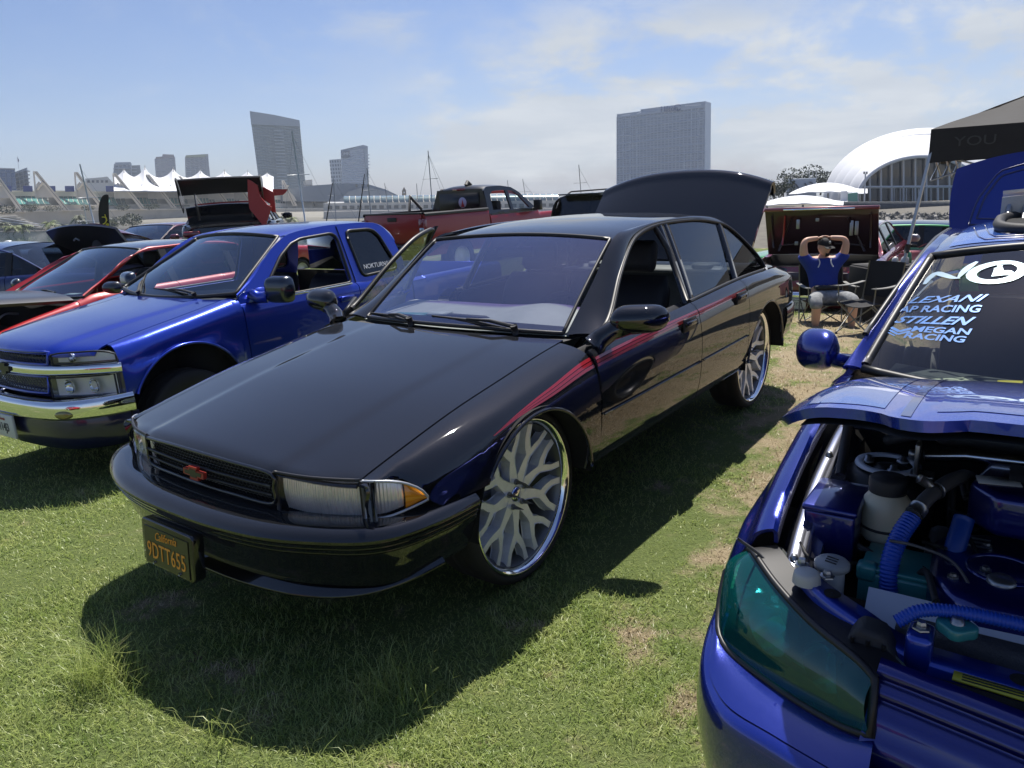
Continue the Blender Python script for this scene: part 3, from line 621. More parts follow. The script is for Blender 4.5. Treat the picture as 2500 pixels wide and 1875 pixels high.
    yo = y_outline()
    def wheel(x, sd, first=None):
        wl = empty('wheel', (x, sd * .748, .397), 0 if sd > 0 else math.pi, root)
        tyre(.392, .335, .235, wl)
        b = B(); b.lathe([(.318, -.10), (.318, .085), (.326, .100), (.336, .112), (.344, .114), (.347, .108), (.340, .10)], n=80); b.mk('rim', CHROME, wl)
        b = B(); b.lathe([(.316, .085), (.300, .06), (.296, -.095), (.29, -.11)], n=80); b.mk('barrel', mat('barrel_grey', (.16, .165, .175), .4, .7), wl)
        so_ = None
        for k in range(9):
            if so_ is None:
                bb = B(); P0 = []; P1 = []
                for r, t in yo: h = .052 + .030 * (r / .318) ** 1.6; P0.append((r, h, t)); P1.append((r, h - .042, t * 1.12))
                n = len(yo); bb.add(np.array(P0 + P1), []); mid = n - 1
                ffaces = [(i, i + 1, mid - i - 1, mid - i) for i in range(3)] + [(3, 4, 9, 10), (3, 10, mid - 3), (mid - 3, 10, 11, mid - 4), (4, 5, 8, 9), (5, 6, 7, 8), (mid - 4, 11, 12, mid - 5), (mid - 5, 12, 13, mid - 6)]
                for f in ffaces: bb.f.append(f); bb.m.append(0); bb.f.append(tuple(i + n for i in f[::-1])); bb.m.append(0)
                for i in range(n): bb.f.append((i, (i + 1) % n, n + (i + 1) % n, n + i)); bb.m.append(0)
                so_ = bb.mk('spoke', ALLOY, wl, smooth=False, bevel=.004)
            else:
                c = so_.copy(); COL.objects.link(c); c.parent = wl; c.rotation_euler = (0, 2 * math.pi * k / 9, 0)
        so_.rotation_euler = (0, 0, 0)
        b = B(); b.lathe([(.001, .05), (.075, .05), (.082, .044), (.085, .0), (.085, -.06)], n=40); b.mk('hub', ALLOY, wl)
        b = B(); b.lathe([(.001, .062), (.030, .060), (.036, .054), (.036, .045)], n=32); c = b.mk('centre_cap', CHROME, wl)
        for k in range(5):
            a = 2 * math.pi * k / 5 + .3; b = B(); b.lathe([(.013, .045), (.013, .062), (.009, .07), (.001, .115)], (.058 * math.cos(a), 0, .058 * math.sin(a)), n=12); b.mk('lug_spike', mat('dark_chrome', (.25, .25, .26), .2, 1.0), wl)
        b = B(); b.lathe([(.05, .0), (.17, .0), (.172, -.01), (.172, -.025), (.05, -.025)], (0, -.02, 0), n=48); b.mk('brake_disc', STEEL, wl)
        b = B(); b.box((-.13, -.02, .06), (.09, .07, .17)); b.mk('brake_caliper', STEEL, wl, bevel=.015)
        return wl
    for x in (0, -2.944):
        for sd in (1, -1): wheel(x, sd)
    b = B(); b.box((-1.5, 0, .42), (1.9, 1.5, .1)); b.box((.4, 0, .55), (.7, 1.1, .3)); b.mk('underbody', DARK, root)
    return root
IMP = black_sedan()
# ================================================================== the blue pickup
CAR2 = (-2.8622, 5.5344, R(-123.01))
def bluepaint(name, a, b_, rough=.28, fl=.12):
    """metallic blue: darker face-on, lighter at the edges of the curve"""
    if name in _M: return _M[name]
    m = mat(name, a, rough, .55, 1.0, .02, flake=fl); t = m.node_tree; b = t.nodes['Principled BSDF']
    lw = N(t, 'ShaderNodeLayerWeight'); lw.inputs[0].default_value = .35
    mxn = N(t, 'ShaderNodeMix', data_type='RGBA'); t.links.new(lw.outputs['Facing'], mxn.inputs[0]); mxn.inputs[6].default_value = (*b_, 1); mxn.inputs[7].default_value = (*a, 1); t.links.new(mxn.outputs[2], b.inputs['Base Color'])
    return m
def blue_pickup():
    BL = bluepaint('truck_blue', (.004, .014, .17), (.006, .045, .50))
    root = empty('blue_pickup', (CAR2[0], CAR2[1], -.112), CAR2[2], scale=.9613)
    tag(root, 'bright blue extended cab pickup with chrome bumper parked beside the black sedan', 'pickup')
    Zc = CV((.92, .985), (.88, 1.002), (.8, 1.022), (.6, 1.056), (.3, 1.10), (0, 1.132), (-.32, 1.165)); Ze = CV((.80, .955), (.7, .980), (.55, 1.008), (.3, 1.052), (0, 1.098), (-.4, 1.165))
    xf = CV((0, .895), (.25, .878), (.46, .825), (.6, .745), (.705, .665)); xr = CV((0, -.27), (.4, -.30), (.705, -.37)); P = []
    for y in np.linspace(-.702, .702, 57):
        a = abs(y); t = np.concatenate([[0, .006, .015, .03, .05], np.linspace(.08, 1, 22)]); x = xf(a) + (xr(a) - xf(a)) * t; k = 1 - (a / .706) ** 2.4
        z = Ze(x) + (Zc(x) - Ze(x)) * k + .016 * (.5 - .5 * np.tanh((a - .455 - .06 * t) / .018)) * (1 - .5 * t) - .045 * np.exp(-(xf(a) - x) / .030); P.append(np.stack([x, np.full_like(x, y), z], 1))
    V, F = gridVF(np.array(P)); mk('hood', V, F, BL, root, solid=.012, face=(0, 0, 1))
    AR = (.095, .455, .470)
    dy = CV((.62, -.03), (.5, -.012), (.35, 0), (-4, 0))
    flare = lambda x, z: .022 * math.exp(-((math.hypot(x - AR[0], z - AR[1]) - AR[2]) / .09) ** 2)
    def fctrl(x):
        e = float(Ze(x)); d = float(dy(x)); return [(.712, e), (.76, e - .008), (.806 + d, e - .03), (.838 + d, e - .085), (.848 + d, e - .17), (.852 + d + flare(x, .9), .86), (.856 + d + flare(x, .75), .75), (.856 + d, .6), (.845 + d, .45), (.82 + d, .36)]
    fb = archz(*AR, lambda x: .655 if x > .2 else .36)
    for sd in (1, -1):
        V, F = gridVF(sidegrid(xsamp(.575, -.437, 34, [(AR[0], AR[2])]), fctrl, fb, 22)); sided('fender', V, F, BL, root, sd, solid=.012)
        a = np.linspace(.45, math.pi + .1, 40); V, F = tubeVF([(AR[0] + (AR[2] - .004) * math.cos(q), .862 + .008 * math.sin(q), AR[1] + (AR[2] - .004) * math.sin(q)) for q in a], .010, 6); sided('arch_lip', V, F, BL, root, sd)
        b = B(); q = np.linspace(-.2, math.pi + .2, 26); b.grid([[(AR[0] + (AR[2] + .01) * math.cos(k), y, AR[1] + (AR[2] + .01) * math.sin(k)) for y in (.85, .45)] for k in q]); b.grid([[(AR[0] + k * math.cos(j), .47, AR[1] + k * math.sin(j)) for k in (0.01, AR[2] + .02)] for j in q]); sided('wheel_tub', np.concatenate(b.v), b.f, DARK, root, sd)
    zb = 1.115
    def dctrl(x): return [(.805, zb), (.828, zb - .012), (.845, zb - .05), (.856, .95), (.862, .80), (.858, .62), (.845, .46), (.815, .36)]
    def yside(z): return .805 - .33 * (z - zb) - .05 * (z - zb) ** 2
    top = CV((-.60, 1.20), (-.8, 1.365), (-1.0, 1.49), (-1.17, 1.553), (-1.4, 1.578), (-1.7, 1.590), (-2.0, 1.588), (-2.2, 1.572), (-2.34, 1.50), (-2.40, 1.38))
    SGT = glass('truck_tint', (.035, .04, .045), boost=.01); CGT = glass('truck_clear', (.62, .67, .68))
    TI = mat('truck_trim_inside', (.018, .02, .028), .6)
    for sd in (1, -1):
        V, F = gridVF(sidegrid(np.linspace(-.443, -1.708, 20), dctrl, lambda x: .36, 18)); d = sided('door', V, F, BL, root, sd, solid=.02)
        G = sidegrid(np.linspace(-.45, -1.70, 8), dctrl, lambda x: .36, 8); G[:, :, 1] -= .07; V, F = gridVF(G); sided('door_trim', V, [f[::-1] for f in F], TI, d, sd)
        b = B(); b.box((-1.53, .868, 1.0), (.16, .02, .05)); sided('door_handle', b.v[0], b.f, BL, d, sd, bevel=.008)
        V, F = gridVF(sidegrid(np.linspace(-1.716, -2.30, 12), dctrl, lambda x: .36, 18)); e = sided('rear_door', V, F, BL, root, sd, solid=.02)
        V, F = gridVF(sidegrid(np.linspace(-2.306, -2.43, 5), dctrl, lambda x: .36, 18)); sided('cab_corner', V, F, BL, root, sd, solid=.02)
        # upper side: A-pillar, roof rail, B-pillar, rear corner as one pressed panel with two openings
        xs = np.concatenate([np.linspace(-.44, -2.43, 80)])
        winA = [(-.73, 1.16), (-.80, 1.265), (-.98, 1.425), (-1.13, 1.512), (-1.25, 1.545), (-1.60, 1.562), (-1.655, 1.55), (-1.672, 1.50), (-1.655, 1.135), (-1.63, 1.122), (-.76, 1.122), (-.735, 1.135)]
        winB = [(-1.80, 1.50), (-1.815, 1.555), (-1.85, 1.570), (-2.10, 1.566), (-2.17, 1.545), (-2.22, 1.49), (-2.30, 1.26), (-2.305, 1.20), (-2.28, 1.175), (-1.86, 1.160), (-1.83, 1.175), (-1.815, 1.22)]
        O = [(-.44, 1.10), (-.45, 1.17)] + [(x, float(top(x)) + .045) for x in np.linspace(-.60, -2.2, 24)] + [(-2.33, 1.56), (-2.40, 1.45), (-2.43, 1.30), (-2.44, 1.10)]
        def lift(p, dd=0): return (p[0], yside(p[1]) + dd, p[1])
        wa = rs(np.array(winA + winA[:1]), 64)[:-1]; wb = rs(np.array(winB + winB[:1]), 56)[:-1]
        import mathutils.geometry as mg
        def holed(outer, holes, dd):
            allp = [list(outer)] + [list(h) for h in holes]; poly = [[Vector((p[0], p[1], 0)) for p in q] for q in allp]
            tri = mg.tessellate_polygon(poly); flat = [p for q in allp for p in q]; return np.array([lift(p, dd) for p in flat]), [tuple(t) for t in tri]
        Vo, Fo = holed(rs(np.array(O), 90), [wa, wb], .0)
        nr = []
        for f in Fo:
            n = np.cross(Vo[f[1]] - Vo[f[0]], Vo[f[2]] - Vo[f[0]]); nr.append(f if n[1] > 0 else f[::-1])
        sided('cab_side', Vo, nr, BL, root, sd, solid=.03, smooth=False)
        for w_, par in ((wa, d), (wb, e)):
            V, F = tubeVF([lift(p, .004) for p in list(w_) + [w_[0]]], .014, 8); sided('window_seal', V, F, TRIM, par, sd)
        c = wb.mean(0); V = np.array([lift(p, -.008) for p in wb] + [lift(c, -.008)]); n = len(wb); sided('window_glass', V, [(i, (i + 1) % n, n) for i in range(n)], SGT, e, sd)
        if sd > 0: textmesh('window_lettering', 'NOKTURNAL', .062, mat('decal_white', (.75, .77, .8), .5), e, frame((-2.06, yside(1.235) + .0, 1.235), (-1, 0, .0), (0, -.33, .944), (0, .944, .33)), .0006, shear=.2)
        b = B(); b.box((-1.16, .832, zb + .004), (.95, .012, .014)); sided('belt_strip', b.v[0], b.f, CHROME, d, sd)
        V, F = tubeVF([(-1.712, yside(z) + .005, z) for z in np.linspace(1.12, 1.62, 12)], .0045, 4); sided('door_seam', V, F, DARK, root, sd)
        # mirror
        P = []
        for t in np.linspace(0, 1, 14):
            k = max(.04, 1 - (2 * t - 1) ** 6) ** .5; a = np.linspace(0, 2 * np.pi, 20, endpoint=False); ca, sa = np.cos(a), np.sin(a)
            P.append(np.stack([-.66 - .05 * t + .075 * k * np.sign(ca) * abs(ca) ** .7 * np.where(ca > 0, 1.15, .3), np.full(20, .90 + .235 * t), 1.205 + .105 * k * np.sign(sa) * abs(sa) ** .6], 1))
        V, F = gridVF(np.array(P), False, True); F += [tuple(range(20)), tuple(range(260, 280))[::-1]]; mo = sided('mirror', V, F, mat('mirror_dark_teal', (.006, .014, .03), .25, .3, 1.0), root, sd)
        b = B(); b.tube([(-.55, .80, 1.18), (-.58, .86, 1.15), (-.62, .92, 1.15)], .045, 10); b.prism([(-.50, 1.12), (-.60, 1.22), (-.74, 1.22), (-.74, 1.12)], .80, .835); sided('mirror_arm', np.concatenate(b.v), b.f, BL, mo, sd)
    # roof, windscreen
    P = []
    for u in np.linspace(0, 1, 26):
        P.append([((-1.045 - .07 * s * s) * (1 - u) - 2.42 * u, s * (.545 + .045 * min(1, u * 3)), float(CV((0, 1.612), (.15, 1.640), (.4, 1.660), (.75, 1.655), (.93, 1.630), (1, 1.585))(u)) - .022 * s * s - .02 * abs(s) ** 7) for s in np.linspace(-1, 1, 31)])
    V, F = gridVF(np.array(P)); mk('roof', V, F, BL, root, solid=.02, face=(0, 0, 1))
    for sd in (1, -1):                       # roof shoulder
        A = [P[i][-1] for i in range(26)]; C = [(p[0], yside(float(top(p[0])) + .043) , float(top(p[0])) + .043) for p in A]; G = between(np.array(A), np.array(C), 7, .012, (0, .7, .7)); V, F = gridVF(G); sided('roof_rail', V, F, BL, root, sd, solid=.01)
    def ws(s, t):
        b0 = np.array((-.295 - .155 * s * s, .762 * s, 1.165 + .03 * s * s)); h0 = np.array((-1.05 - .065 * s * s, .548 * s, 1.610 - .036 * s * s)); return b0 * (1 - t) + h0 * t + np.array((.5, 0, .8)) * .03 * (1 - s * s) * 4 * t * (1 - t)
    V, F = gridVF(np.array([[ws(s, t) for s in np.linspace(-1, 1, 25)] for t in np.linspace(0, 1, 18)])); w_ = mk('windshield', V, F, glass('truck_screen', (.60, .66, .68), (.85, .93, 1.0), boost=.10), root)
    e_ = np.concatenate([[ws(s, 0) for s in np.linspace(-1, 1, 24)], [ws(1, t) for t in np.linspace(.03, 1, 20)], [ws(s, 1) for s in np.linspace(1, -1, 24)], [ws(-1, t) for t in np.linspace(1, .03, 20)]]); V, F = tubeVF(e_, .018, 6); mk('gasket', V, F, TRIM, w_)
    V, F = gridVF(np.array([[ws(s, t) - np.array((.004, 0, .006)) for s in np.linspace(-.99, .99, 21)] for t in (0, .05, .1)])); mk('shade_band', V, F, mat('glass_frit'), w_)
    V, F = gridVF(np.array([[(xr(abs(y)) + .01 - q, y, 1.155 - .01 * abs(y) - .01) for y in np.linspace(-.70, .70, 15)] for q in (0, .06, .12)])); mk('cowl', V, [f[::-1] for f in F], MATTE, root)
    wiper(root, ws(.55, .02) + np.array((.02, 0, 0)), ws(-.35, .10)); wiper(root, ws(-.40, .02) + np.array((.02, 0, 0)), ws(-.97, .30))
    # pillars between windscreen and side panel
    for sd in (1, -1):
        A = np.array([ws(1, t) for t in np.linspace(0, 1, 20)]); C = rs(np.array([(-.44, .79, 1.17), (-.60, yside(1.245), 1.245), (-.8, yside(1.41), 1.41), (-1.0, yside(1.535), 1.535), (-1.17, yside(1.598), 1.598)]), 20); V, F = gridVF(between(A, C, 6, .012, (.3, .8, .3))); sided('screen_pillar', V, F, BL, root, sd, solid=.01)
    # front: lamps, grille, chrome
    NP = [(.900, 0), (.885, .25), (.838, .45), (.74, .65), (.625, .80), (.575, .842)]
    pp_, nn_ = planpath(NP, 300)
    if nn_[0][0] < 0: nn_ = -nn_
    def on(y, d): i = int(np.argmin(abs(pp_[:, 1] - y))); return pp_[i] - nn_[i] * d
    G, p, nn = bumpgrid(NP, [(.06, .935), (.06, .66)], 50); V, F = gridVF(G); mk('nose_panel', V, [f[::-1] for f in F], mat('nose_blue', (.004, .008, .10), .3, coat=1), root)
    LG = glass('truck_lens', (.95, .95, .96))
    def slab(ya, yb_, zt, zl, d, n=18, m=5): return np.array([[(*on(y, d), (zt(y) * (1 - t) + zl(y) * t)) for t in np.linspace(0, 1, m)] for y in np.linspace(ya, yb_, n)])
    for sd in (1, -1):
        for nm, (ya, yb_), zt, zl in (('headlight', (.475, .828), CV((.47, .962), (.55, .975), (.72, .978), (.80, .965), (.83, .945)), CV((.47, .905), (.83, .905))), ('lower_lamp', (.425, .81), CV((.42, .805), (.82, .815)), CV((.42, .675), (.82, .68)))):
            h = empty(nm, parent=root); V, F = gridVF(slab(ya, yb_, zt, zl, .0)); sided('lens', V, [f[::-1] for f in F], LG, h, sd)
            V, F = gridVF(slab(ya + .005, yb_ - .005, zt, zl, .05, 12)); sided('reflector', V, [f[::-1] for f in F], mat('truck_reflector', (.92, .93, .95), .4, .0, .7), h, sd)
            for yc in ((.60,) if nm == 'headlight' else (.55, .70)):
                c = on(yc, .03); rr = .032 if nm == 'headlight' else .05; V, F = latheVF([(rr, .02), (rr * .9, .0), (rr * .5, -.012), (.001, -.014)], (c[0], c[1], (float(zt(yc)) + float(zl(yc))) / 2), 'x', 24); sided('bowl', V, F, SILVER, h, sd)
            rim = [(*on(y, -.002), float(zt(y)) + .003) for y in np.linspace(ya, yb_, 16)] + [(*on(y, -.002), float(zl(y)) - .003) for y in np.linspace(yb_, ya, 16)]; V, F = tubeVF(rim + rim[:1], .006, 6); sided('bezel', V, F, TRIM, h, sd)
    G, p, nn = bumpgrid([(x, y) for x, y in NP], [(.03, .893), (-.010, .890), (-.018, .878), (-.018, .842), (-.010, .828), (.03, .825)], 70); V, F = gridVF(G); mk('chrome_bar', V, [f[::-1] for f in F], CHROME, root)
    bt = [(-.085, -.02), (-.078, .016), (-.036, .016), (-.03, .036), (.036, .036), (.03, .016), (.085, .016), (.078, -.02), (.036, -.02), (.03, -.04), (-.036, -.04), (-.03, -.02)]
    V, F = prismVF([(y, .862 + z) for y, z in bt], .905, .93, 'x'); mk('emblem', V, F, mat('emblem_black', (.01, .012, .02), .4), root, smooth=False)
    go = empty('grille', parent=root)
    for z0, z1, yw in ((.90, .985, .45), (.70, .815, .41)):
        b = B()
        for k in range(-24, 25):
            for sg in (1, -1):
                pts = []
                for t in np.linspace(0, 1, 4):
                    y = k * .034 + sg * (t - .5) * (z1 - z0) * .95; z = z0 + (z1 - z0) * t
                    if abs(y) < yw: pts.append((*((on(abs(y), .022)) * np.array((1, 1 if y >= 0 else -1))), z))
                if len(pts) > 1: b.tube(pts, .0028, 4, caps=False)
        b.mk('grille_mesh', mat('mesh_blue', (.008, .012, .06), .3, .3, .8), go, kind='stuff')
        fr_ = [(*(on(abs(y), .01) * np.array((1, 1 if y >= 0 else -1))), z1 - .0) for y in np.linspace(-yw, yw, 20)] + [(*(on(abs(y), .01) * np.array((1, 1 if y >= 0 else -1))), z0) for y in np.linspace(yw - .02, -yw + .02, 20)]; V, F = tubeVF(fr_ + fr_[:1], .010, 6); mk('grille_frame', V, F, BL, go)
    BPn = [(1.0, 0), (.988, .3), (.945, .55), (.86, .70), (.73, .80), (.545, .868)]
    G, p, nn = bumpgrid(BPn, [(.10, .668), (.03, .676), (.008, .668), (0, .645), (-.004, .60), (.002, .565), (.014, .548), (.05, .545)], 80)
    for i in range(80): a = abs(G[i, 0, 1]); G[i, :5, 2] += .012 * np.clip((a - .5) / .3, 0, 1)
    V, F = gridVF(G); mk('chrome_bumper', V, [f[::-1] for f in F], CHROME, root)
    G, p, nn = bumpgrid([(x - .02, y) for x, y in BPn], [(.02, .55), (.01, .50), (.012, .44), (.03, .38), (.06, .33), (.14, .305), (.4, .30)], 60); V, F = gridVF(G); mk('front_valance', V, [f[::-1] for f in F], mat('valance_shade_blue', (.002, .004, .05), .35, .2, .7), root)  # body blue darkened here for the shade below the chrome bumper
    for sd in (1, -1):
        V, F = latheVF([(.001, .012), (.03, .012), (.042, .006), (.046, 0), (.05, -.004)], (0, 0, 0), 'x', 24); V = V * np.array((1, 1.25, .62)); a = R(32); V = np.stack([V[:, 0] * math.cos(a) - V[:, 1] * math.sin(a), V[:, 0] * math.sin(a) + V[:, 1] * math.cos(a), V[:, 2]], 1) + np.array((.905, .64, .592)); sided('fog_lamp', V, F, mat('fog_glass', (.30, .26, .12), .1, .6), root, sd)
    b = B(); b.box((1.005, 0, .475), (.02, .32, .165)); po = b.mk('license_plate', mat('plate_white', (.62, .63, .62), .45), root, bevel=.006)
    Mp = frame((1.0175, 0, .465), (0, 1, 0), (0, 0, 1), (1, 0, 0)); textmesh('plate_number', '49114J3', .085, mat('plate_navy', (.015, .02, .05), .5), po, Mp, .0008, sx=.72)
    textmesh('plate_state', 'California', .032, mat('plate_red', (.45, .05, .03), .5), po, Mp @ Matrix.Translation((0, .062, 0)), .0008, shear=.3)
    # bed
    for sd in (1, -1):
        V, F = gridVF(sidegrid(xsamp(-2.46, -4.05, 26, [(-3.11, .45)]), lambda x: [(.80, 1.06), (.83, 1.05), (.85, 1.0), (.856, .8), (.85, .6), (.82, .42)], archz(-3.11, .45, .45, .42), 14)); sided('bed_side', V, F, BL, root, sd, solid=.05)
    b = B(); b.box((-2.47, 0, .8), (.02, 1.6, .5)); b.box((-4.05, 0, .75), (.04, 1.62, .6)); b.mk('bed_end', BL, root); b = B(); b.box((-3.26, 0, .60), (1.6, 1.5, .04)); b.mk('bed_floor', MATTE, root)
    # inside
    b = B(); b.box((-1.4, 0, .40), (2.0, 1.6, .06)); b.box((-.25, 0, .7), (.4, 1.5, .55)); b.box((-2.44, 0, .80), (.04, 1.5, .66)); b.mk('floor_pan', DARK, root)
    V, F = gridVF(np.array([[(-.42 - .12 * s * s - .42 * t, .70 * s, 1.135 - .05 * t - .25 * max(0, t - .8)) for s in np.linspace(-1, 1, 21)] for t in np.linspace(0, 1.1, 10)])); mk('dashboard', V, [f[::-1] for f in F], mat('dash_dark', (.03, .032, .036), .6), root)
    SM = mat('dark_blue_leather', (.010, .014, .035), .45, var=.2)
    for y in (.36, -.36): seat(root, -1.45, y, SM, .62, w=.5, h=.55, hr=False, name='bucket_seat')
    steering(root, (-.92, .36, 1.08), R(25), TI)
    b = B(); b.grid([[(x, s * .53, 1.575 - .02 * s * s) for s in np.linspace(-1, 1, 7)] for x in np.linspace(-1.1, -2.4, 8)]); b.mk('headliner', mat('headliner_grey'), root)
    b = B(); b.box((-2.435, 0, 1.34), (.02, 1.1, .40)); b.mk('rear_window', SGT, root)
    b = B(); b.box((-1.02, 0, 1.50), (.03, .22, .06)); b.mk('rear_view_mirror', TRIM, root, bevel=.01); b = B(); b.lathe([(.001, .004), (.028, .004), (.03, 0), (.001, -.004)], (-.98, -.01, 1.36), 'x', 20); b.tube([(-.99, 0, 1.47), (-.98, -.01, 1.385)], .003, 4); b.mk('hanging_air_freshener', mat('paper_olive', (.16, .17, .10), .6), root)
    for x in (.095, -3.11):
        for sd in (1, -1):
            wl = empty('wheel', (x, sd * .74, .36), 0 if sd > 0 else math.pi, root); tyre(.36, .22, .23, wl)
            b = B(); b.lathe([(.225, .10), (.215, .09), (.20, .03), (.10, .05), (.05, .07), (.001, .072)], n=40); b.mk('rim', ALLOY, wl)
    return root
TRUCK = blue_pickup()
# ================================================================== the blue tuner car with its hood up
CAR3 = (1.4694, 1.5688, R(-125.516))
def teal_lens():
    if 'teal_lens' in _M: return _M['teal_lens']
    m = glass('teal_lens', (.03, .42, .42), (.85, 1, 1)); t = m.node_tree; tr = [n for n in t.nodes if n.type == 'BSDF_TRANSPARENT'][0]; mx_ = [n for n in t.nodes if n.type == 'MIX_SHADER'][0]
    d = N(t, 'ShaderNodeBsdfDiffuse'); d.inputs[0].default_value = (.008, .17, .17, 1); m2 = N(t, 'ShaderNodeMixShader'); m2.inputs[0].default_value = .30; t.links.new(tr.outputs[0], m2.inputs[1]); t.links.new(d.outputs[0], m2.inputs[2]); t.links.new(m2.outputs[0], mx_.inputs[1]); return m
def blue_tuner():
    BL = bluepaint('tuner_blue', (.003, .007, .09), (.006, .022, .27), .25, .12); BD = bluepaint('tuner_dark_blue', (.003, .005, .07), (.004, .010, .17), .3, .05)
    root = empty('blue_tuner_car', (CAR3[0], CAR3[1], 0), CAR3[2], scale=.9928)
    tag(root, 'metallic blue sedan with raised hood, open engine bay and teal headlight', 'car')
    HINT = mat('teal_plastic', (.03, .20, .20), .35, coat=.4)
    GR = mat('graphic_light_blue', (.02, .16, .55), .25, .4, 1.0); GD = mat('graphic_dark_blue', (.004, .008, .10), .3, coat=1)
    # ---- fenders (y given for the left side; the right one shows)
    ze = CV((.62, .745), (.46, .800), (.25, .872), (0, .930), (-.2, .968), (-.6, 1.0)); ye = CV((.62, .70), (.46, .735), (.25, .755), (0, .765), (-.6, .765))
    dy = CV((.75, -.10), (.6, -.04), (.45, -.010), (.3, 0), (-4, 0)); AR = (.03, .335, .365)
    fl = lambda x, z: .035 * math.exp(-((math.hypot(x - AR[0], z - AR[1]) - AR[2]) / .14) ** 2)
    def fctrl(x):
        e = float(ze(x)); d = float(dy(x)); g = float(ye(x)); return [(g, e - .035), (g + .004, e - .004), (g + .020, e), (g + .06, e - .022), (max(.835 + d, g + .085), e - .075), (.862 + d + fl(x, .76), min(.76, e - .12)), (.880 + d + fl(x, .66), .62), (.890 + d, .5), (.885 + d, .40), (.86 + d, .26)]
    lampz = lambda x: .26 if x < .30 else .60
    fb = archz(*AR, lampz)
    for sd in (-1, 1):
        V, F = gridVF(sidegrid(xsamp(.372, -.62, 40, [(AR[0], AR[2])]), fctrl, fb, 24)); sided('fender', V, F, BL, root, sd, solid=.01)
        a = np.linspace(.3, math.pi, 36); V, F = tubeVF([(AR[0] + AR[2] * math.cos(q), .888 + .014 * math.sin(q), AR[1] + AR[2] * math.sin(q)) for q in a], .008, 6); sided('arch_lip', V, F, BL, root, sd)
        b = B(); q = np.linspace(-.3, math.pi + .3, 26); b.grid([[(AR[0] + (AR[2] + .01) * math.cos(k), y, AR[1] + (AR[2] + .01) * math.sin(k)) for y in (.88, .52)] for k in q]); b.grid([[(AR[0] + k * math.cos(j), .53, AR[1] + k * math.sin(j)) for k in (0.01, AR[2] + .02)] for j in q]); sided('wheel_tub', np.concatenate(b.v), b.f, DARK, root, sd)
        # inner fender rail and gutter
        rail = [(x, float(ye(x)) - .045, float(ze(x)) - .05) for x in np.linspace(.50, -.28, 22)]
        P = [[(x, y + dy_, z + dz_) for dy_, dz_ in ((.045, -.07), (.022, -.045), (.020, .0), (.012, .006), (-.010, .006), (-.014, .002), (-.020, .004), (-.026, -.004), (-.028, -.03), (-.05, -.05))] for x, y, z in rail]
        V, F = gridVF(np.array(P)); r = sided('fender_rail', V, F, mat('rail_steel', (.50, .52, .62), .22, .95, var=.1), root, sd, face=(0, 0, 1))
        for x in (.40, .18, -.05):
            V, F = latheVF([(.001, .012), (.007, .012), (.009, .006), (.012, .0)], (x, float(ye(x)) - .045, float(ze(x)) - .044), 'z', 8); sided('rail_bolt', V, F, STEEL, r, sd)
        P = [[(x, float(ye(x)) - .095 - .02 * t, float(ze(x)) - .10 - .30 * t) for t in np.linspace(0, 1, 5)] for x in np.linspace(.45, -.35, 12)]; V, F = gridVF(np.array(P)); sided('inner_panel', V, F, mat('bay_grey', (.07, .075, .08), .5, var=.4, vscale=14), root, sd)
    # ---- front bumper
    BP = [(1.0, 0), (.985, .20), (.93, .42), (.845, .62), (.765, .765), (.62, .858), (.44, .893), (.335, .898)]
    full = [(x, -y) for x, y in reversed(BP)] + BP[1:]; p, nn = planpath(full, 110)
    if nn[55][0] < 0: nn = -nn
    hl_low = CV((0, .60), (.40, .60), (.45, .612), (.63, .590), (.815, .565), (.86, .58), (.9, .62)); P = []
    for (x, y), n in zip(p, nn):
        a = abs(y); zt = float(hl_low(a)) if a > .42 else .60
        P.append([(x - n[0] * d, y - n[1] * d, z) for d, z in ((.05, zt - .004), (.016, zt - .010), (.006, zt - .025), (.0, zt - .06), (-.004, .47), (.0, .40), (.012, .33), (.03, .27), (.055, .22), (.12, .19), (.3, .18))])
    V, F = gridVF(np.array(P)); bo = mk('front_bumper', V, F, BL, root, face=(1, 0, 0))
    for sd in (-1, 1):                       # shelf from the lamp's lower edge out to the bumper skin
        Bq = spl([(.395, .872, .690), (.47, .862, .620), (.56, .815, .585), (.67, .66, .596), (.755, .52, .622), (.792, .448, .648)], 26); pos_ = [(x, y) for x, y in p if y > .30]; C = []
        for x, y, z in Bq: i = int(np.argmin([abs(q[1] - y) + .3 * abs(q[0] - x) for q in pos_])); C.append((pos_[i][0] - .03, pos_[i][1] - .01, float(hl_low(min(.9, pos_[i][1]))) - .004))
        V, F = gridVF(between(Bq + np.array((-.01, -.006, -.002)), np.array(C), 5, .008, (0, 0, 1))); sided('lamp_shelf', V, F, BL, bo, sd, face=(.3, .2, 1))
    # nose piece between the lamps with ridged grille
    def nose(y, z, d=0.0): return np.array((.775 - .16 * abs(y) ** 1.6 + (.76 - z) * .55 - d, y, z))
    prof = [(.765, .03), (.765, .0), (.745, 0), (.742, .016), (.732, .016), (.729, 0), (.712, 0), (.709, .016), (.699, .016), (.696, 0), (.672, 0), (.660, .004), (.646, .0), (.598, -.004), (.585, .05)]
    ysn = np.linspace(-.452, .452, 61); P = [[nose(y * (1 + .25 * (.765 - z) * (1 if abs(y) > .2 else 0)), z - .02 * max(0, 1 - abs(y) / .44) ** 2, d) for z, d in prof] for y in ysn]
    V, F = gridVF(np.array(P)); mk('grille_surround', V, F, BD, root, face=(1, 0, 0))
    oval = [(.36 * math.copysign(abs(math.cos(q)) ** .5, math.cos(q)), .535 + .066 * math.copysign(abs(math.sin(q)) ** .6, math.sin(q))) for q in np.linspace(0, 2 * np.pi, 61)]
    op = [(1.006 - .34 * abs(y) ** 2.0, y, z) for y, z in oval]; V, F = tubeVF(op, .013, 8, False); go = mk('grille_ring', V, F, BD, root)
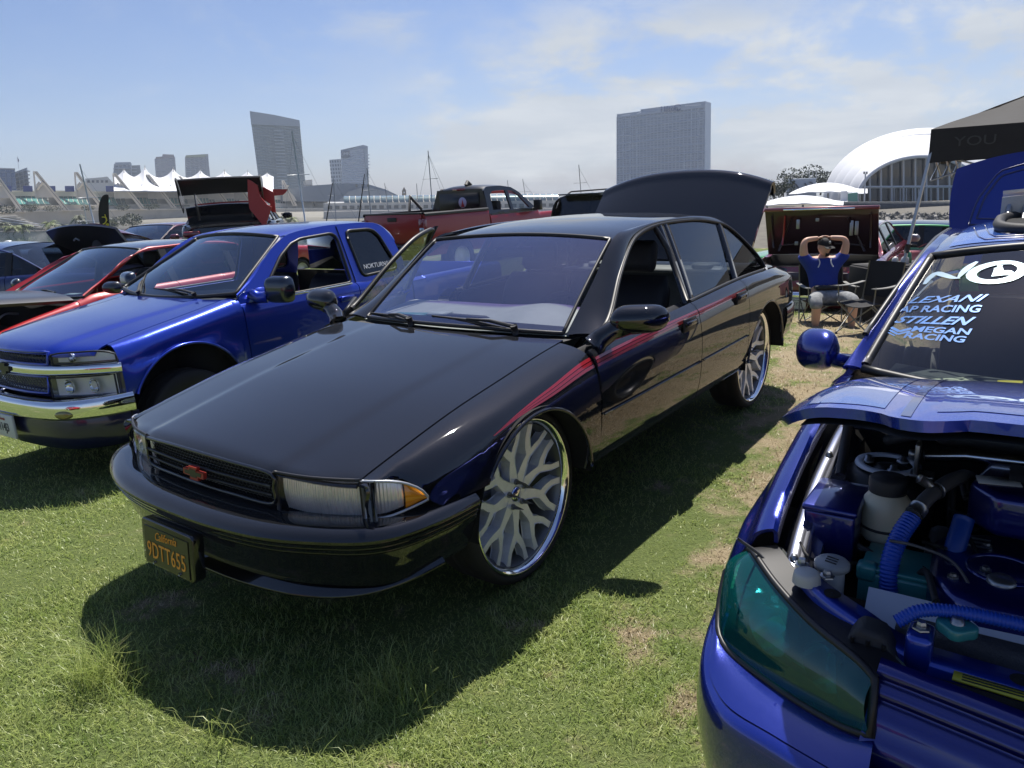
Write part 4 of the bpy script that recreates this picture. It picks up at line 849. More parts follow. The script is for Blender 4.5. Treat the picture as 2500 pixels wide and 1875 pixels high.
    c = np.array((1.0, 0, .535)); n = len(op) - 1; V = np.array([(x - .004, y, z) for x, y, z in op[:-1]] + [tuple(c)]); mk('grille_opening', V, [(i, (i + 1) % n, n) for i in range(n)], DARK, go)
    for z in (.515, .55): V, F = tubeVF([(1.004 - .34 * abs(y) ** 2.0, y, z) for y in np.linspace(-.33, .33, 22)], .007, 6); mk('grille_bar', V, F, BD, go)
    # ---- headlights: teal lens over dark housing with two bowls
    T_ = spl([(.375, .818, .760), (.43, .790, .785), (.53, .705, .770), (.63, .600, .757), (.72, .49, .758), (.745, .455, .745)], 26); Bm = spl([(.395, .872, .690), (.47, .862, .620), (.56, .815, .585), (.67, .66, .596), (.755, .52, .622), (.792, .448, .648)], 26)
    for sd in (-1, 1):
        h = empty('headlight', parent=root); G = between(T_, Bm, 12, .028, (.62, .45, .35)); V, F = gridVF(G)
        sided('lens', V, F, teal_lens(), h, sd, face=(1, .5, .2))
        G2 = between(T_ * .0 + T_ - np.array((.075, .055, .012)), Bm - np.array((.075, .055, -.012)), 10, .0); V, F = gridVF(G2); sided('housing', V, F, mat('lamp_housing', (.30, .32, .32), .35, .5), h, sd, face=(1, .5, .2))
        for (x, y, z), rr in (((.58, .715, .672), .062), ((.665, .575, .675), .056), ((.49, .80, .675), .040)):
            V, F = latheVF([(rr, .045), (rr * .97, .02), (rr * .7, -.015), (rr * .3, -.025), (.001, -.026)], (0, 0, 0), 'x', 28); a = R(28); V = np.stack([V[:, 0] * math.cos(a) - V[:, 1] * math.sin(a), V[:, 0] * math.sin(a) + V[:, 1] * math.cos(a), V[:, 2]], 1) + np.array((x - .045, y - .03, z)); sided('bowl', V, F, SILVER, h, sd)
        rim = np.concatenate([T_, Bm[::-1], T_[:1]]); V, F = tubeVF(rim, .009, 6); sided('seal', V, F, TRIM, h, sd)
        P = between(T_ + np.array((-.004, -.004, .004)), T_ - np.array((.05, .05, -.004)), 4); V, F = gridVF(P); sided('upper_trim', V, F, TRIM, h, sd, face=(0, 0, 1))
    # ---- radiator support and things along it
    beam = spl([(.47, -.665, .800), (.53, -.60, .790), (.575, -.50, .770), (.60, -.42, .748), (.605, -.3, .742), (.61, 0, .742), (.605, .3, .742), (.60, .42, .748), (.575, .5, .77), (.53, .6, .79), (.47, .665, .80)], 60)
    P = []
    for i, q in enumerate(beam): P.append([q + np.array(o) for o in ((-.035, 0, -.05), (-.035, 0, -.008), (-.030, 0, .0), (-.008, 0, -.004), (.006, 0, .002), (.030, 0, .0), (.035, 0, -.008), (.040, 0, -.055))])
    V, F = gridVF(np.array(P)); rs_ = mk('radiator_support', V, F, bluepaint('beam_blue', (.004, .012, .16), (.006, .04, .38), .35, 0.0), root, face=(0, 0, 1))
    for y in (-.58, -.40, -.22, .22): V, F = latheVF([(.001, .003), (.016, .003), (.02, .0)], (float(np.interp(y, beam[:, 1], beam[:, 0])), y, float(np.interp(y, beam[:, 1], beam[:, 2])) + .002), 'z', 16); mk('support_hole', V, F, DARK, rs_)
    b = B(); b.box((.655, -.235, .741), (.03, .19, .004), rz=-.03); b.mk('warning_label', mat('label_yellow', (.55, .50, .04), .5), rs_)
    for k in range(3): b = B(); b.box((.645 + k * .009, -.235 - .01 * k, .7445), (.003, .16 - .02 * k, .001)); b.mk('label_line', MATTE, rs_)
    b = B(); b.add(*prismVF([(-.535, .60), (-.435, .60), (-.420, .72), (-.455, .790), (-.505, .795), (-.545, .72)], .595, .665, 'x')); dk = b.mk('lamp_bracket', MATTE, root, bevel=.012)
    for y in (-.52, -.49, -.46): V, F = tubeVF([(.668, y, .61), (.668, y + .008, .775)], .004, 4); mk('bracket_rib', V, F, MATTE, dk)
    b = B(); b.box((.605, -.395, .745), (.075, .05, .10)); br = b.mk('latch_bracket', bluepaint('beam_blue', 0, 0), root, bevel=.012)
    for q in ((.605, -.395, .797), (.485, -.660, .812), (.50, -.600, .805)):
        V, F = latheVF([(.001, .016), (.008, .016), (.010, .010), (.010, .004), (.017, .003), (.018, 0)], q, 'z', 6); mk('bolt', V, F, STEEL, root, smooth=False)
    V, F = latheVF([(.001, .018), (.022, .018), (.028, .014), (.030, .004), (.032, -.01)], (.52, -.640, .80), 'z', 20); mk('rubber_stop', V, F, mat('grey_rubber', (.45, .45, .42), .5), root)
    cap = [( .034 * (1 + .10 * math.cos(4 * q)) , q) for q in np.linspace(0, 2 * np.pi, 40, endpoint=False)]; V, F = prismVF([(r * math.cos(q) + .585, r * math.sin(q) - .335) for r, q in cap], .795, .818, 'z'); mk('radiator_cap', V, F, HINT, root, bevel=.004)
    V, F = latheVF([(.001, .012), (.01, .012), (.014, 0)], (.585, -.335, .818), 'z', 12); mk('cap_centre', V, F, STEEL, root)
    b = B(); b.box((.50, -.10, .64), (.06, .70, .20)); b.mk('radiator', mat('radiator_grey', (.05, .05, .055), .5, bump=.5, bscale=180), root)
    P = [[(x, y, .775 - .9 * (x - .50) ** 2 - .035 * k) for k, x in enumerate((.44, .47, .50, .53))] for y in np.linspace(-.52, .5, 12)]; V, F = gridVF(np.array(P)); mk('radiator_shroud', V, F, mat('shroud_white', (.42, .45, .52), .3, .3), root, face=(0, 0, 1))
    b = B(); b.box((.70, -.12, .68), (.05, .80, .12)); b.mk('grille_void', DARK, root)
    # ---- bay contents
    b = B(); b.box((.05, 0, .50), (.95, 1.36, .04)); b.box((-.33, 0, .72), (.03, 1.4, .5)); b.box((.40, 0, .55), (.04, 1.3, .3)); b.mk('bay_floor', DARK, root)
    def hose(name, pts, r, m, ridge=.0018, per=.0085, n=10):
        L = np.linalg.norm(np.diff(np.array(pts), axis=0), axis=1).sum(); k = int(L / per * 4); q = spl(pts, k); rr = r + ridge * np.cos(np.arange(k) * np.pi / 2); V, F = tubeVF(q, rr, n); return mk(name, V, F, m, root)
    HB = mat('blue_loom', (.008, .06, .42), .4)
    hose('corrugated_hose', [(.36, -.478, .62), (.36, -.485, .70), (.345, -.492, .79), (.30, -.482, .845), (.255, -.462, .885)], .021, HB)
    q = spl([(.258, -.464, .883), (.20, -.440, .915), (.12, -.405, .935), (.06, -.375, .935), (.0, -.36, .91)], 24); V, F = tubeVF(q, .018, 10); rp = mk('radiator_pipe', V, F, mat('hose_grey', (.07, .07, .075), .45), root)
    V, F = tubeVF(q[1:4], .022, 12); mk('hose_clamp', V, F, STEEL, rp); V, F = tubeVF(q[8:10], .022, 12); mk('hose_clamp', V, F, STEEL, rp); V, F = tubeVF([q[9], q[9] + np.array((.02, -.04, .03))], .012, 8); mk('bleed_nipple', V, F, STEEL, rp)
    hose('corrugated_hose', [(.60, -.44, .795), (.585, -.40, .825), (.565, -.33, .832), (.545, -.2, .826), (.54, 0, .82), (.54, .2, .80)], .0135, HB, .0014, .007)
    b = B(); b.box((.285, -.475, .665), (.15, .165, .20)); bt = b.mk('battery', HINT, root, bevel=.008)
    b = B(); b.box((.285, -.475, .771), (.145, .16, .012)); b.mk('battery_lid', HINT, bt, bevel=.004); b = B(); b.box((.345, -.54, .762), (.04, .045, .045)); b.mk('terminal_cover', HINT, bt, bevel=.01)
    b = B(); b.box((.165, -.650, .775), (.20, .125, .16)); fx = b.mk('fuse_box', BD, root, bevel=.008); b = B(); b.box((.165, -.650, .862), (.21, .135, .02)); b.mk('fuse_box_lid', bluepaint('lid_blue', (.004, .008, .09), (.006, .014, .2), .35, 0), fx, bevel=.008)
    V, F = latheVF([(.001, -.10), (.050, -.10), (.058, -.09), (.060, -.02), (.056, .01), (.042, .03), (.040, .035)], (.14, -.535, .86), 'z', 28); rv = mk('fluid_reservoir', V, F, mat('cream_plastic', (.52, .50, .38), .4), root)
    V, F = latheVF([(.045, -.012), (.046, .022), (.042, .028), (.001, .028)], (.14, -.535, .905), 'z', 28); mk('reservoir_cap', V, F, MATTE, rv); V, F = latheVF([(.0605, -.004), (.062, 0), (.0605, .004)], (.14, -.535, .80), 'z', 28); mk('reservoir_band', V, F, MATTE, rv)
    V, F = latheVF([(.030, -.16), (.030, -.02), (.026, -.01)], (.425, -.605, .80), 'z', 20); wn = mk('washer_neck', V, F, mat('pale_plastic', (.42, .42, .40), .5), root); V, F = latheVF([(.026, -.012), (.040, -.008), (.040, .004), (.034, .010), (.001, .012)], (.425, -.605, .80), 'z', 24); mk('washer_cap', V, F, mat('cap_grey', (.30, .31, .31), .5), wn)
    for k in range(3): V, F = tubeVF([(.415 + .012 * k, -.618, .8125), (.415 + .012 * k + .006, -.592, .8125)], .002, 4); mk('cap_print', V, F, MATTE, wn)
    # strut tower with ring and bar
    V, F = latheVF([(.13, -.30), (.125, -.06), (.105, -.015), (.085, .0), (.07, .0), (.068, -.012), (.04, -.014), (.038, .0), (.02, .006), (.001, .008)], (-.10, -.57, .872), 'z', 32); st = mk('strut_tower', V, F, TRIM, root)
    V, F = latheVF([(.088, .001), (.086, .008), (.066, .008), (.064, .001)], (-.10, -.57, .876), 'z', 36); mk('strut_ring', V, F, mat('ring_white', (.72, .74, .78), .3), st)
    for q in (0.4, 2.5, 4.6): V, F = latheVF([(.001, .02), (.009, .02), (.011, .008), (.018, .006), (.018, 0)], (-.10 + .054 * math.cos(q), -.57 + .054 * math.sin(q), .876), 'z', 6); mk('strut_nut', V, F, STEEL, st)
    V, F = tubeVF([(-.03, -.475, .945), (-.05, -.38, .955), (-.06, -.25, .955), (-.06, .3, .95), (-.04, .48, .94)], .017, 12); sb = mk('strut_brace', V, F, mat('brace_alloy', (.45, .50, .60), .2, 1.0), root)
    b = B(); b.box((-.03, -.49, .935), (.045, .012, .09)); b.box((-.03, -.475, .89), (.05, .06, .01)); b.mk('brace_mount', STEEL, sb, bevel=.004); V, F = latheVF([(.001, -.012), (.012, -.012), (.012, .012), (.001, .012)], (-.03, -.5, .945), 'y', 6); mk('brace_bolt', V, F, STEEL, sb)
    # engine cover and intake
    ec = [(.10, -.40), (.16, -.42), (.36, -.41), (.43, -.37), (.46, -.30), (.45, .1), (.40, .3), (.12, .3), (.06, .1), (.06, -.3)]
    V, F = prismVF(ec, .62, .800, 'z'); eng = mk('engine_cover', V, F, BD, root, bevel=.03, bseg=4)
    V, F = latheVF([(.075, .0), (.072, .006), (.068, .006), (.066, .0)], (.27, -.27, .801), 'z', 40); mk('cover_ring', V, F, BD, eng); V, F = latheVF([(.001, .012), (.022, .012), (.030, .005), (.030, 0)], (.33, -.27, .80), 'z', 24); mk('oil_cap', V, F, STEEL, eng)
    for k in range(3): V, F = tubeVF([(.13 + .022 * k, -.385, .803), (.13 + .022 * k, -.30, .803)], .003, 5); mk('cover_rib', V, F, STEEL, eng)
    b = B(); b.prism([(-.06, -.33), (.12, -.36), (.19, -.30), (.19, -.05), (-.06, -.05)], .84, .95, 'z'); ib = b.mk('air_box', BD, root, bevel=.02, bseg=3); b = B(); b.box((.03, -.18, .952), (.12, .2, .006)); b.mk('air_box_panel', MATTE, ib)
    for c0 in ((.02, -.38, .80), (.05, -.37, .83)):
        a = np.linspace(R(60), R(300), 24); V, F = tubeVF([(c0[0] + .13 * math.cos(q), c0[1] + .03 * math.cos(q), c0[2] + .10 * math.sin(q)) for q in a], .007, 6); mk('wiring_loop', V, F, MATTE, root)
    V, F = tubeVF(spl([(-.25, -.60, .90), (-.22, -.5, .945), (-.2, -.40, .96), (-.2, -.28, .955), (-.22, -.1, .93)], 26), [.018] * 8 + [.032] * 10 + [.022] * 8, 10); mk('wiring_harness', V, F, mat('harness_grey', (.06, .06, .06), .5, bump=.4), root)
    V, F = tubeVF(spl([(-.14, -.66, .80), (-.0, -.66, .835), (.05, -.60, .85), (.06, -.5, .85)], 30), .009, 8); mk('loom_cable', V, F, MATTE, root)
    q = spl([(.40, -.40, .60), (.33, -.40, .66), (.20, -.41, .72), (.05, -.41, .76)], 16); V, F = tubeVF(q, .030, 10); mk('intake_pipe', V, F, mat('pipe_grey', (.10, .10, .105), .4, .3), root)
    V, F = tubeVF(spl([(.15, -.36, .86), (.20, -.37, .80), (.24, -.38, .72)], 12), .024, 10); mk('blue_duct', V, F, mat('duct_blue', (.006, .05, .28), .4), root)
    rb_ = random.Random(5)                  # wiring, clips and small fittings that fill the bay
    for k in range(22):
        x0, y0, z0 = rb_.uniform(-.22, .40), rb_.uniform(-.64, -.12), rb_.uniform(.66, .80); pts = [(x0, y0, z0)]
        for j in range(3): x0 += rb_.uniform(-.12, .12); y0 += rb_.uniform(-.10, .12); z0 = min(.86, max(.62, z0 + rb_.uniform(-.05, .06))); pts.append((x0, y0, z0))
        V, F = tubeVF(spl(pts, 18), rb_.choice((.004, .006, .008)), 6); mk('engine_wire', V, F, rb_.choice((MATTE, MATTE, TRIM, mat('hose_grey'))), root)
    for k in range(14):
        b = B(); b.box((rb_.uniform(-.25, .38), rb_.uniform(-.60, -.15), rb_.uniform(.70, .80)), (rb_.uniform(.02, .05), rb_.uniform(.02, .05), rb_.uniform(.02, .05)), rz=rb_.uniform(0, 3)); b.mk('connector', rb_.choice((MATTE, TRIM, STEEL)), root, bevel=.004)
    for k in range(9):
        V, F = latheVF([(.001, .010), (.007, .010), (.008, .004), (.013, .003), (.013, 0)], (rb_.uniform(.08, .42), rb_.uniform(-.40, -.12), .801), 'z', 6); mk('cover_bolt', V, F, STEEL, eng, smooth=False)
    b = B(); b.box((.10, -.30, .952), (.05, .09, .003), rz=.2); b.mk('service_label', mat('label_white', (.5, .5, .48), .5), root)
    # cowl edge
    P = [[(-.30 + .10 * t - .0 * y, y, .975 + .012 * math.sin(t * 3.1) - .02 * t - .03 * y * y) for t in np.linspace(0, 1, 6)] for y in np.linspace(-.72, .72, 25)]; V, F = gridVF(np.array(P)); mk('cowl_seal', V, F, mat('cowl_gloss', (.02, .02, .035), .15, coat=1), root, face=(0, 0, 1)); V, F = tubeVF([(-.21, y, .962 - .03 * y * y) for y in np.linspace(-.7, .7, 20)], .014, 8); mk('cowl_rubber', V, F, mat('cowl_gloss'), root)
    # ---- hood, propped open
    th = R(9.4); hx, hz_ = -.44, 1.035
    fr = CV((0, 1.12), (.20, 1.12), (.26, 1.115), (.345, 1.10), (.375, 1.135), (.42, 1.165), (.47, 1.14), (.50, 1.09), (.56, 1.045), (.62, 1.035), (.70, .985), (.735, .90))
    P = []
    for y in np.linspace(-.735, .735, 81):
        a = abs(y); L = float(fr(a)); row = []
        for t in np.concatenate([np.linspace(0, .94, 20), [.965, .985, 1.0]]):
            l = L * t; h = .034 * (1 - (a / .735) ** 2) + .045 * math.sin(math.pi * min(1, t * .75)) - .10 * max(0, t - .72) ** 1.6 - .05 * max(0, (a - .60) / .135) ** 2
            row.append((hx + l * math.cos(th) - h * math.sin(th), y, hz_ + l * math.sin(th) + h * math.cos(th)))
        P.append(row)
    P = np.array(P); V, F = gridVF(P); ho = mk('hood', V, F, bluepaint('hood_lit_blue', (.010, .028, .30), (.018, .055, .55), .25, .2), root, solid=.022, face=(0, 0, 1))  # brighter copy of the body blue, standing in for sun on the hood
    # painted graphic panels on the hood: raised film
    def film(name, ya, yb_, ta, tb, m, lift=.0012):
        ya_, yb2 = int((ya + .735) / 1.47 * 80), int((yb_ + .735) / 1.47 * 80); G = P[ya_:yb2 + 1, ta:tb + 1] + np.array((-math.sin(th), 0, math.cos(th))) * lift; V, F = gridVF(G); return mk(name, V, F, m, ho, face=(0, 0, 1))
    film('hood_graphic', -.66, -.48, 8, 20, bluepaint('graphic_sky', (.015, .07, .36), (.03, .14, .60), .25, .2)); film('hood_graphic', -.45, -.425, 4, 21, GD); film('hood_graphic', -.40, .40, 3, 19, bluepaint('graphic_mid', (.01, .04, .30), (.02, .07, .5), .25, .2))
    for sd in (-1, 1): V, F = tubeVF([(.10, sd * .66, .90), (-.02, sd * .67, 1.0), (-.06, sd * .675, 1.10)], .013, 8); mk('hood_strut', V, F, MATTE, root); 
    P2 = P.copy(); P2 = P2[4:-4, :] + np.array((math.sin(th), 0, -math.cos(th))) * .035; V, F = gridVF(P2); mk('hood_liner', V, F, DARK, ho)
    # ---- cabin
    def ws(s, t):
        b0 = np.array((-.40 - .20 * s * s, .735 * s, 1.020 + .012 * s * s)); h0 = np.array((-1.08 - .10 * s * s, .615 * s, 1.425 - .062 * s * s)); return b0 * (1 - t) + h0 * t + np.array((.5, 0, .8)) * .045 * (1 - s * s * .8) * 4 * t * (1 - t)
    V, F = gridVF(np.array([[ws(s, t) for s in np.linspace(-1, 1, 33)] for t in np.linspace(0, 1, 24)])); w_ = mk('windshield', V, F, glass('tuner_screen', (.62, .68, .68), boost=.015), root)
    e_ = np.concatenate([[ws(s, 0) for s in np.linspace(-1, 1, 24)], [ws(1, t) for t in np.linspace(.03, 1, 20)], [ws(s, 1) for s in np.linspace(1, -1, 24)], [ws(-1, t) for t in np.linspace(1, .03, 20)]]); V, F = tubeVF(e_, .016, 8); mk('gasket', V, F, TRIM, w_)
    def decal(txt, size, s0, t0, m, shear=0.0, sx=1.0, align='CENTER', spacing=1.0, bold=0.0):
        o = textmesh('decal', txt, size, m, w_, None, .0, shear, align, spacing, sx, bold); me = o.data
        for v in me.vertices:                # lay the flat lettering on the curved glass
            u, q = v.co.x, v.co.y; p = ws(s0 + u / .67, t0 + q / .80); d = ws(s0 + u / .67 + .01, t0 + q / .8) - p; e = ws(s0 + u / .67, t0 + q / .8 + .01) - p; n = np.cross(d, e); n /= np.linalg.norm(n); n = n if n[2] > 0 else -n; v.co = Vector(p + n * .003)
        o.name = 'lettering'; return o
    DC = mat('decal_sky_blue', (.05, .17, .46), .35, .2, .5, var=.35, vscale=7); DW = mat('decal_pale', (.32, .44, .52), .3, .2, .5, var=.25, vscale=9)
    def strokes(name, polys, s0, t0, k, m):  # brush lettering drawn as tapering strokes (u right, v up, width)
        b = B()
        for st_ in polys:
            q = spl(st_, 26); A = []; 
            tg = np.gradient(q[:, :2], axis=0); tg /= np.linalg.norm(tg, axis=1)[:, None] + 1e-9
            for (u, v, wd), tt in zip(q, tg):
                for sg in (-1, 1):
                    uu, vv = (u - sg * tt[1] * wd) * k, (v + sg * tt[0] * wd) * k; p = ws(s0 + uu / .67, t0 + vv / .80); d = ws(s0 + uu / .67 + .01, t0 + vv / .8) - p; e = ws(s0 + uu / .67, t0 + vv / .8 + .01) - p; n = np.cross(d, e); n /= np.linalg.norm(n); n = n if n[2] > 0 else -n; A.append(p + n * .003)
            b.grid(np.array(A).reshape(-1, 2, 3))
        return b.mk(name, m, w_)
    # axes on the glass: +s runs to the car's left, which is to the viewer's right
    strokes('brush_letter', [[(-.50, -.60, .05), (-.46, -.25, .09), (-.34, 0.02, .10), (-.1, -.12, .10), (.20, -.34, .07), (.42, -.42, .01)], [(.36, -.40, .03), (.42, -.05, .10), (.52, .25, .11), (.66, .52, .05)]], -.845, .795, .125, DW)
    strokes('brush_letter', [[(.62, .30, .03), (.30, .46, .09), (-.10, .48, .12), (-.5, .25, .15), (-.62, -.10, .14), (-.42, -.42, .12), (0, -.56, .11), (.42, -.42, .13), (.62, -.05, .13), (.55, .24, .10), (.28, .42, .02)], [(.0, .22, .10), (.04, .05, .12), (.08, -.25, .16)], [(-.04, .30, .03), (.10, .30, .03)], [(.12, -.05, .08), (.30, -.12, .12), (.42, -.22, .05)]], -.605, .770, .125, DW)
    strokes('brush_letter', [[(-.3, .48, .12), (-.22, .2, .10), (-.2, -.3, .09), (-.14, -.62, .02)], [(-.2, -.05, .04), (.15, .2, .09), (.4, .5, .08)], [(-.1, 0, .04), (.2, -.25, .09), (.45, -.55, .04)]], -.40, .765, .13, DW)
    strokes('brush_letter', [[(-.5, .4, .08), (0, .42, .10), (.5, .45, .05)], [(0, .4, .1), (0, -.1, .09), (.05, -.55, .02)]], -.24, .765, .13, DW)
    decal('LEXANI', .060, -.80, .555, DC, .45, 1.15, bold=.0010); decal('AP RACING', .058, -.80, .477, DC, .1, .84, bold=.0014); decal('STILLEN', .062, -.815, .390, DC, .5, 1.02, bold=.0016); decal('MEGAN', .044, -.75, .322, DC, .12, 1.15, bold=.0012); decal('RACING', .044, -.765, .272, DC, .12, 1.1, bold=.0012)
    strokes('chevron', [[(-.5, .35, .09), (0, .0, .09)], [(0, .0, .09), (.5, .35, .09)], [(-.5, .08, .07), (0, -.26, .07)], [(0, -.26, .07), (.5, .08, .07)], [(-.5, -.17, .04), (-.1, -.42, .04)]], -.93, .298, .066, DC)
    zr = CV((-1.08, 1.425), (-1.3, 1.447), (-1.7, 1.466), (-2.1, 1.46), (-2.5, 1.43), (-2.7, 1.40)); wr = CV((-1.08, .60), (-1.2, .612), (-1.7, .60), (-2.7, .58))
    def rf(s, u): x = (-1.085 - .10 * s * s) * (1 - u) - 2.68 * u; return np.array((x, s * float(wr(x)), float(zr(x)) - .030 * s * s - .032 * s ** 6))
    V, F = gridVF(np.array([[rf(s, u) for s in np.linspace(-1, 1, 31)] for u in np.linspace(0, 1, 24)])); ro = mk('roof', V, F, BL, root, solid=.02, face=(0, 0, 1))
    V, F = gridVF(np.array([[rf(s, u) + np.array((0, 0, .002)) for s in np.linspace(-.92, .92, 31)] for u in np.linspace(.03, .55, 16)])); mk('roof_graphic', V, F, bluepaint('graphic_cyan', (.015, .09, .50), (.04, .22, .80), .25, .2), ro, face=(0, 0, 1))
    for k, (wd, u0) in enumerate(((.86, .06), (.80, .09), (.74, .12))):
        q = [rf(wd * math.copysign(min(1, abs(a)), a), u0 + .30 * max(0, (abs(a) - .86) / .14) ** 1.4 * 1.0 if abs(a) > .86 else u0) for a in np.linspace(-1, 1, 41)]
        V, F = tubeVF(np.array(q) + np.array((0, 0, .0025)), .0035, 4); mk('roof_pinstripe', V, F, GD, ro)
    # pop-up sunroof with wind lip and sun-bleached shade
    a = np.linspace(0, 2 * np.pi, 60); sp_ = [(-1.60 + .34 * math.copysign(abs(math.cos(q)) ** .55, math.cos(q)), .42 * math.copysign(abs(math.sin(q)) ** .55, math.sin(q)), 0) for q in a]; sp_ = [(x, y, float(zr(x)) - .018 * (y / .6) ** 2 + .012) for x, y, _ in sp_]
    V, F = tubeVF(sp_, .022, 8, False); sr_ = mk('sunroof', V, F, MATTE, root); V = np.array(sp_[:-1] + [(-1.6, 0, 1.468)]); mk('sunroof_opening', V + np.array((0, 0, -.004)), [(i, (i + 1) % 59, 59) for i in range(59)], DARK, sr_)
    V, F = gridVF(np.array([[(-1.98 + .10 * t, y, 1.545 + .045 * t - .018 * (y / .4) ** 2) for t in (0, .35, .7, 1)] for y in np.linspace(-.43, .43, 13)])); mk('sunroof_shade', V, F, mat('shade_fabric', (.60, .54, .46), .8, bump=.4, bscale=90), sr_, solid=.012)
    V, F = gridVF(np.array([[(-1.86, y, 1.575 - .018 * (y / .4) ** 2 - .075 * t) for t in (0, .5, 1)] for y in np.linspace(-.43, .43, 13)])); mk('sunroof_shade_front', V, F, mat('shade_fabric'), sr_, solid=.01)
    for y in (-.40, -.34, .34, .40): V, F = tubeVF([(-1.80, y, 1.46), (-1.88, y, 1.54)], .012, 6); mk('sunroof_arm', V, F, STEEL, sr_)
    # sides
    zb = CV((-.5, 1.0), (-1.5, 1.02), (-2.6, 1.03), (-3.2, 1.02), (-4.0, .99)); dyr = CV((-3.0, 0), (-3.5, -.03), (-3.85, -.10))
    def dctrl(x): z = float(zb(x)); d = float(dyr(x)) if x < -3 else 0; return [(.80 + d, z), (.825 + d, z - .015), (.858 + d, z - .08), (.872 + d, .82), (.876 + d, .66), (.868 + d, .48), (.85 + d, .32), (.82 + d, .24)]
    rb = archz(-2.80, .335, .36, .24); TI = mat('truck_trim_inside'); TG = glass('tuner_tint', (.10, .11, .12))
    top = CV((-.72, 1.13), (-1.0, 1.275), (-1.25, 1.362), (-1.6, 1.40), (-2.1, 1.395), (-2.45, 1.345), (-2.75, 1.20), (-2.95, 1.06))
    yside = lambda z: .80 - .43 * (z - 1.02)
    for sd in (-1, 1):
        for nm, xa, xb in (('door', -.628, -1.72), ('rear_door', -1.73, -2.62)):
            V, F = gridVF(sidegrid(xsamp(xa, xb, 18, [(-2.8, .36)]), dctrl, rb, 16)); d = sided(nm, V, F, BL, root, sd, solid=.02); b = B(); b.box((xb + .16, .885, .90), (.17, .025, .035)); sided('handle', b.v[0], b.f, BL, d, sd, bevel=.01)
        V, F = gridVF(sidegrid(xsamp(-2.63, -3.9, 26, [(-2.8, .36)]), dctrl, rb, 16)); sided('quarter_panel', V, F, BL, root, sd, solid=.02)
        O = spl([ws(1, 0) + np.array((0, .0, 0)), ws(1, .5), ws(1, 1), rf(1, .15), rf(1, .5), rf(1, 1), (-3.0, .62, 1.24), (-3.3, .66, 1.08)], 60); I = rs(np.array([(-.60, .805, 1.03)] + [(x, yside(float(top(x))), float(top(x))) for x in np.linspace(-.72, -2.95, 30)] + [(-3.1, .80, 1.03)]), 60); V, F = gridVF(between(O, I, 8, .016, (0, .8, .6))); sided('roof_rail', V, F, BL, root, sd, solid=.012)
        P_ = []
        for x in np.linspace(-.80, -2.85, 26): z1 = float(top(x)); P_.append([(x, yside(z) - .008, z) for z in np.linspace(float(zb(x)), z1, 8)])
        V, F = gridVF(np.array(P_)); sided('side_window', V, F, TG, root, sd)
        V, F = tubeVF([(x, yside(float(top(x))) + .004, float(top(x))) for x in np.linspace(-.72, -2.95, 40)], .012, 6); sided('window_moulding', V, F, TRIM, root, sd)
        P_ = []
        for t in np.linspace(0, 1, 16):
            k = max(.03, 1 - abs(2 * t - 1) ** 3.0) ** .5; a = np.linspace(0, 2 * np.pi, 22, endpoint=False); ca, sa = np.cos(a), np.sin(a); P_.append(np.stack([-.80 - .10 * t + .085 * k * ca * np.where(ca > 0, 1.15, .25), np.full(22, .855 + .180 * t), 1.045 + .082 * k * np.sign(sa) * abs(sa) ** .85 - .02 * t], 1))
        V, F = gridVF(np.array(P_), False, True); F += [tuple(range(22)), tuple(range(330, 352))[::-1]]; mo = sided('mirror', V, F, BL, root, sd); b = B(); b.tube([(-.74, .79, 1.02), (-.78, .85, 1.01), (-.81, .92, 1.015)], .03, 10); sided('mirror_arm', np.concatenate(b.v), b.f, BL, mo, sd)
    # trunk lid standing open
    P_ = []
    for s in np.linspace(-1, 1, 41):
        a = abs(s); zt = 1.775 - .10 * a ** 3 ; yt = .765; row = []
        for t in np.linspace(0, 1, 16): row.append((-3.30 - .28 * t, s * (.70 + .07 * math.sin(t * 2.2)) , 1.10 + (zt - 1.10) * t))
        P_.append(row)
    P_ = np.array(P_); V, F = gridVF(P_); tl = mk('trunk_lid', V, F, bluepaint('lid_deep_blue', (.004, .008, .10), (.006, .016, .22), .3, .1), root, solid=.05, face=(1, 0, .3))
    gp = [(-.86, .38), (-.80, .62), (-.68, .85), (-.30, .93), (-.34, .30)]; nvec = np.array((.93, 0, .36))
    def onlid(s, t): i = (s + 1) / 2 * 40; j = t * 15; i0, j0 = min(int(i), 39), min(int(j), 14); fi, fj = i - i0, j - j0; return (P_[i0, j0] * (1 - fi) + P_[i0 + 1, j0] * fi) * (1 - fj) + (P_[i0, j0 + 1] * (1 - fi) + P_[i0 + 1, j0 + 1] * fi) * fj
    for sg in (1, -1):
        for sc_, m in ((1.0, GD), (.80, GD)):
            c = np.array((-.58, .62)); q = rs(np.array([c + (np.array(p_) - c) * sc_ for p_ in gp + gp[:1]]), 40); V, F = tubeVF([onlid(sg * s, t) + nvec * .003 for s, t in q], .006, 4); mk('lid_pinstripe', V, F, m, tl)
        q = rs(np.array(gp + gp[:1]), 30)[:-1]; V = np.array([onlid(sg * s, t) + nvec * .002 for s, t in q] + [onlid(sg * -.58, .62) + nvec * .002]); mk('lid_graphic', V, [(i, (i + 1) % 29, 29) for i in range(29)], bluepaint('lid_panel_blue', (.004, .012, .14), (.008, .035, .30), .3, .1), tl, face=(1, 0, .3))
    # inside
    b = B(); b.box((-1.6, 0, .36), (2.4, 1.5, .06)); b.box((-.50, 0, .7), (.2, 1.4, .55)); b.mk('floor_pan', DARK, root)
    V, F = gridVF(np.array([[(-.45 - .14 * s * s - .50 * t, .68 * s, 1.0 - .03 * t - .3 * max(0, t - .8)) for s in np.linspace(-1, 1, 21)] for t in np.linspace(0, 1.1, 10)])); dso = mk('dashboard', V, F, mat('dash_slate', (.05, .055, .055), .6), root, face=(0, 0, 1))
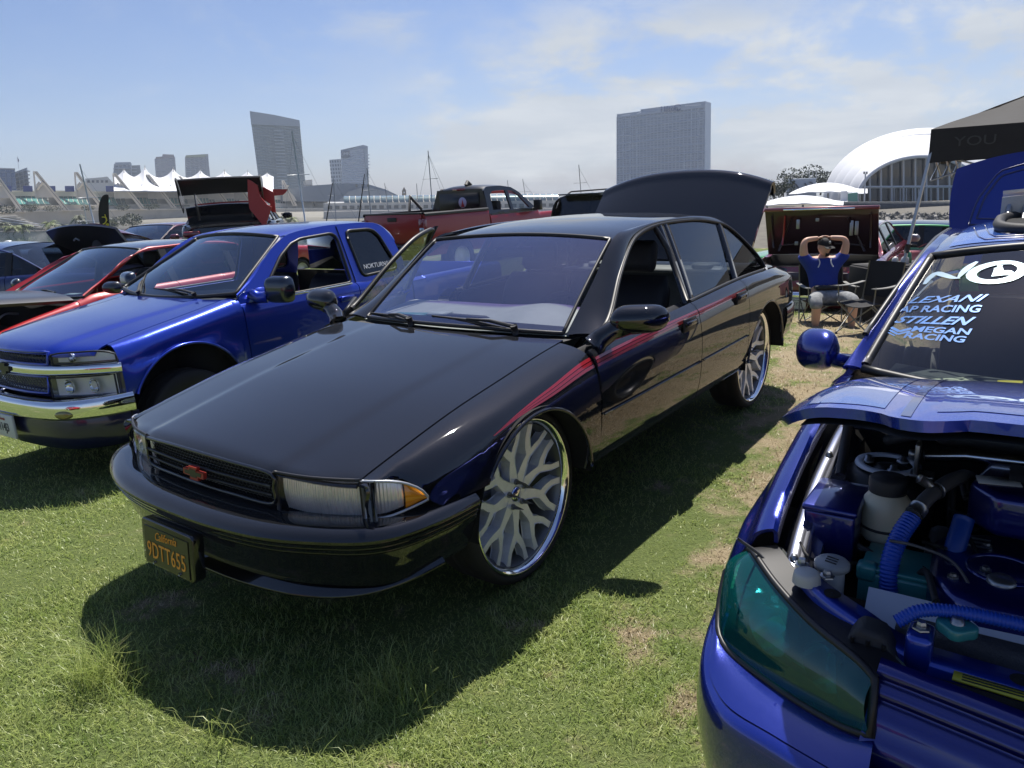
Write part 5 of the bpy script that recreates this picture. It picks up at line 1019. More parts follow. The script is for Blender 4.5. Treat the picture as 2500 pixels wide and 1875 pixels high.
    b = B(); b.box((-.62, -.48, .995), (.16, .20, .004), rz=.6); b.mk('paper_note', mat('paper_cream', (.55, .56, .42), .7), dso); b = B(); b.box((-.66, -.28, 1.0), (.10, .10, .02), rz=.3); b.mk('yellow_packet', mat('packet_yellow', (.6, .5, .05), .5), dso)
    V, F = gridVF(np.array([[( -.62 + .07 * math.cos(u) * math.sin(v), -.20 + .075 * math.sin(u) * math.sin(v), 1.03 + .06 * math.cos(v)) for u in np.linspace(0, 2 * np.pi, 14)] for v in np.linspace(0, math.pi, 9)])); mk('folded_cap', V, F, mat('cap_slate_blue', (.06, .09, .16), .8), dso)
    for y in (-.36, .36): seat(root, -1.62, y, mat('tuner_seat', (.045, .048, .05), .6, var=.2), .46, name='front_seat')
    for x in (.03, -2.80):
        for sd in (-1, 1):
            wl = empty('wheel', (x, sd * .775, .325), 0 if sd > 0 else math.pi, root); tyre(.325, .245, .225, wl); b = B(); b.lathe([(.25, .10), (.24, .09), (.225, .02), (.10, .03), (.05, .06), (.001, .062)], n=40); b.mk('rim', mat('gunmetal', (.05, .05, .055), .35, .8), wl)
    return root
TUNER = blue_tuner()
# ================================================================== cars further back
def place(yaw, local, px, py, Y, s=1.0):   # where a car must stand for one of its points to be seen there
    w = at(px, py, Y); c, sn = math.cos(yaw), math.sin(yaw); l = np.array(local) * s
    return (w[0] - c * l[0] + sn * l[1], w[1] - sn * l[0] - c * l[1], w[2] - l[2])
def gen_car(name, label, loc, yaw, paint, roofp=None, cat='car', s=1.0, hw=.88, fx=.88, rx=-3.75, wb=2.68, wr=.32, zh=(.72, .98), zbelt=1.0, zdeck=1.02, cowl=-.48, hdr=-1.22, rend=-2.35, deck=-3.05, zroof=1.42, tumble=.42, glassm=None, hood=True, trunk=True, arch=.37, sill=.24, lampm=None, tailm=None, open_win=False):
    root = empty(name, loc, yaw, scale=s); tag(root, label, cat); roofp = roofp or paint; G_ = glassm or glass('car_tint', (.16, .18, .19))
    zt = CV((fx, zh[0]), (fx - .12, zh[0] + .05), ((fx + cowl) / 2, (zh[0] + zh[1]) / 2 + .03), (cowl, zh[1]), (cowl - .2, zbelt), (-1.5, zbelt + .005), (deck, zdeck), (rx + .1, zdeck - .03), (rx, zdeck - .07))
    dy = CV((fx, -.16), (fx - .12, -.06), (fx - .35, -.012), (.2, 0), (deck + .2, 0), (rx + .3, -.03), (rx + .08, -.09), (rx, -.16))
    def ctrl(x): z = float(zt(x)); d = float(dy(x)); return [(hw - .10 + d, z), (hw - .055 + d, z - .012), (hw - .018 + d, z - .07), (hw - .004 + d, z - .17), (hw + d, min(.72, z - .25)), (hw - .006 + d, .52), (hw - .02 + d, .36), (hw - .05 + d, sill)]
    fb = lambda x: max(archz(0, wr + .02, arch, sill)(x), archz(-wb, wr + .02, arch, sill)(x))
    cuts = [(fx, cowl + .02, 'fender'), (cowl + .012, -1.55, 'door'), (-1.558, -2.38, 'rear_door'), (-2.388, rx, 'quarter_panel')]
    for sd in (1, -1):
        for a, b_, nm in cuts:
            V, F = gridVF(sidegrid(xsamp(a, b_, 16, [(0, arch), (-wb, arch)]), ctrl, fb, 14)); p = sided(nm, V, F, paint, root, sd, solid=.02)
            if 'door' in nm: q = B(); q.box((b_ + .15, hw + .002, zbelt - .12), (.16, .03, .035)); sided('handle', q.v[0], q.f, paint, p, sd, bevel=.01)
        for c in (0, -wb):
            b = B(); q = np.linspace(-.2, math.pi + .2, 18); b.grid([[(c + arch * math.cos(k), y, wr + .02 + arch * math.sin(k)) for y in (hw - .02, .5)] for k in q]); sided('wheel_tub', np.concatenate(b.v), b.f, DARK, root, sd)
            wl = empty('wheel', (c, sd * (hw - .115), wr), 0 if sd > 0 else math.pi, root); tyre(wr, wr * .68, .2, wl); b = B(); b.lathe([(wr * .7, .09), (wr * .66, .08), (wr * .62, .03), (.08, .06), (.001, .062)], n=28); b.mk('rim', ALLOY, wl)
    def topsheet(xa, xb, n=12): return np.array([[(x, y, float(zt(x)) + .035 * (1 - (y / (hw - .1)) ** 2)) for y in np.linspace(-(hw - .1 + float(dy(x))), hw - .1 + float(dy(x)), 17)] for x in np.linspace(xa, xb, n)])
    if hood: V, F = gridVF(topsheet(fx, cowl)); mk('hood', V, F, paint, root, solid=.015, face=(0, 0, 1))
    if trunk: V, F = gridVF(topsheet(deck + .05, rx)); mk('trunk_lid', V, F, paint, root, solid=.015, face=(0, 0, 1))
    for nm, sg, x_ in (('front_bumper', 1, fx), ('rear_bumper', -1, -rx)):
        pl = [(x_ + .09, 0), (x_ + .07, .4), (x_ - .0, hw - .20), (x_ - .12, hw - .06), (x_ - .32, hw + .002)]; G, _, _ = bumpgrid(pl, [(.06, zh[0] + .01 if sg > 0 else zdeck - .06), (.02, .70), (.0, .56), (.0, .44), (.02, .34), (.08, .24)], 40); G[:, :, 0] *= sg; V, F = gridVF(G); mk(nm, V, F, paint, root, face=(sg, 0, 0))
    for sd in (1, -1):
        for nm, x_, z_, m in (('headlight', fx + .02, zh[0] - .06, lampm or mat('clear_lamp', (.55, .57, .6), .1, .5, 1)), ('tail_lamp', rx - .02, zdeck - .16, tailm or mat('tail_red'))):
            b = B(); b.box((x_, hw - .26, z_), (.10, .30, .11)); sided(nm, b.v[0], b.f, m, root, sd, bevel=.03)
    wsw, hdw = hw - .16, hw - .16 - tumble * .55 * (zroof - zbelt) - .02
    def ws(q, t): b0 = np.array((cowl + .05 - .15 * q * q, wsw * q, zh[1] + .02)); h0 = np.array((hdr - .03 * q * q, hdw * q, zroof - .03 - .03 * q * q)); return b0 * (1 - t) + h0 * t + np.array((.5, 0, .8)) * .03 * (1 - q * q) * 4 * t * (1 - t)
    V, F = gridVF(np.array([[ws(q, t) for q in np.linspace(-1, 1, 17)] for t in np.linspace(0, 1, 12)])); w_ = mk('windshield', V, F, glass('car_screen', (.55, .6, .62), (.85, .93, 1.0), boost=.13), root)
    e_ = np.concatenate([[ws(q, 0) for q in np.linspace(-1, 1, 14)], [ws(1, t) for t in np.linspace(.05, 1, 12)], [ws(q, 1) for q in np.linspace(1, -1, 14)], [ws(-1, t) for t in np.linspace(1, .05, 12)]]); V, F = tubeVF(e_, .013, 6); mk('gasket', V, F, TRIM, w_)
    rz = CV((hdr, zroof - .03), (hdr - .25, zroof - .004), ((hdr + rend) / 2, zroof), (rend, zroof - .035))
    V, F = gridVF(np.array([[(x - .03 * q * q * (1 if x > hdr - .1 else 0), q * hdw, float(rz(x)) - .022 * q * q - .015 * q ** 6) for q in np.linspace(-1, 1, 17)] for x in np.linspace(hdr, rend, 14)])); mk('roof', V, F, roofp, root, solid=.02, face=(0, 0, 1))
    def rw(q, t): a = np.array((rend + .0 * q, hdw * q, zroof - .04 - .03 * q * q)); c = np.array((deck - .05 + .06 * q * q, wsw * q, zdeck + .02)); return a * (1 - t) + c * t
    V, F = gridVF(np.array([[rw(q, t) for q in np.linspace(-1, 1, 13)] for t in np.linspace(0, 1, 8)])); mk('rear_window', V, F, G_, root)
    top = CV((cowl - .18, zbelt + .06), (hdr - .05, zroof - .085), ((hdr + rend) / 2, zroof - .065), (rend, zroof - .10), (deck + .10, zbelt + .09)); ys = lambda z: hw - .095 - tumble * (z - zbelt)
    for sd in (1, -1):
        O = spl([ws(1, 0), ws(1, .5), ws(1, 1), (hdr - .3, hdw, zroof - .04), (rend, hdw, zroof - .075), (deck, wsw, zdeck + .02), (deck - .3, wsw + .03, zdeck)], 44); I = rs(np.array([(cowl - .06, ys(zbelt), zbelt)] + [(x, ys(float(top(x))), float(top(x))) for x in np.linspace(cowl - .18, deck + .10, 24)] + [(deck + .02, ys(zbelt) - .0, zbelt + .01), (deck - .3, hw - .1, zdeck)]), 44)
        V, F = gridVF(between(O, I, 7, .014, (0, .8, .6))); sided('roof_rail', V, F, paint, root, sd, solid=.015)
        for nm, xa, xb in (('front_window', cowl - .22, -1.50), ('rear_side_window', -1.60, -2.36), ('quarter_window', -2.42, deck + .16)):
            if open_win and nm == 'front_window': continue
            V, F = gridVF(np.array([[(x, ys(z) - .01, z) for z in np.linspace(float(zt(x)) - .01, float(top(x)) + .004, 6)] for x in np.linspace(xa, xb, 10)])); sided(nm, V, F, G_, root, sd)
        for x in (-1.55, -2.39):
            V, F = gridVF(np.array([[(x + e, ys(z) + .003, z) for e in (.045, -.045)] for z in np.linspace(zbelt - .01, float(top(x)) + .01, 6)])); sided('pillar', V, F, TRIM, root, sd, solid=.02)
        P_ = []
        for t in np.linspace(0, 1, 10): k = max(.05, 1 - abs(2 * t - 1) ** 4) ** .5; a = np.linspace(0, 2 * np.pi, 14, endpoint=False); ca, sa = np.cos(a), np.sin(a); P_.append(np.stack([cowl - .28 - .05 * t + .07 * k * ca * np.where(ca > 0, 1.2, .3), np.full(14, hw - .02 + .20 * t), zbelt + .05 + .065 * k * sa], 1))
        V, F = gridVF(np.array(P_), False, True); F += [tuple(range(14)), tuple(range(126, 140))[::-1]]; sided('mirror', V, F, roofp, root, sd)
    b = B(); b.box((-1.5, 0, .34), (-rx - .3, 2 * hw - .2, .06)); b.box((cowl, 0, .65), (.15, 2 * hw - .25, .5)); b.box((deck + .1, 0, .65), (.1, 2 * hw - .25, .5)); b.mk('floor_pan', DARK, root)
    V, F = gridVF(np.array([[(cowl - .02 - .12 * q * q - .42 * t, wsw * q, zh[1] - .02 - .02 * t - .3 * max(0, t - .8)) for q in np.linspace(-1, 1, 11)] for t in np.linspace(0, 1.1, 6)])); mk('dashboard', V, F, mat('dash_dark'), root, face=(0, 0, 1))
    SM = mat('car_seat_dark', (.02, .02, .022), .6)
    for y in (.36, -.36): seat(root, -1.6, y, SM, .46, name='front_seat')
    seat(root, -2.45, 0, SM, .46, w=1.2, hr=False, h=.5, name='rear_seat')
    return root
def sheet(name, P, m, parent, **k): V, F = gridVF(np.array(P)); return mk(name, V, F, m, parent, **k)

# ---- red hatchback with a black roof, hood unlatched
RED = mat('red_paint', (.42, .012, .018), .35, .1, 1.0, .02); CARB = mat('carbon_black', (.012, .012, .013), .38, 0, .4, .15, bump=.05, bscale=300)
rh = gen_car('red_hatchback', 'red car with black roof and loose black hood beside the blue pickup', (-5.3304, 7.747, -.1685), R(-121.6), RED, mat('black_roof', (.006, .006, .008), .3, 0, 1.0, .03), s=1.0076, hood=False, open_win=True, fx=.95, cowl=-.40, hdr=-1.29, zroof=1.445, rend=-2.5, zh=(.60, .95), tumble=.48, rx=-3.3, deck=-3.1, wb=2.55)
P = [[(-.36 + 1.25 * t * .985 - .02, y, .99 + .115 * t + .05 * (1 - (y / .76) ** 2) - .12 * max(0, t - .7) ** 2 - .03 * max(0, (abs(y) - .62) / .14) ** 2) for y in np.linspace(-.76, .76, 25)] for t in np.linspace(0, 1, 16)]
sheet('hood', P, CARB, rh, solid=.03, face=(0, 0, 1))
b = B(); b.box((.3, 0, .62), (1.0, 1.36, .1)); b.mk('bay_floor', DARK, rh); b = B(); b.box((.35, -.1, .76), (.45, .7, .16)); b.mk('engine_block', RED, rh, bevel=.04); b = B(); b.tube(spl([(.55, .35, .8), (.4, .2, .86), (.1, .1, .86)], 12), .06, 12); b.mk('intake_pipe', mat('pipe_grey'), rh); b = B(); b.tube([(.62, -.05, .83), (.48, -.02, .84)], .075, 16); b.mk('air_filter', MATTE, rh); b = B(); b.tube(spl([(.3, .5, .8), (.2, .55, .9), (.05, .5, .88)], 12), .012, 6); b.mk('bay_hose', STEEL, rh); b = B(); b.box((.78, 0, .72), (.06, 1.2, .06)); b.mk('radiator_support', RED, rh, bevel=.01)
wiper(rh, (-.42, .35, 1.0), (-.52, -.35, 1.02)); b = B(); b.box((-.62, .30, .975), (.12, .16, .004), rz=.3); b.mk('paper', mat('paper_white', (.6, .65, .66), .6), rh)
# ---- dark blue sedan at the edge of the picture
NAVY = mat('navy_paint', (.006, .014, .09), .3, .3, 1.0, .02)
y_ = R(177); bs = gen_car('navy_sedan', 'navy blue sedan tail with grey side window trim behind the red car', place(y_, (-2.80, .82, 1.03), 84, 668, 10.2), y_, NAVY, zroof=1.44, rend=-2.25, deck=-2.95, glassm=glass('sedan_glass', (.30, .36, .42)))
# ---- pale grey wagon roof behind it
y_ = R(182); gw = gen_car('silver_wagon', 'silver grey wagon with black roof rack behind the navy sedan', place(y_, (-2.3, 0, 1.52), 120, 607, 13.0), y_, mat('silver_paint', (.42, .45, .50), .3, .6, 1.0, .03), zroof=1.54, rend=-3.0, deck=-3.4, rx=-3.65, tumble=.3)
for sd in (1, -1): V, F = tubeVF([(-1.2, sd * .52, 1.54), (-1.35, sd * .52, 1.59), (-2.9, sd * .52, 1.58), (-3.0, sd * .52, 1.52)], .025, 8); mk('roof_rack', V, F, MATTE, gw)
# ---- black car, hood straight up
y_ = R(-112); bk = gen_car('black_coupe', 'black coupe with its hood standing open behind the red car', place(y_, (-.45, 0, 1.0), 280, 660, 11.6), y_, BLACK, hood=False, zroof=1.36)
P = [[(-.40 + .42 * t + .05 * (1 - s * s), s * (.74 - .03 * t * t), 1.0 + (.64 + .07 * (1 - s * s)) * t) for s in np.linspace(-1, 1, 25)] for t in np.linspace(0, 1, 14)]
lid = sheet('hood', P, mat('underhood_black', (.006, .006, .008), .3, 0, .6), bk, solid=.04, face=(1, 0, 0)); b = B(); b.tube([(.07, .02, 1.50), (.075, -.04, 1.53), (.07, -.09, 1.50)], .012, 6); b.mk('hood_latch', STEEL, lid); V, F = latheVF([(.001, .02), (.08, .02), (.09, 0)], (-.06, .20, 1.40), 'x', 20); mk('hood_cutout', V, F, MATTE, lid)
# ---- maroon car with a domed open hood
MAR = mat('maroon_paint', (.10, .010, .022), .3, .2, 1.0, .02)
y_ = R(-105); mr = gen_car('maroon_coupe', 'maroon coupe with domed hood raised behind the black open hood', place(y_, (-.45, 0, 1.0), 315, 590, 17), y_, MAR, hood=False, zroof=1.35)
P = [[(-.40 + .9 * t, s * (.74 - .05 * t * t), 1.0 + .36 * t + .10 * (1 - s * s) - .12 * t * t * s * s) for s in np.linspace(-1, 1, 21)] for t in np.linspace(0, 1, 12)]
sheet('hood', P, MAR, mr, solid=.03, face=(0, 0, 1))
# ---- red SUV roof
y_ = R(60); rsv = gen_car('red_suv', 'bright red boxy SUV tail seen above the red car roof', place(y_, (-3.2, 0, 1.70), 432, 562, 19), y_, RED, cat='suv', hw=.93, zroof=1.72, zbelt=1.08, zh=(.9, 1.06), zdeck=1.10, rend=-3.45, deck=-3.62, rx=-3.7, tumble=.2, hdr=-1.1)
# ---- black SUV
y_ = R(48); bsv = gen_car('black_suv', 'black SUV tail with dark rear glass behind the raised trunk lid', place(y_, (-3.4, 0, 1.84), 1445, 472, 15.5), y_, BLACK, cat='suv', hw=.98, zroof=1.86, zbelt=1.15, zh=(.98, 1.14), zdeck=1.14, rend=-3.55, deck=-3.8, rx=-3.95, tumble=.25, hdr=-1.1, wr=.38, arch=.44, glassm=glass('suv_tint', (.03, .032, .035)))
b = B(); b.box((-3.62, 0, 1.84), (.22, 1.25, .03)); b.mk('roof_spoiler', BLACK, bsv, bevel=.01)
for sd in (1, -1): V, F = tubeVF([(-1.3, sd * .6, 1.86), (-1.4, sd * .6, 1.90), (-3.3, sd * .6, 1.89), (-3.4, sd * .6, 1.85)], .018, 6); mk('roof_rail_bar', V, F, MATTE, bsv)
# ---- black track car with a tall wing, seen from behind
y_ = R(103); wc = gen_car('winged_track_car', 'black track car with huge rear wing and red wing endplates', place(y_, (-3.45, 0, 1.16), 552, 526, 14.2), y_, BLACK, zroof=1.36, rend=-2.5, deck=-3.25, rx=-3.6, glassm=glass('track_glass', (.10, .11, .12)))
MRED = mat('matte_red', (.36, .035, .035), .45)
P = [[(-3.74 + .22 * t + .03 * math.sin(math.pi * t), y, 1.83 - .27 * t + .015 * (1 - (y / .8) ** 2)) for y in np.linspace(-.70, .70, 13)] for t in np.linspace(0, 1, 10)]
wg = sheet('rear_wing', P, mat('carbon_black'), wc, solid=.035)
for sd, m in ((1, mat('carbon_black')), (-1, mat('carbon_black'))):
    pl_ = [(-3.86, 1.82), (-3.80, 1.86), (-3.36, 1.80), (-3.30, 1.50), (-3.42, 1.32), (-3.52, 1.24), (-3.72, 1.44)]; V, F = prismVF(pl_, sd * .71, sd * .725); mk('endplate', V, F, m, wg, smooth=False)
    pl_ = [(-3.56, 1.10), (-3.40, 1.10), (-3.46, 1.35), (-3.50, 1.58), (-3.62, 1.58), (-3.64, 1.35)]; V, F = prismVF(pl_, sd * .46, sd * .48); mk('wing_upright', V, F, mat('carbon_black'), wg, smooth=False)
b = B(); b.grid([[(-2.62 - .18 * t, y, 1.36 + .02 * (1 - (y / .6) ** 2)) for y in np.linspace(-.62, .62, 9)] for t in (0, .5, 1)]); b.mk('roof_spoiler', MRED, wc, solid=.03)
P = [[(-3.25 - .10 * t, y * (.70 - .0 * t), 1.02 + .30 * t + .05 * (1 - y * y) * t) for y in np.linspace(-1, 1, 15)] for t in np.linspace(0, 1, 6)]; sheet('raised_deck_lid', P, BLACK, wc, solid=.03)
# ---- red pickup with black cab
def red_pickup():
    y_ = R(52); root = empty('red_pickup', place(y_, (-4.4, -.90, 1.42), 1036, 520, 17.6, 1.14), y_, scale=1.14); tag(root, 'red full size pickup with black cab and black bed rails facing away', 'pickup')
    RP = mat('ruby_paint', (.30, .012, .012), .35, .1, .35, .05); BP_ = mat('cab_black', (.008, .009, .012), .35, 0, .25, .05)
    for sd in (1, -1):
        V, F = gridVF(sidegrid(xsamp(-2.35, -4.4, 20, [(-3.4, .46)]), lambda x: [(.86, 1.40), (.90, 1.38), (.925, 1.32), (.95, 1.1), (.955, .9), (.94, .7), (.92, .55)], archz(-3.4, .44, .46, .55), 12)); sided('bed_side', V, F, RP, root, sd, solid=.06)
        V, F = gridVF(np.array([[(x, y, z) for y, z in ((.80, 1.36), (.80, 1.425), (.90, 1.43), (.93, 1.405), (.93, 1.36))] for x in (-2.35, -3.4, -4.42)])); sided('bed_rail', V, F, mat('black_trim'), root, sd, solid=.01)
        V, F = gridVF(sidegrid(xsamp(.9, -2.28, 26, [(0, .46)]), lambda x: [(.86, 1.30 if x < -.4 else 1.22), (.90, 1.26 if x < -.4 else 1.2), (.94, 1.1), (.955, .9), (.94, .7), (.92, .5)], archz(0, .44, .46, .5), 12)); sided('cab_side', V, F, RP, root, sd, solid=.03)
        O = [(-.42, 1.28), (-.95, 1.72), (-1.2, 1.84), (-1.6, 1.89), (-2.1, 1.88), (-2.24, 1.80), (-2.30, 1.28)]; ys = lambda z: .90 - .36 * (z - 1.28)
        wA = [(-.72, 1.36), (-1.02, 1.66), (-1.18, 1.75), (-1.36, 1.77), (-1.36, 1.34), (-.78, 1.34)]; wB = [(-1.46, 1.35), (-1.46, 1.78), (-1.95, 1.77), (-2.06, 1.70), (-2.12, 1.36)]
        import mathutils.geometry as mg
        al = [rs(np.array(O + O[:1]), 60)[:-1], np.array(wA), np.array(wB)]; tri = mg.tessellate_polygon([[Vector((p[0], p[1], 0)) for p in q] for q in al]); flat = [p for q in al for p in q]; V = np.array([(p[0], ys(p[1]), p[1]) for p in flat]); F = []
        for t in tri: n = np.cross(V[t[1]] - V[t[0]], V[t[2]] - V[t[0]]); F.append(t if n[1] > 0 else t[::-1])
        sided('cab_upper', V, F, BP_, root, sd, solid=.04, smooth=False)
        V = np.array([(p[0], ys(p[1]) - .02, p[1]) for p in wA]); sided('window_glass', V, [tuple(range(len(wA)))], glass('ram_glass', (.45, .5, .52)), root, sd)
        b = B(); b.box((-4.43, .86, 1.12), (.10, .16, .36)); tl_ = sided('tail_lamp', b.v[0], b.f, mat('tail_red'), root, sd, bevel=.02); b = B(); b.box((-4.44, .865, 1.05), (.10, .13, .16)); sided('reverse_lens', b.v[0], b.f, mat('clear_lamp'), tl_, sd, bevel=.02)
        b = B(); b.tube([(-.62, .92, 1.30), (-.66, 1.05, 1.36)], .03, 8); b.box((-.68, 1.10, 1.40), (.1, .2, .24)); sided('mirror', np.concatenate(b.v), b.f, BP_, root, sd, bevel=.02)
    ysr = lambda z: .90 - .36 * (z - 1.28)
    P = [[(x, s * (ysr(1.84) - .02), z - .04 * s * s - .03 * s ** 6) for s in np.linspace(-1, 1, 15)] for x, z in ((-.92, 1.74), (-1.15, 1.86), (-1.5, 1.93), (-2.0, 1.93), (-2.2, 1.88), (-2.26, 1.80))]; sheet('roof', P, BP_, root, solid=.03, face=(0, 0, 1))
    P = [[(-2.27 - .0 * t, s * (.88 - .20 * t), 1.28 + .56 * t) for s in np.linspace(-1, 1, 13)] for t in np.linspace(0, 1, 6)]; bw = sheet('cab_back', P, BP_, root, solid=.02, face=(-1, 0, 0))
    b = B(); b.box((-2.293, 0, 1.55), (.012, 1.2, .42)); b.mk('rear_window', mat('black_glass', (.006, .007, .010), .4), bw); b = B(); b.box((-2.30, -.02, 1.84), (.03, .36, .045)); b.mk('brake_light', mat('tail_red'), bw)
    b = B(); b.tube([(-2.05, -.05, 1.93), (-2.0, -.05, 2.0), (-1.9, -.05, 1.93)], .05, 8); b.mk('roof_antenna', MATTE, bw)
    M = frame((-2.302, -.12, 1.55), (0, -1, 0), (0, 0, 1), (-1, 0, 0)); V, F = latheVF([(.001, .002), (.12, .002), (.12, 0)], (0, 0, 0), 'z', 24); mk('round_decal', [tuple(M @ Vector(v)) for v in V], F, mat('decal_lilac', (.55, .5, .62), .5), bw); V, F = prismVF([(-.05, -.10), (.06, -.10), (.02, 0), (0, .08), (-.02, 0)], .003, .004, 'z'); mk('decal_figure', [tuple(M @ Vector(v)) for v in V], F, mat('decal_red', (.5, .03, .03), .5), bw); textmesh('window_lettering', 'NOKTURNAL', .085, mat('decal_red_pale', (.65, .35, .33), .5), bw, M @ Matrix.Translation((0, -.165, .003)), .0005)
    b = B(); b.box((-4.42, 0, 1.10), (.06, 1.66, .62)); tg = b.mk('tailgate', RP, root, bevel=.02); b = B(); b.box((-4.46, 0, 1.30), (.03, .26, .08)); b.mk('tailgate_handle', MATTE, tg, bevel=.01); b = B(); b.box((-4.42, 0, 1.415), (.075, 1.68, .035)); b.mk('tailgate_cap', TRIM, tg, bevel=.008)
    b = B(); b.box((-4.52, 0, .68), (.16, 1.9, .2)); b.mk('rear_bumper', BLACK, root, bevel=.03); b = B(); b.box((-3.4, 0, .8), (2.0, 1.5, .05)); b.mk('bed_floor', MATTE, root); b = B(); b.box((-.2, 0, .9), (2.2, 1.7, .5)); b.mk('engine_house', RP, root, bevel=.1); b = B(); b.box((-1.6, .4, 1.25), (.15, .5, .6)); b.mk('front_seat', MATTE, root, bevel=.04); b = B(); b.box((-1.6, -.4, 1.25), (.15, .5, .6)); b.mk('front_seat', MATTE, root, bevel=.04)
    for x in (0, -3.4):
        for sd in (1, -1): wl = empty('wheel', (x, sd * .84, .42), 0 if sd > 0 else math.pi, root); tyre(.42, .25, .28, wl); b = B(); b.lathe([(.255, .13), (.24, .11), (.2, .04), (.05, .08), (.001, .08)], n=28); b.mk('rim', ALLOY, wl)
    b = B(); b.tube([(-3.3, .62, 1.42), (-3.25, .62, 1.75), (-2.9, .62, 1.45)], .035, 6); b.mk('bed_bar', MATTE, root)
    return root
RAM = red_pickup()

# ---- maroon classic with its trunk open
def maroon_classic():
    y_ = R(56); PK = mat('maroon_classic_paint', (.20, .028, .042), .25, .35, 1.0, .02); SV = mat('pale_top', (.42, .40, .43), .35, .5, 1.0, .03)
    root = gen_car('maroon_classic', 'dark maroon classic car with its trunk lid standing open behind the seated man', place(y_, (-4.05, .55, .82), 1884, 652, 11.2), y_, PK, SV, hw=.94, wb=2.9, rx=-4.15, deck=-3.1, rend=-2.5, zroof=1.36, zbelt=.92, zdeck=.90, zh=(.8, .92), trunk=False, glassm=glass('classic_glass', (.5, .5, .5)), tumble=.5, wr=.34)
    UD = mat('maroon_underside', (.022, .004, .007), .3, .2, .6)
    P = [[(-3.30 - .30 * t, s * .80, .93 + .70 * t + .02 * (1 - s * s)) for s in np.linspace(-1, 1, 21)] for t in np.linspace(0, 1, 10)]; tl_ = sheet('trunk_lid', P, UD, root, solid=.03, face=(-1, 0, 0))
    b = B(); b.box((-3.64, 0, 1.645), (.05, 1.64, .055)); b.mk('lid_edge', PK, tl_, bevel=.012)
    b = B(); b.box((-3.70, 0, 1.640), (.02, 1.0, .025)); b.mk('lid_chrome_strip', CHROME, tl_, bevel=.005)
    for (ya, za, yb_, zb_, r_) in ((.62, 1.0, .40, 1.50, .018), (-.62, 1.0, -.40, 1.50, .018), (.70, 1.05, .70, 1.55, .014), (-.70, 1.05, -.70, 1.55, .014), (.62, 1.08, .2, 1.12, .014), (-.62, 1.08, -.2, 1.12, .014)): V, F = tubeVF([(-3.30 - .30 * (za - .93) / .7 - .045, ya, za), (-3.30 - .30 * (zb_ - .93) / .7 - .045, yb_, zb_)], r_, 6); mk('lid_brace', V, F, UD, tl_)
    for yy, zz, hh in ((-.45, 1.35, .22), (-.52, 1.35, .2), (.30, 1.42, .14), (.34, 1.12, .06), (.02, 1.48, .05)): b = B(); b.box((-3.35 - .30 * (zz - .93) / .7 - .03, yy, zz), (.03, .05, hh)); b.mk('lid_bracket', STEEL, tl_, bevel=.006)
    V, F = tubeVF([(-3.42 - .045, .55, 1.1), (-3.52, .52, 1.3), (-3.58, .50, 1.55)], .015, 6); mk('red_strap', V, F, RED, tl_)
    b = B(); b.box((-3.95, 0, .80), (.35, 1.66, .03)); b.mk('trunk_sill', PK, root, bevel=.01); b = B(); b.box((-3.6, 0, .55), (.9, 1.4, .05)); b.mk('trunk_floor', DARK, root); b = B(); b.box((-4.20, 0, .60), (.05, 1.5, .34)); b.mk('tail_panel', UD, root, bevel=.02)
    G, _, _ = bumpgrid([(4.36, 0), (4.33, .5), (4.22, .85), (4.0, .99)], [(.05, .50), (.0, .49), (-.01, .45), (.0, .40), (.05, .39)], 30); G[:, :, 0] *= -1; V, F = gridVF(G); mk('chrome_bumper', V, F, CHROME, root, face=(-1, 0, 0))
    b = B(); b.box((-4.37, .12, .33), (.015, .31, .155)); po = b.mk('license_plate', mat('plate_white'), root, bevel=.004); Mp = frame((-4.380, .12, .325), (0, -1, 0), (0, 0, 1), (-1, 0, 0)); textmesh('plate_number', '4LPBY52', .08, mat('plate_navy'), po, Mp, .0006, sx=.75); textmesh('plate_state', 'California', .03, mat('plate_navy'), po, Mp @ Matrix.Translation((0, .058, 0)), .0006)
    return root
maroon_classic()
# ---- green hatchback and the cars along the shore
GRN = mat('green_paint', (.025, .26, .06), .3, .2, 1.0, .02)
y_ = R(150); gh = gen_car('green_hatchback', 'bright green hatchback with dark rear glass near the rocks', place(y_, (-2.2, 0, 1.42), 2225, 540, 14.0), y_, GRN, BLACK, zroof=1.44, rend=-2.9, deck=-3.25, rx=-3.4, tumble=.35, glassm=glass('hatch_tint', (.04, .045, .05)))
y_ = R(165); ps = gen_car('pink_hardtop', 'faded pink car with hood up between the maroon classic and green hatchback', place(y_, (-.45, 0, 1.0), 2195, 598, 14.0), y_, mat('faded_pink', (.50, .16, .18), .35, .1, 1.0, .05), zroof=1.36)
y_ = R(120); tq = gen_car('white_roadster', 'white car with turquoise stripe beside the green hatchback', place(y_, (-2.0, 0, 1.36), 2296, 585, 17.5), y_, mat('white_paint', (.62, .64, .63), .3, 0, 1.0, .03), mat('turquoise_roof', (.12, .42, .33), .3, 0, 1), zroof=1.38)

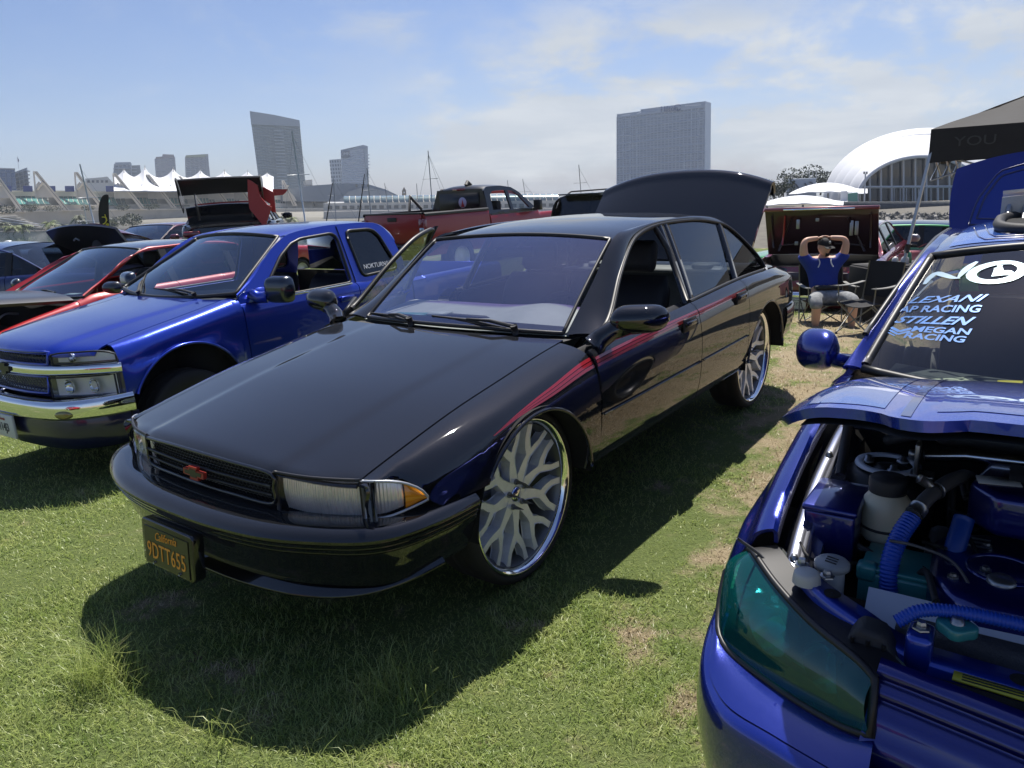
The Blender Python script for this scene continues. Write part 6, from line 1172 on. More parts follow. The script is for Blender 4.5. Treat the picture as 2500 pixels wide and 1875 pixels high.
def redfin(pts, Y, nm):                     # flat red wing panels bolted to the right end of the wing
    A = np.array([at(x, y, Y) for x, y in pts]); Bk = A + np.array((0, .03, 0)); n = len(A); c = wc.matrix_world if False else None
    V = np.concatenate([A, Bk]) - np.array(wc.location); cs, sn = math.cos(-wc.rotation_euler[2]), math.sin(-wc.rotation_euler[2]); V = np.stack([V[:, 0] * cs - V[:, 1] * sn, V[:, 0] * sn + V[:, 1] * cs, V[:, 2]], 1)
    mk(nm, V, [tuple(range(n)), tuple(range(2 * n - 1, n - 1, -1))] + [(i, n + i, n + (i + 1) % n, (i + 1) % n) for i in range(n)], MRED, wg, smooth=False)
redfin([(604, 438), (612, 441), (628, 452), (634, 478), (652, 500), (663, 505), (651, 541), (648, 557), (640, 548), (609, 510), (605, 480)], 14.0, 'red_endplate'); redfin([(613, 443), (640, 455), (668, 470), (673, 520), (656, 512), (660, 498), (640, 486), (632, 470)], 14.25, 'red_brace_panel'); redfin([(665, 462), (702, 462), (697, 470), (690, 476), (668, 478)], 14.3, 'red_flick')
# ---- red cars of the facing row and of the next bay: outside the picture, unseen, put there to give reflections in paint and chrome
y_ = R(53); gen_car('unseen_red_sedan', 'red sedan across the aisle, unseen, put in for reflections in chrome and lamps', (-4.2, -.9, 0), y_, RED)
gen_car('unseen_red_coupe', 'red coupe beyond the tuner car, unseen, put in for reflections', (4.6, -.55, 0), R(-125), RED)
# ================================================================== seated man, folding chairs, table, canopy
def skin(name, verts, edges, radii, m, parent, root=0, sub=2, xf=None):
    me = bpy.data.meshes.new(name); me.from_pydata([tuple(v) for v in verts], edges, []); me.materials.append(m)
    o = link(bpy.data.objects.new(name, me), parent); md = o.modifiers.new('skin', 'SKIN'); md.use_smooth_shade = True
    for i, r in enumerate(radii): me.skin_vertices[0].data[i].radius = r if isinstance(r, tuple) else (r, r)
    for i in range(len(verts)): me.skin_vertices[0].data[i].use_root = (i == root)
    sb = o.modifiers.new('sub', 'SUBSURF'); sb.levels = sub; sb.render_levels = sub
    return o
MX, MY = 4.13, 9.5; MZ = float(gz(MX, MY)); MYAW = R(-97)      # faces the camera, x forward in his own frame
def person():
    root = empty('person', (MX, MY, MZ - .10), MYAW, scale=.93); tag(root, 'man in black cap and blue tee sitting with hands behind his head', 'person')
    SK = mat('skin', (.56, .33, .23), .55, var=.08); TEE = mat('blue_tee', (.008, .03, .24), .85, var=.12, vscale=5, bump=.2, bscale=30); SHO = mat('camo_shorts', (.22, .23, .24), .85, var=.5, vscale=16, bump=.2, bscale=30); SHOE = mat('blue_shoe', (.006, .016, .16), .7)
    # local: x forward (towards his knees), y left, z up
    hip = (-.10, 0, .47); v = [hip, (-.17, 0, .62), (-.24, 0, .80), (-.27, 0, .93), (-.27, 0, 1.0), (-.255, 0, 1.045)]; r = [(.17, .13), (.17, .125), (.185, .12), (.15, .095), (.062, .062), (.06, .06)]; e = [(0, 1), (1, 2), (2, 3), (3, 4), (4, 5)]
    for s in (1, -1):                        # arms up, hands meeting behind the head
        k = len(v); v += [(-.26, s * .19, .93), (-.22, s * .275, 1.03), (-.20, s * .285, 1.19), (-.21, s * .26, 1.245), (-.24, s * .15, 1.255), (-.25, s * .07, 1.262)]; r += [(.085, .08), (.068, .066), (.052, .05), (.045, .043), (.036, .036), (.032, .030)]
        e += [(3, k), (k, k + 1), (k + 1, k + 2), (k + 2, k + 3), (k + 3, k + 4), (k + 4, k + 5)]
        k = len(v); v += [(.02, s * .12, .45), (.22, s * .21, .475), (.36, s * .235, .475), (.40, s * .235, .40), (.38, s * .235, .26), (.385, s * .235, .12), (.38, s * .235, .06)]; r += [(.11, .10), (.092, .088), (.078, .075), (.068, .066), (.064, .066), (.045, .045), (.042, .042)]
        e += [(0, k)] + [(k + i, k + i + 1) for i in range(6)]
    body = skin('body', v, e, r, SK, root)
    def fingers(s):
        b = B()
        for i in range(4):
            y = s * (.05 - .0 * i); b.tube(spl([(-.235 - .022 * i, s * .065, 1.268 - .004 * i), (-.235 - .022 * i, s * .03, 1.285 - .004 * i), (-.235 - .022 * i, s * -.01, 1.284 - .005 * i), (-.237 - .022 * i, s * -.04 + s * .008 * (i % 2), 1.272 - .006 * i)], 8), [.0105, .0105, .010, .010, .0095, .009, .0085, .006], 8)
        b.tube(spl([(-.215, s * .085, 1.262), (-.20, s * .06, 1.275), (-.195, s * .03, 1.275)], 6), [.013, .012, .011, .010, .010, .007], 8)
        return b.mk('fingers', SK, body)
    fingers(1); fingers(-1)
    # head, turned to his left and tipped down a little
    hx, hz = -.225, 1.135; yaw = R(24); P = []
    for i, t in enumerate(np.linspace(0, math.pi, 22)):
        row = []
        for a in np.linspace(0, 2 * np.pi, 28, endpoint=False):
            st, ct = math.sin(t), math.cos(t); x = .098 * st * math.cos(a); y = .076 * st * math.sin(a); z = .122 * ct
            if z < -.02: k = 1 - .35 * min(1, (-.02 - z) / .1); y *= k; x = x * (1 - .12 * min(1, (-.02 - z) / .1)) + .012 * min(1, (-.02 - z) / .1)
            f = math.exp(-(a if a < math.pi else a - 2 * math.pi) ** 2 / .05); 
            if -.05 < z < .03: x += f * .020 * math.exp(-((z + .022) / .016) ** 2) + f * .010 * math.exp(-((z - .0) / .02) ** 2)
            f2 = math.exp(-(abs(a if a < math.pi else a - 2 * math.pi) - .42) ** 2 / .03); x -= f2 * .010 * math.exp(-((z - .012) / .014) ** 2)
            f3 = math.exp(-(a if a < math.pi else a - 2 * math.pi) ** 2 / .10); x += f3 * .006 * math.exp(-((z + .058) / .008) ** 2) - f3 * .004 * math.exp(-((z + .066) / .004) ** 2) + f3 * .008 * math.exp(-((z + .098) / .015) ** 2)
            row.append((x, y, z))
        P.append(row)
    def hd(V): V = np.array(V); p = R(8); V = np.stack([V[:, 0] * math.cos(p) + V[:, 2] * math.sin(p), V[:, 1], -V[:, 0] * math.sin(p) + V[:, 2] * math.cos(p)], 1); return np.stack([V[:, 0] * math.cos(yaw) - V[:, 1] * math.sin(yaw) + hx, V[:, 0] * math.sin(yaw) + V[:, 1] * math.cos(yaw), V[:, 2] + hz], 1)
    V, F = gridVF(np.array(P), False, True); h = mk('head', V, F, SK, body, xf=hd)
    for s in (1, -1):
        V, F = latheVF([(.001, .010), (.016, .010), (.022, 0), (.018, -.006), (.001, -.004)], (0, 0, 0), 'y', 14); V = V * np.array((.8, s, 1.35)) + np.array((-.008, s * .076, -.005)); mk('ear', V, F, SK, h, xf=hd)
        V, F = latheVF([(.001, .006), (.009, .004), (.012, 0)], (0, 0, 0), 'x', 12); V = V * np.array((1, 1.2, .55)) + np.array((.084, s * .032, .012)); mk('eye', V, F, mat('eye_dark', (.02, .015, .012), .3), h, xf=hd)
    BE = mat('beard_black', (.012, .010, .009), .9, bump=.5, bscale=200); P = []
    for a in np.linspace(-.62, .62, 15): P.append([(.089 * math.cos(a) * (1 - .08 * q) + .014 * math.cos(a) + .006 * math.sin(math.pi * q), .060 * math.sin(a) * (1 - .15 * q), -.066 - .046 * q) for q in np.linspace(0, 1, 6)])
    V, F = gridVF(np.array(P)); mk('goatee', V, F, BE, h, xf=hd, solid=.004)
    CP = mat('black_cap', (.008, .008, .009), .8); P = [[(.104 * math.sin(t) * math.cos(a) - .004, .083 * math.sin(t) * math.sin(a), .035 + .098 * math.cos(t)) for a in np.linspace(0, 2 * np.pi, 24)] for t in np.linspace(0.02, math.pi / 2, 10)]; V, F = gridVF(np.array(P)); cp = mk('cap', V, F, CP, body, xf=hd, solid=.004)
    P = [[(.085 + .085 * q * math.cos(a * .7), .085 * math.sin(a) * (1 - .10 * q), .040 - .022 * q - .010 * math.sin(a) ** 2) for a in np.linspace(-1.25, 1.25, 15)] for q in np.linspace(0, 1, 6)]; V, F = gridVF(np.array(P)); mk('cap_brim', V, F, CP, cp, xf=hd, solid=.005); b = B(); b.add(*prismVF([(-.016, .07), (.012, .07), (.018, .085), (0, .108), (-.02, .095)], .098, .104, 'x')); b.mk('cap_emblem', mat('emblem_grey', (.4, .42, .42), .5), cp, xf=hd)
    # clothes: torso tee with sleeves, shorts, shoes
    v = [(-.11, 0, .50), (-.17, 0, .63), (-.24, 0, .80), (-.265, 0, .915), (-.268, 0, .96)]; r = [(.205, .165), (.205, .16), (.212, .145), (.165, .115), (.10, .085)]; e = [(0, 1), (1, 2), (2, 3), (3, 4)]
    for s in (1, -1): k = len(v); v += [(-.255, s * .20, .925), (-.225, s * .275, 1.01), (-.218, s * .288, 1.05)]; r += [(.105, .10), (.088, .085), (.084, .08)]; e += [(3, k), (k, k + 1), (k + 1, k + 2)]
    tee = skin('tee_shirt', v, e, r, TEE, body)
    for s in (1, -1): V, F = tubeVF(spl([(-.165, s * .085, .985), (-.125, s * .075, .93), (-.105, s * .10, .87)], 10), .008, 6); mk('collar_trim', V, F, mat('trim_white', (.6, .62, .65), .7), tee)
    v = [(-.11, 0, .46), (-.05, 0, .46)]; r = [(.20, .15), (.19, .135)]; e = [(0, 1)]
    for s in (1, -1): k = len(v); v += [(.06, s * .12, .455), (.22, s * .215, .478), (.345, s * .24, .478), (.402, s * .24, .43), (.405, s * .24, .36)]; r += [(.13, .115), (.105, .10), (.094, .09), (.088, .086), (.088, .086)]; e += [(1, k)] + [(k + i, k + i + 1) for i in range(4)]
    skin('shorts', v, e, r, SHO, body)
    for s in (1, -1):
        v = [(.34, s * .235, .06), (.40, s * .24, .055), (.50, s * .25, .042), (.56, s * .255, .035)]; skin('shoe', v, [(0, 1), (1, 2), (2, 3)], [(.045, .05), (.05, .055), (.048, .042), (.035, .03)], SHOE, body)
    b = B(); b.box((.02, 0, .605), (.14, .34, .05)); b.mk('waist_pouch', MATTE, body, bevel=.02)
    return root
person()
def camp_chair(name, label, loc, yaw, seatm, w=.58):
    root = empty(name, loc, yaw, scale=.88); tag(root, label, 'chair', 'folding camp chairs'); ST = mat('chair_tube', (.17, .17, .16), .45, .5); h = w / 2
    for s in (1, -1):
        for nm, a, c in (('leg', (.26, s * h, .02), (-.26, s * h, .44)), ('leg', (-.26, s * h, .02), (.26, s * h, .44))): V, F = tubeVF([a, c], .009, 6); mk(nm, V, F, ST, root)
        V, F = tubeVF([(-.24, s * h, .02), (-.26, s * h, .44), (-.36, s * h, .92)], .010, 6); mk('back_post', V, F, ST, root)
        V, F = tubeVF([(.24, s * h, .44), (.25, s * (h + .02), .66)], .009, 6); mk('arm_post', V, F, ST, root)
        V, F = gridVF(np.array([[(x, s * (h + .02) + e, .655 - .015 * math.sin(3.14 * (x + .3) / .6)) for e in (-.03, .03)] for x in np.linspace(-.30, .30, 9)])); mk('armrest', V, F, mat('arm_fabric', (.20, .20, .19), .8), root, solid=.012)
        V, F = latheVF([(.001, .02), (.014, .02), (.018, 0), (.02, -.012)], (.26, s * h, .012), 'z', 8); mk('foot', V, F, MATTE, root)
    for x in (.25, -.25):
        for s in (1, -1): V, F = tubeVF([(x, s * h, .03), (x, -s * h, .42)], .009, 6); mk('cross_brace', V, F, ST, root)
    P = [[(x, y, .43 - .05 * (1 - (y / h) ** 2) - .02 * (x < 0)) for y in np.linspace(-h, h, 11)] for x in np.linspace(.26, -.26, 7)]; sheet('seat', P, seatm, root, solid=.008)
    P = [[(-.27 - .10 * t - .03 * (1 - (y / h) ** 2), y, .46 + .46 * t) for y in np.linspace(-h, h, 11)] for t in np.linspace(0, 1, 7)]; sheet('backrest', P, seatm, root, solid=.008)
    return root
BF = mat('black_canvas', (.010, .010, .012), .85, bump=.2)
camp_chair('camp_chair', 'black folding camp chair with the man sitting in it', (MX, MY, MZ - .08), MYAW, BF, .62)
q = at(2085, 800, 8.4); camp_chair('camp_chair', 'empty folding camp chair with pale armrests seen from its side', (q[0] + .16, 8.45, float(gz(q[0], 8.4))), R(-150), BF, .5)
# black cloth-covered table
tx, ty = 5.15, 9.75; tz = float(gz(tx, ty)) - .1; troot = empty('cloth_table', (tx, ty, tz), R(5)); tag(troot, 'low table under a black cloth beside the seated man', 'table')
b = B(); b.box((0, 0, .42), (.98, .6, .80)); b.mk('table_cloth', BF, troot, bevel=.015); b = B(); b.box((.02, .02, .828), (.96, .56, .014)); b.mk('table_top', MATTE, troot); b = B(); b.tube([(-.46, -.26, .84), (-.2, .24, .84)], .012, 6); b.mk('strap', mat('arm_fabric'), troot)
for i, (x, y, h, r_, c) in enumerate(((.10, 0, .10, .05, (.5, .5, .5)), (.20, .1, .14, .04, (.05, .2, .12)), (.28, -.05, .11, .055, (.45, .3, .2)), (.36, .08, .09, .05, (.35, .05, .05)), (.05, .15, .08, .04, (.6, .6, .58)))):
    o = mk('trinket', *latheVF([(r_, 0), (r_ * 1.05, h * .4), (r_ * .8, h * .8), (r_ * .3, h), (.001, h)], (tx + x, ty + y, tz + .835), 'z', 14), mat('trinket_%d' % i, c, .3, .3 if i == 0 else 0)); tag(o, ['small chrome trophy on the black table', 'dark green bottle shaped trinket on the black table', 'tan plush figure on the black table', 'small red figure on the black table', 'white cup standing on the black table'][i], 'trinket', 'trinkets on the black table')
# pop-up canopy
def canopy():
    c = at(2268, 372, 9.5); gx, gy = c[0], c[1]; root = empty('canopy_tent', (gx, gy, 0)); tag(root, 'black pop up canopy with pale steel legs and grey lettering', 'canopy')
    FB = mat('canopy_black', (.012, .012, .014), .8, bump=.3, bscale=14, var=.2, vscale=6); LG_ = mat('canopy_leg', (.42, .44, .47), .35, .7); ez = float(c[2]); W_ = 3.0; a = R(-37)
    def L(u, v, z): return (u * math.cos(a) + v * -math.sin(a), u * math.sin(a) + v * math.cos(a), z)
    pk = ez + .95
    for (u0, v0), (u1, v1) in (((0, 0), (W_, 0)), ((W_, 0), (W_, W_)), ((W_, W_), (0, W_)), ((0, W_), (0, 0))):
        P = []
        for t in np.linspace(0, 1, 17):
            u, v = u0 + (u1 - u0) * t, v0 + (v1 - v0) * t; row = [L(u, v, ez - .13 + .02 * math.sin(9 * t)), L(u, v, ez + .13), L(u, v, ez + .27)]
            for k in np.linspace(.12, 1, 7): row.append(L(u + (W_ / 2 - u) * k, v + (W_ / 2 - v) * k, ez + .27 + (pk - ez - .27) * k - .05 * math.sin(math.pi * k) + .012 * math.sin(23 * t + 9 * k)))
            P.append(row)
        sheet('canopy_panel', P, FB, root, solid=.004)
    for (u, v) in ((0, 0), (W_, 0), (0, W_)):
        f = (u - .25, v - .22) if (u, v) == (0, 0) else (u, v); q = np.array(L(f[0], f[1], 0)); bz_ = float(gz(gx + q[0], gy + q[1])); V, F = tubeVF([L(u + .03, v + .03, ez + .1), (q[0], q[1], bz_)], .024, 4); lg = mk('leg', V, F, LG_, root, smooth=False)
        V, F = tubeVF([np.array(L(u + .03, v + .03, ez + .1)) * .45 + np.array((q[0], q[1], bz_)) * .55, np.array(L(u + .03, v + .03, ez + .1)) * .40 + np.array((q[0], q[1], bz_)) * .60], .032, 6); mk('leg_lock', V, F, MATTE, lg)
    for (u0, v0), (u1, v1) in (((0, 0), (W_, 0)), ((0, 0), (0, W_))):
        for k in range(3):
            for sg in (0, 1):
                t0, t1 = k / 3, (k + 1) / 3; za, zb_ = (ez - .02, ez - .34) if sg else (ez - .34, ez - .02); V, F = tubeVF([L(u0 + (u1 - u0) * t0 + .04, v0 + (v1 - v0) * t0 + .04, za), L(u0 + (u1 - u0) * t1 + .04, v0 + (v1 - v0) * t1 + .04, zb_)], .011, 4); mk('scissor_bar', V, F, LG_, root)
    textmesh('valance_lettering', 'YOU', .16, mat('canopy_print', (.05, .052, .055), .8), root, frame(L(.48, -.012, ez + .10), (math.cos(a), math.sin(a), 0), (0, 0, 1), (math.sin(a), -math.cos(a), 0)), .001, sx=1.3)
    return root
canopy()
# ================================================================== across the water
def slabVF(pts, Y, depth):                 # outline seen in the photograph, stood up at its own distance and given depth
    Yv = np.broadcast_to(np.asarray(Y, float), (len(pts),)); A = np.array([at(px, py, y) for (px, py), y in zip(pts, Yv)]); n = len(A); dr = A.mean(0) - np.array((0, 0, CAM_H)); dr[2] = 0; dr /= np.linalg.norm(dr); Bk = A + dr * depth
    return np.concatenate([A, Bk]), [tuple(range(n)), tuple(range(2 * n - 1, n - 1, -1))] + [(i, n + i, n + (i + 1) % n, (i + 1) % n) for i in range(n)]
def slab(name, pts, Y, depth, m, parent=None, **k): V, F = slabVF(pts, Y, depth); k.setdefault('smooth', False); return mk(name, V, F, m, parent, **k)
def bar(name, a, c, Y, w, m, parent, d=None, dY=0):   # straight bar between two seen points
    Ya, Yc = (Y, Y) if np.isscalar(Y) else Y; A, C = at(*a, Ya), at(*c, Yc); V, F = tubeVF([A + np.array((0, dY, 0)), C + np.array((0, dY, 0))], w, 4); return mk(name, V, F, m, parent, smooth=False)
CONC = mat('pale_concrete', (.60, .57, .52), .85, var=.12, vscale=.15); CONC2 = mat('warm_concrete', (.72, .66, .56), .85, var=.1, vscale=.2); WHT = mat('white_membrane', (.66, .67, .69), .6)
GLZ = mat('teal_glazing', (.12, .36, .33), .15, .2, .6); GDK = mat('dark_glazing', (.035, .045, .06), .12, .2, .6); BLU = mat('blue_banner', (.015, .04, .20), .6)
WL = -3.6                                   # water level
# water and far quay
V, F = gridVF(np.array([[at(px, np.interp(px, [-700, -60, 800, 1360, 3200], [569, 569, 551, 546, 506]), 259) * t + np.array(((px - 1250) / 1804 * 24, 24, -3.4)) * (1 - t) for px in np.linspace(-700, 3200, 27)] for t in np.linspace(0, 1, 9)])); wm = mat('harbour_water', (.02, .05, .06), .08, bump=.35, bscale=.8); mk('water', V, F, wm, kind='structure')
V, F = gridVF(np.array([[at(px, yy + dz * 0, Y) + np.array((0, 0, zz)) for px, yy in zip(np.linspace(-700, 3200, 27), np.interp(np.linspace(-700, 3200, 27), [-700, -60, 800, 1360, 3200], [r0, r0, r1, r2, r2 - 40]))] for r0, r1, r2, Y, dz, zz in ((568, 550, 545, 258, 0, -4), (568, 550, 545, 258, 0, 0), (528, 516, 508, 440, 0, 0), (540, 530, 520, 445, 0, -6))])); mk('far_quay', V, F, mat('quay_ground', (.20, .19, .16), .9, var=.2, vscale=.05), kind='structure')
# ---- convention centre
cc = empty('convention_centre', (0, 0, 0)); tag(cc, 'long pale convention hall with slanted fins and green glass vaults', 'building')
ap = [(-22, 416), (81, 418), (181, 420), (275, 423), (357, 426), (434, 430), (505, 433), (569, 435), (632, 437), (688, 440), (741, 443)]; Yk = [285 + 20 * k for k in range(11)]
ft = [(60, 520), (168, 515), (258, 514), (353, 511), (428, 508), (498, 506), (562, 504), (619, 502), (672, 500), (722, 503), (772, 505)]
roofy = CV((-60, 470), (100, 468), (300, 471), (560, 474), (800, 480)); basey = CV((-60, 520), (200, 514), (500, 511), (840, 510))
xsb = np.linspace(-60, 800, 24); Yb = np.interp(xsb, [p[0] for p in ap], Yk)
def strip_(name, y0, y1, dY, depth, m, x=xsb, par=cc, curve=0):
    P = []
    for px, Y in zip(x, np.interp(x, [p[0] for p in ap], Yk)):
        P.append([at(px, float(y0(px)), Y + dY + depth), at(px, float(y0(px)), Y + dY), at(px, float(y1(px)), Y + dY), at(px, float(y1(px)), Y + dY + depth)])
    V, F = gridVF(np.array(P)); return mk(name, V, F, m, par, smooth=False)
strip_('terrace_wall', lambda x: basey(x), lambda x: basey(x) + 42 - .012 * x, -14, 12, mat('wall_concrete', (.50, .46, .39), .9, var=.15, vscale=.12)); strip_('terrace_cap', lambda x: basey(x) - 2.2, lambda x: basey(x) + 1, -14.6, 1.2, CONC2)
strip_('upper_wall', lambda x: roofy(x), lambda x: roofy(x) + 11, 6, 30, CONC); strip_('parapet', lambda x: roofy(x) - 3, lambda x: roofy(x), 5, 2, CONC2); strip_('lower_wall', lambda x: basey(x) - 14, lambda x: basey(x), 0, 30, CONC); strip_('back_wall', lambda x: roofy(x) + 8, lambda x: basey(x) - 10, 9, 2, CONC); strip_('service_band', lambda x: basey(x) + 40 - .012 * x, lambda x: basey(x) + 62 - .02 * x, -15, 4, mat('band_grey', (.42, .40, .36), .9))
for k in range(10):                         # glass vaults between the fins: curved panes with ribs
    xa = ap[k][0] + (ft[k][0] - ap[k][0]) * .72 + 8; xb = ap[k + 1][0] + (ft[k + 1][0] - ap[k + 1][0]) * .52 - 2
    if k > 8 or xb < 0: continue
    v = empty('glass_vault', parent=cc); n = 6
    for j in range(n):
        x0, x1 = xa + (xb - xa) * j / n, xa + (xb - xa) * (j + 1) / n; P = []; 
        for px in (x0 + .6, x1 - .6):
            Y = np.interp(px, [p[0] for p in ap], Yk); P.append([at(px + 9 * (1 - math.cos(t)) * 1.0 - 9, float(roofy(px)) + 9 + 22 * math.sin(t) ** 1.0 * 1.0 * (t / 1.57) ** .2, Y + 8 - 9 * math.sin(t) ** .8) for t in np.linspace(.12, 1.57, 7)])
        V, F = gridVF(np.array(P)); mk('pane', V, F, GLZ if j < 4 else mat('teal_glazing_dark', (.04, .14, .15), .15, .2, .6), v, solid=.2)
        V, F = tubeVF(np.array(P[1]) + np.array((.2, -.15, 0)), .13, 4); mk('rib', V, F, CONC2, v)
for k in range(11):
    (x0, y0), (x1, y1), Y = ap[k], ft[k], Yk[k]; s = 1 - .045 * k; f = empty('slanted_fin', parent=cc)
    slab('beam', [(x0 - 1, y0), (x0 + 10 * s, y0), (x1 + 4, y1), (x1 - 11 * s, y1)], Y, 3.0, CONC2, f); slab('beam_groove', [(x0 + 5 * s, y0 + 2), (x0 + 6.4 * s, y0 + 2), (x1 - 2.4, y1 - 2), (x1 - 4, y1 - 2)], Y - .15, .2, mat('groove_dark', (.16, .14, .12), .9), f)
    slab('post', [(x0 - 1 * s, y0 + 1), (x0 + 4 * s, y0 + 6), (x0 + 10 * s, float(roofy(x0)) + 14), (x0 + 5 * s, float(roofy(x0)) + 14)], Y + 1, 2.6, CONC, f)
    slab('web', [(x0 + 14 * s, y0 + 26 * s), (x0 + 50 * s, float(roofy(x0)) + 2), (x0 + 62 * s, float(roofy(x0)) + 14), (x0 + 8 * s, float(roofy(x0)) + 14), (x0 + 8 * s, y0 + 34 * s)], Y + 1.5, 1.4, CONC, f)
    bar('brace', (x0 + 10 * s, float(roofy(x0)) - 6), (x0 + 26 * s, float(roofy(x0)) - 24), Y, .5, CONC2, f)
for x0 in (66, 168, 268, 15, 122): Y = np.interp(x0, [p[0] for p in ap], Yk); slab('banner', [(x0 - 10, 454), (x0 + 13, 454), (x0 + 14, 468), (x0 - 9, 468)], Y + 3, 1, BLU, cc)
pks = [(302.7, 415), (353.7, 408), (423, 412.5), (489, 416.7), (548, 418), (604, 419.5), (652, 424)]   # membrane roof: peaks and saddles, one bay after another
def ridge(px): return 436 - max((436 - y) * math.exp(-abs(px - x) / 13.0) for x, y in pks) - 2 * max(math.exp(-((px - x) / 22) ** 2) for x, y in pks)
cutx = [278] + [(pks[i][0] + pks[i + 1][0]) / 2 for i in range(6)] + [668]
for k in range(7):
    P = []
    for px in np.linspace(cutx[k], cutx[k + 1], 25):
        Y = 345 + (px - 278) * .2; row = []
        for t in np.linspace(0, 1, 10): u = t * t * (3 - 2 * t) * .35 + t * .65; row.append(at(px, ridge(px) + (465 + .008 * px - ridge(px)) * u - 4 * math.sin(math.pi * t) * 0, Y + 12 - 22 * t))
        P.append(row + [at(px, 462 + .008 * px, Y + 40)])
    V, F = gridVF(np.array(P)); mk('sail_roof', V, F, WHT, cc); bar('sail_mast', (pks[k][0], pks[k][1] - 4), (pks[k][0], pks[k][1] + 8), 345 + (pks[k][0] - 278) * .2, .2, CONC, cc)
strip_('sail_eave', lambda x: 446 + .01 * x, lambda x: 466 + .01 * x, 30, 2, mat('eave_grey', (.45, .46, .47), .8), np.linspace(285, 640, 10))  # plain grey band along the sail roof eaves
slab('stair_block', [(-60, 528), (38, 524), (112, 556), (60, 566), (-60, 566)], 268, 8, CONC2, cc)
for k in range(7): bar('stair_step', (-60, 532 + k * 5), (40 + k * 10, 528 + k * 4.6), 267.4, .22, mat('band_grey'), cc)
for k in range(2): bar('handrail', (-60, 522 + k * 9), (108, 549 + k * 4), 266.5, .10, WHT, cc)
# curved grey end hall and low galleries
eh = empty('curved_hall', (0, 0, 0)); tag(eh, 'grey hall with a sweeping curved roof below the striped hotel', 'building'); GH = mat('hall_blue_grey', (.20, .24, .30), .6, .3, var=.08, vscale=.05)
arc = [(640, 470), (700, 462), (760, 453), (805, 450), (850, 447), (900, 450), (940, 462), (972, 477), (995, 492), (640, 492)]; slab('hall_wall', arc, 470, 60, GH, eh); slab('hall_roof', [(830, 487), (850, 468), (880, 459), (905, 458), (945, 468), (975, 480), (990, 492), (830, 492)], 462, 10, mat('hall_roof_grey', (.27, .30, .35), .5, .4), eh); slab('hall_plant', [(745, 440), (762, 438), (763, 452), (746, 453)], 475, 15, CONC2, eh)
for x in (868, 882, 896): slab('hall_window', [(x, 450), (x + 5, 450), (x + 5, 456), (x, 456)], 469.5, .6, GDK, eh)
gl = empty('glass_gallery', (0, 0, 0)); tag(gl, 'long glass roofed gallery over a white arcade along the far shore', 'building'); GLc = mat('pale_glazing', (.20, .27, .27), .2, .3, .5)
for j, px in enumerate(np.arange(838, 1352, 15)):
    P = [[at(x + (2 if t < .3 else 0), 496 - 17 * math.sin(t) - .012 * (x - 838), 330 - 5 * math.cos(t)) for t in np.linspace(0, 1.57, 6)] for x in (px + .8, px + 14.2)]; V, F = gridVF(np.array(P)); mk('pane', V, F, GLc, gl, solid=.15); V, F = tubeVF(np.array(P[1]) + np.array((.15, -.1, .05)), .16, 4); mk('rib', V, F, CONC2, gl)
slab('arcade', [(790, 496), (1360, 489), (1362, 512), (790, 520)], 325, 20, mat('arcade_white', (.46, .46, .44), .8, var=.06, vscale=.3), gl); slab('arcade_base', [(790, 516), (1360, 508), (1362, 540), (790, 548)], 320, 20, CONC, gl)
for px in range(800, 1350, 18): slab('arcade_opening', [(px, 503 - .012 * (px - 800)), (px + 11, 503 - .012 * (px - 800)), (px + 11, 511 - .012 * (px - 800)), (px, 511 - .012 * (px - 800))], 324.6, .6, mat('arcade_dark', (.12, .13, .13), .8), gl)
tc_ = empty('clock_tower', (0, 0, 0)); tag(tc_, 'small brick clock tower rising behind the glass gallery', 'tower'); BRK = mat('tower_brick', (.22, .18, .15), .9); slab('shaft', [(981.5, 466), (991.5, 465.5), (992, 482), (981.5, 482)], 420, 2.4, BRK, tc_); slab('spire', [(981, 466.5), (986.3, 456), (992, 466)], 420.4, 1.6, BRK, tc_); slab('clock_face', [(985, 468), (988.4, 468), (988.4, 472), (985, 472)], 419.8, .3, WHT, tc_)
# ---- towers
def tower(name, label, face, Y, depth, m, floors, fm, th=.5, side=None, cols=0, cm=None, top=0.0, cat='tower', rows_part='floor_band'):
    r = empty(name, (0, 0, 0)); tag(r, label, cat); TL, TR, BR, BLc = [np.array(p, float) for p in face]; Yl, Yr = (Y, Y) if np.isscalar(Y) else Y
    slab('shaft', [tuple(TL), tuple(TR), tuple(BR), tuple(BLc)], [Yl, Yr, Yr, Yl], depth, m, r)
    for k in range(floors):
        t = top + (1 - top) * (k + .5) / floors; a = TL + (BLc - TL) * t; c = TR + (BR - TR) * t; V, F = tubeVF([at(*a, Yl) + np.array((0, -.2, 0)), at(*c, Yr) + np.array((0, -.2, 0))], th, 4); mk(rows_part, V, F, fm, r, smooth=False)
    for k in range(cols + 1 if cols else 0):
        u = k / cols; a = TL + (TR - TL) * u; a = a + ((BLc + (BR - BLc) * u) - a) * top; c = BLc + (BR - BLc) * u; V, F = tubeVF([at(*a, Yl + (Yr - Yl) * u) + np.array((0, -.3, 0)), at(*c, Yl + (Yr - Yl) * u) + np.array((0, -.3, 0))], th * .8, 4); mk('mullion', V, F, cm or fm, r, smooth=False)
    return r
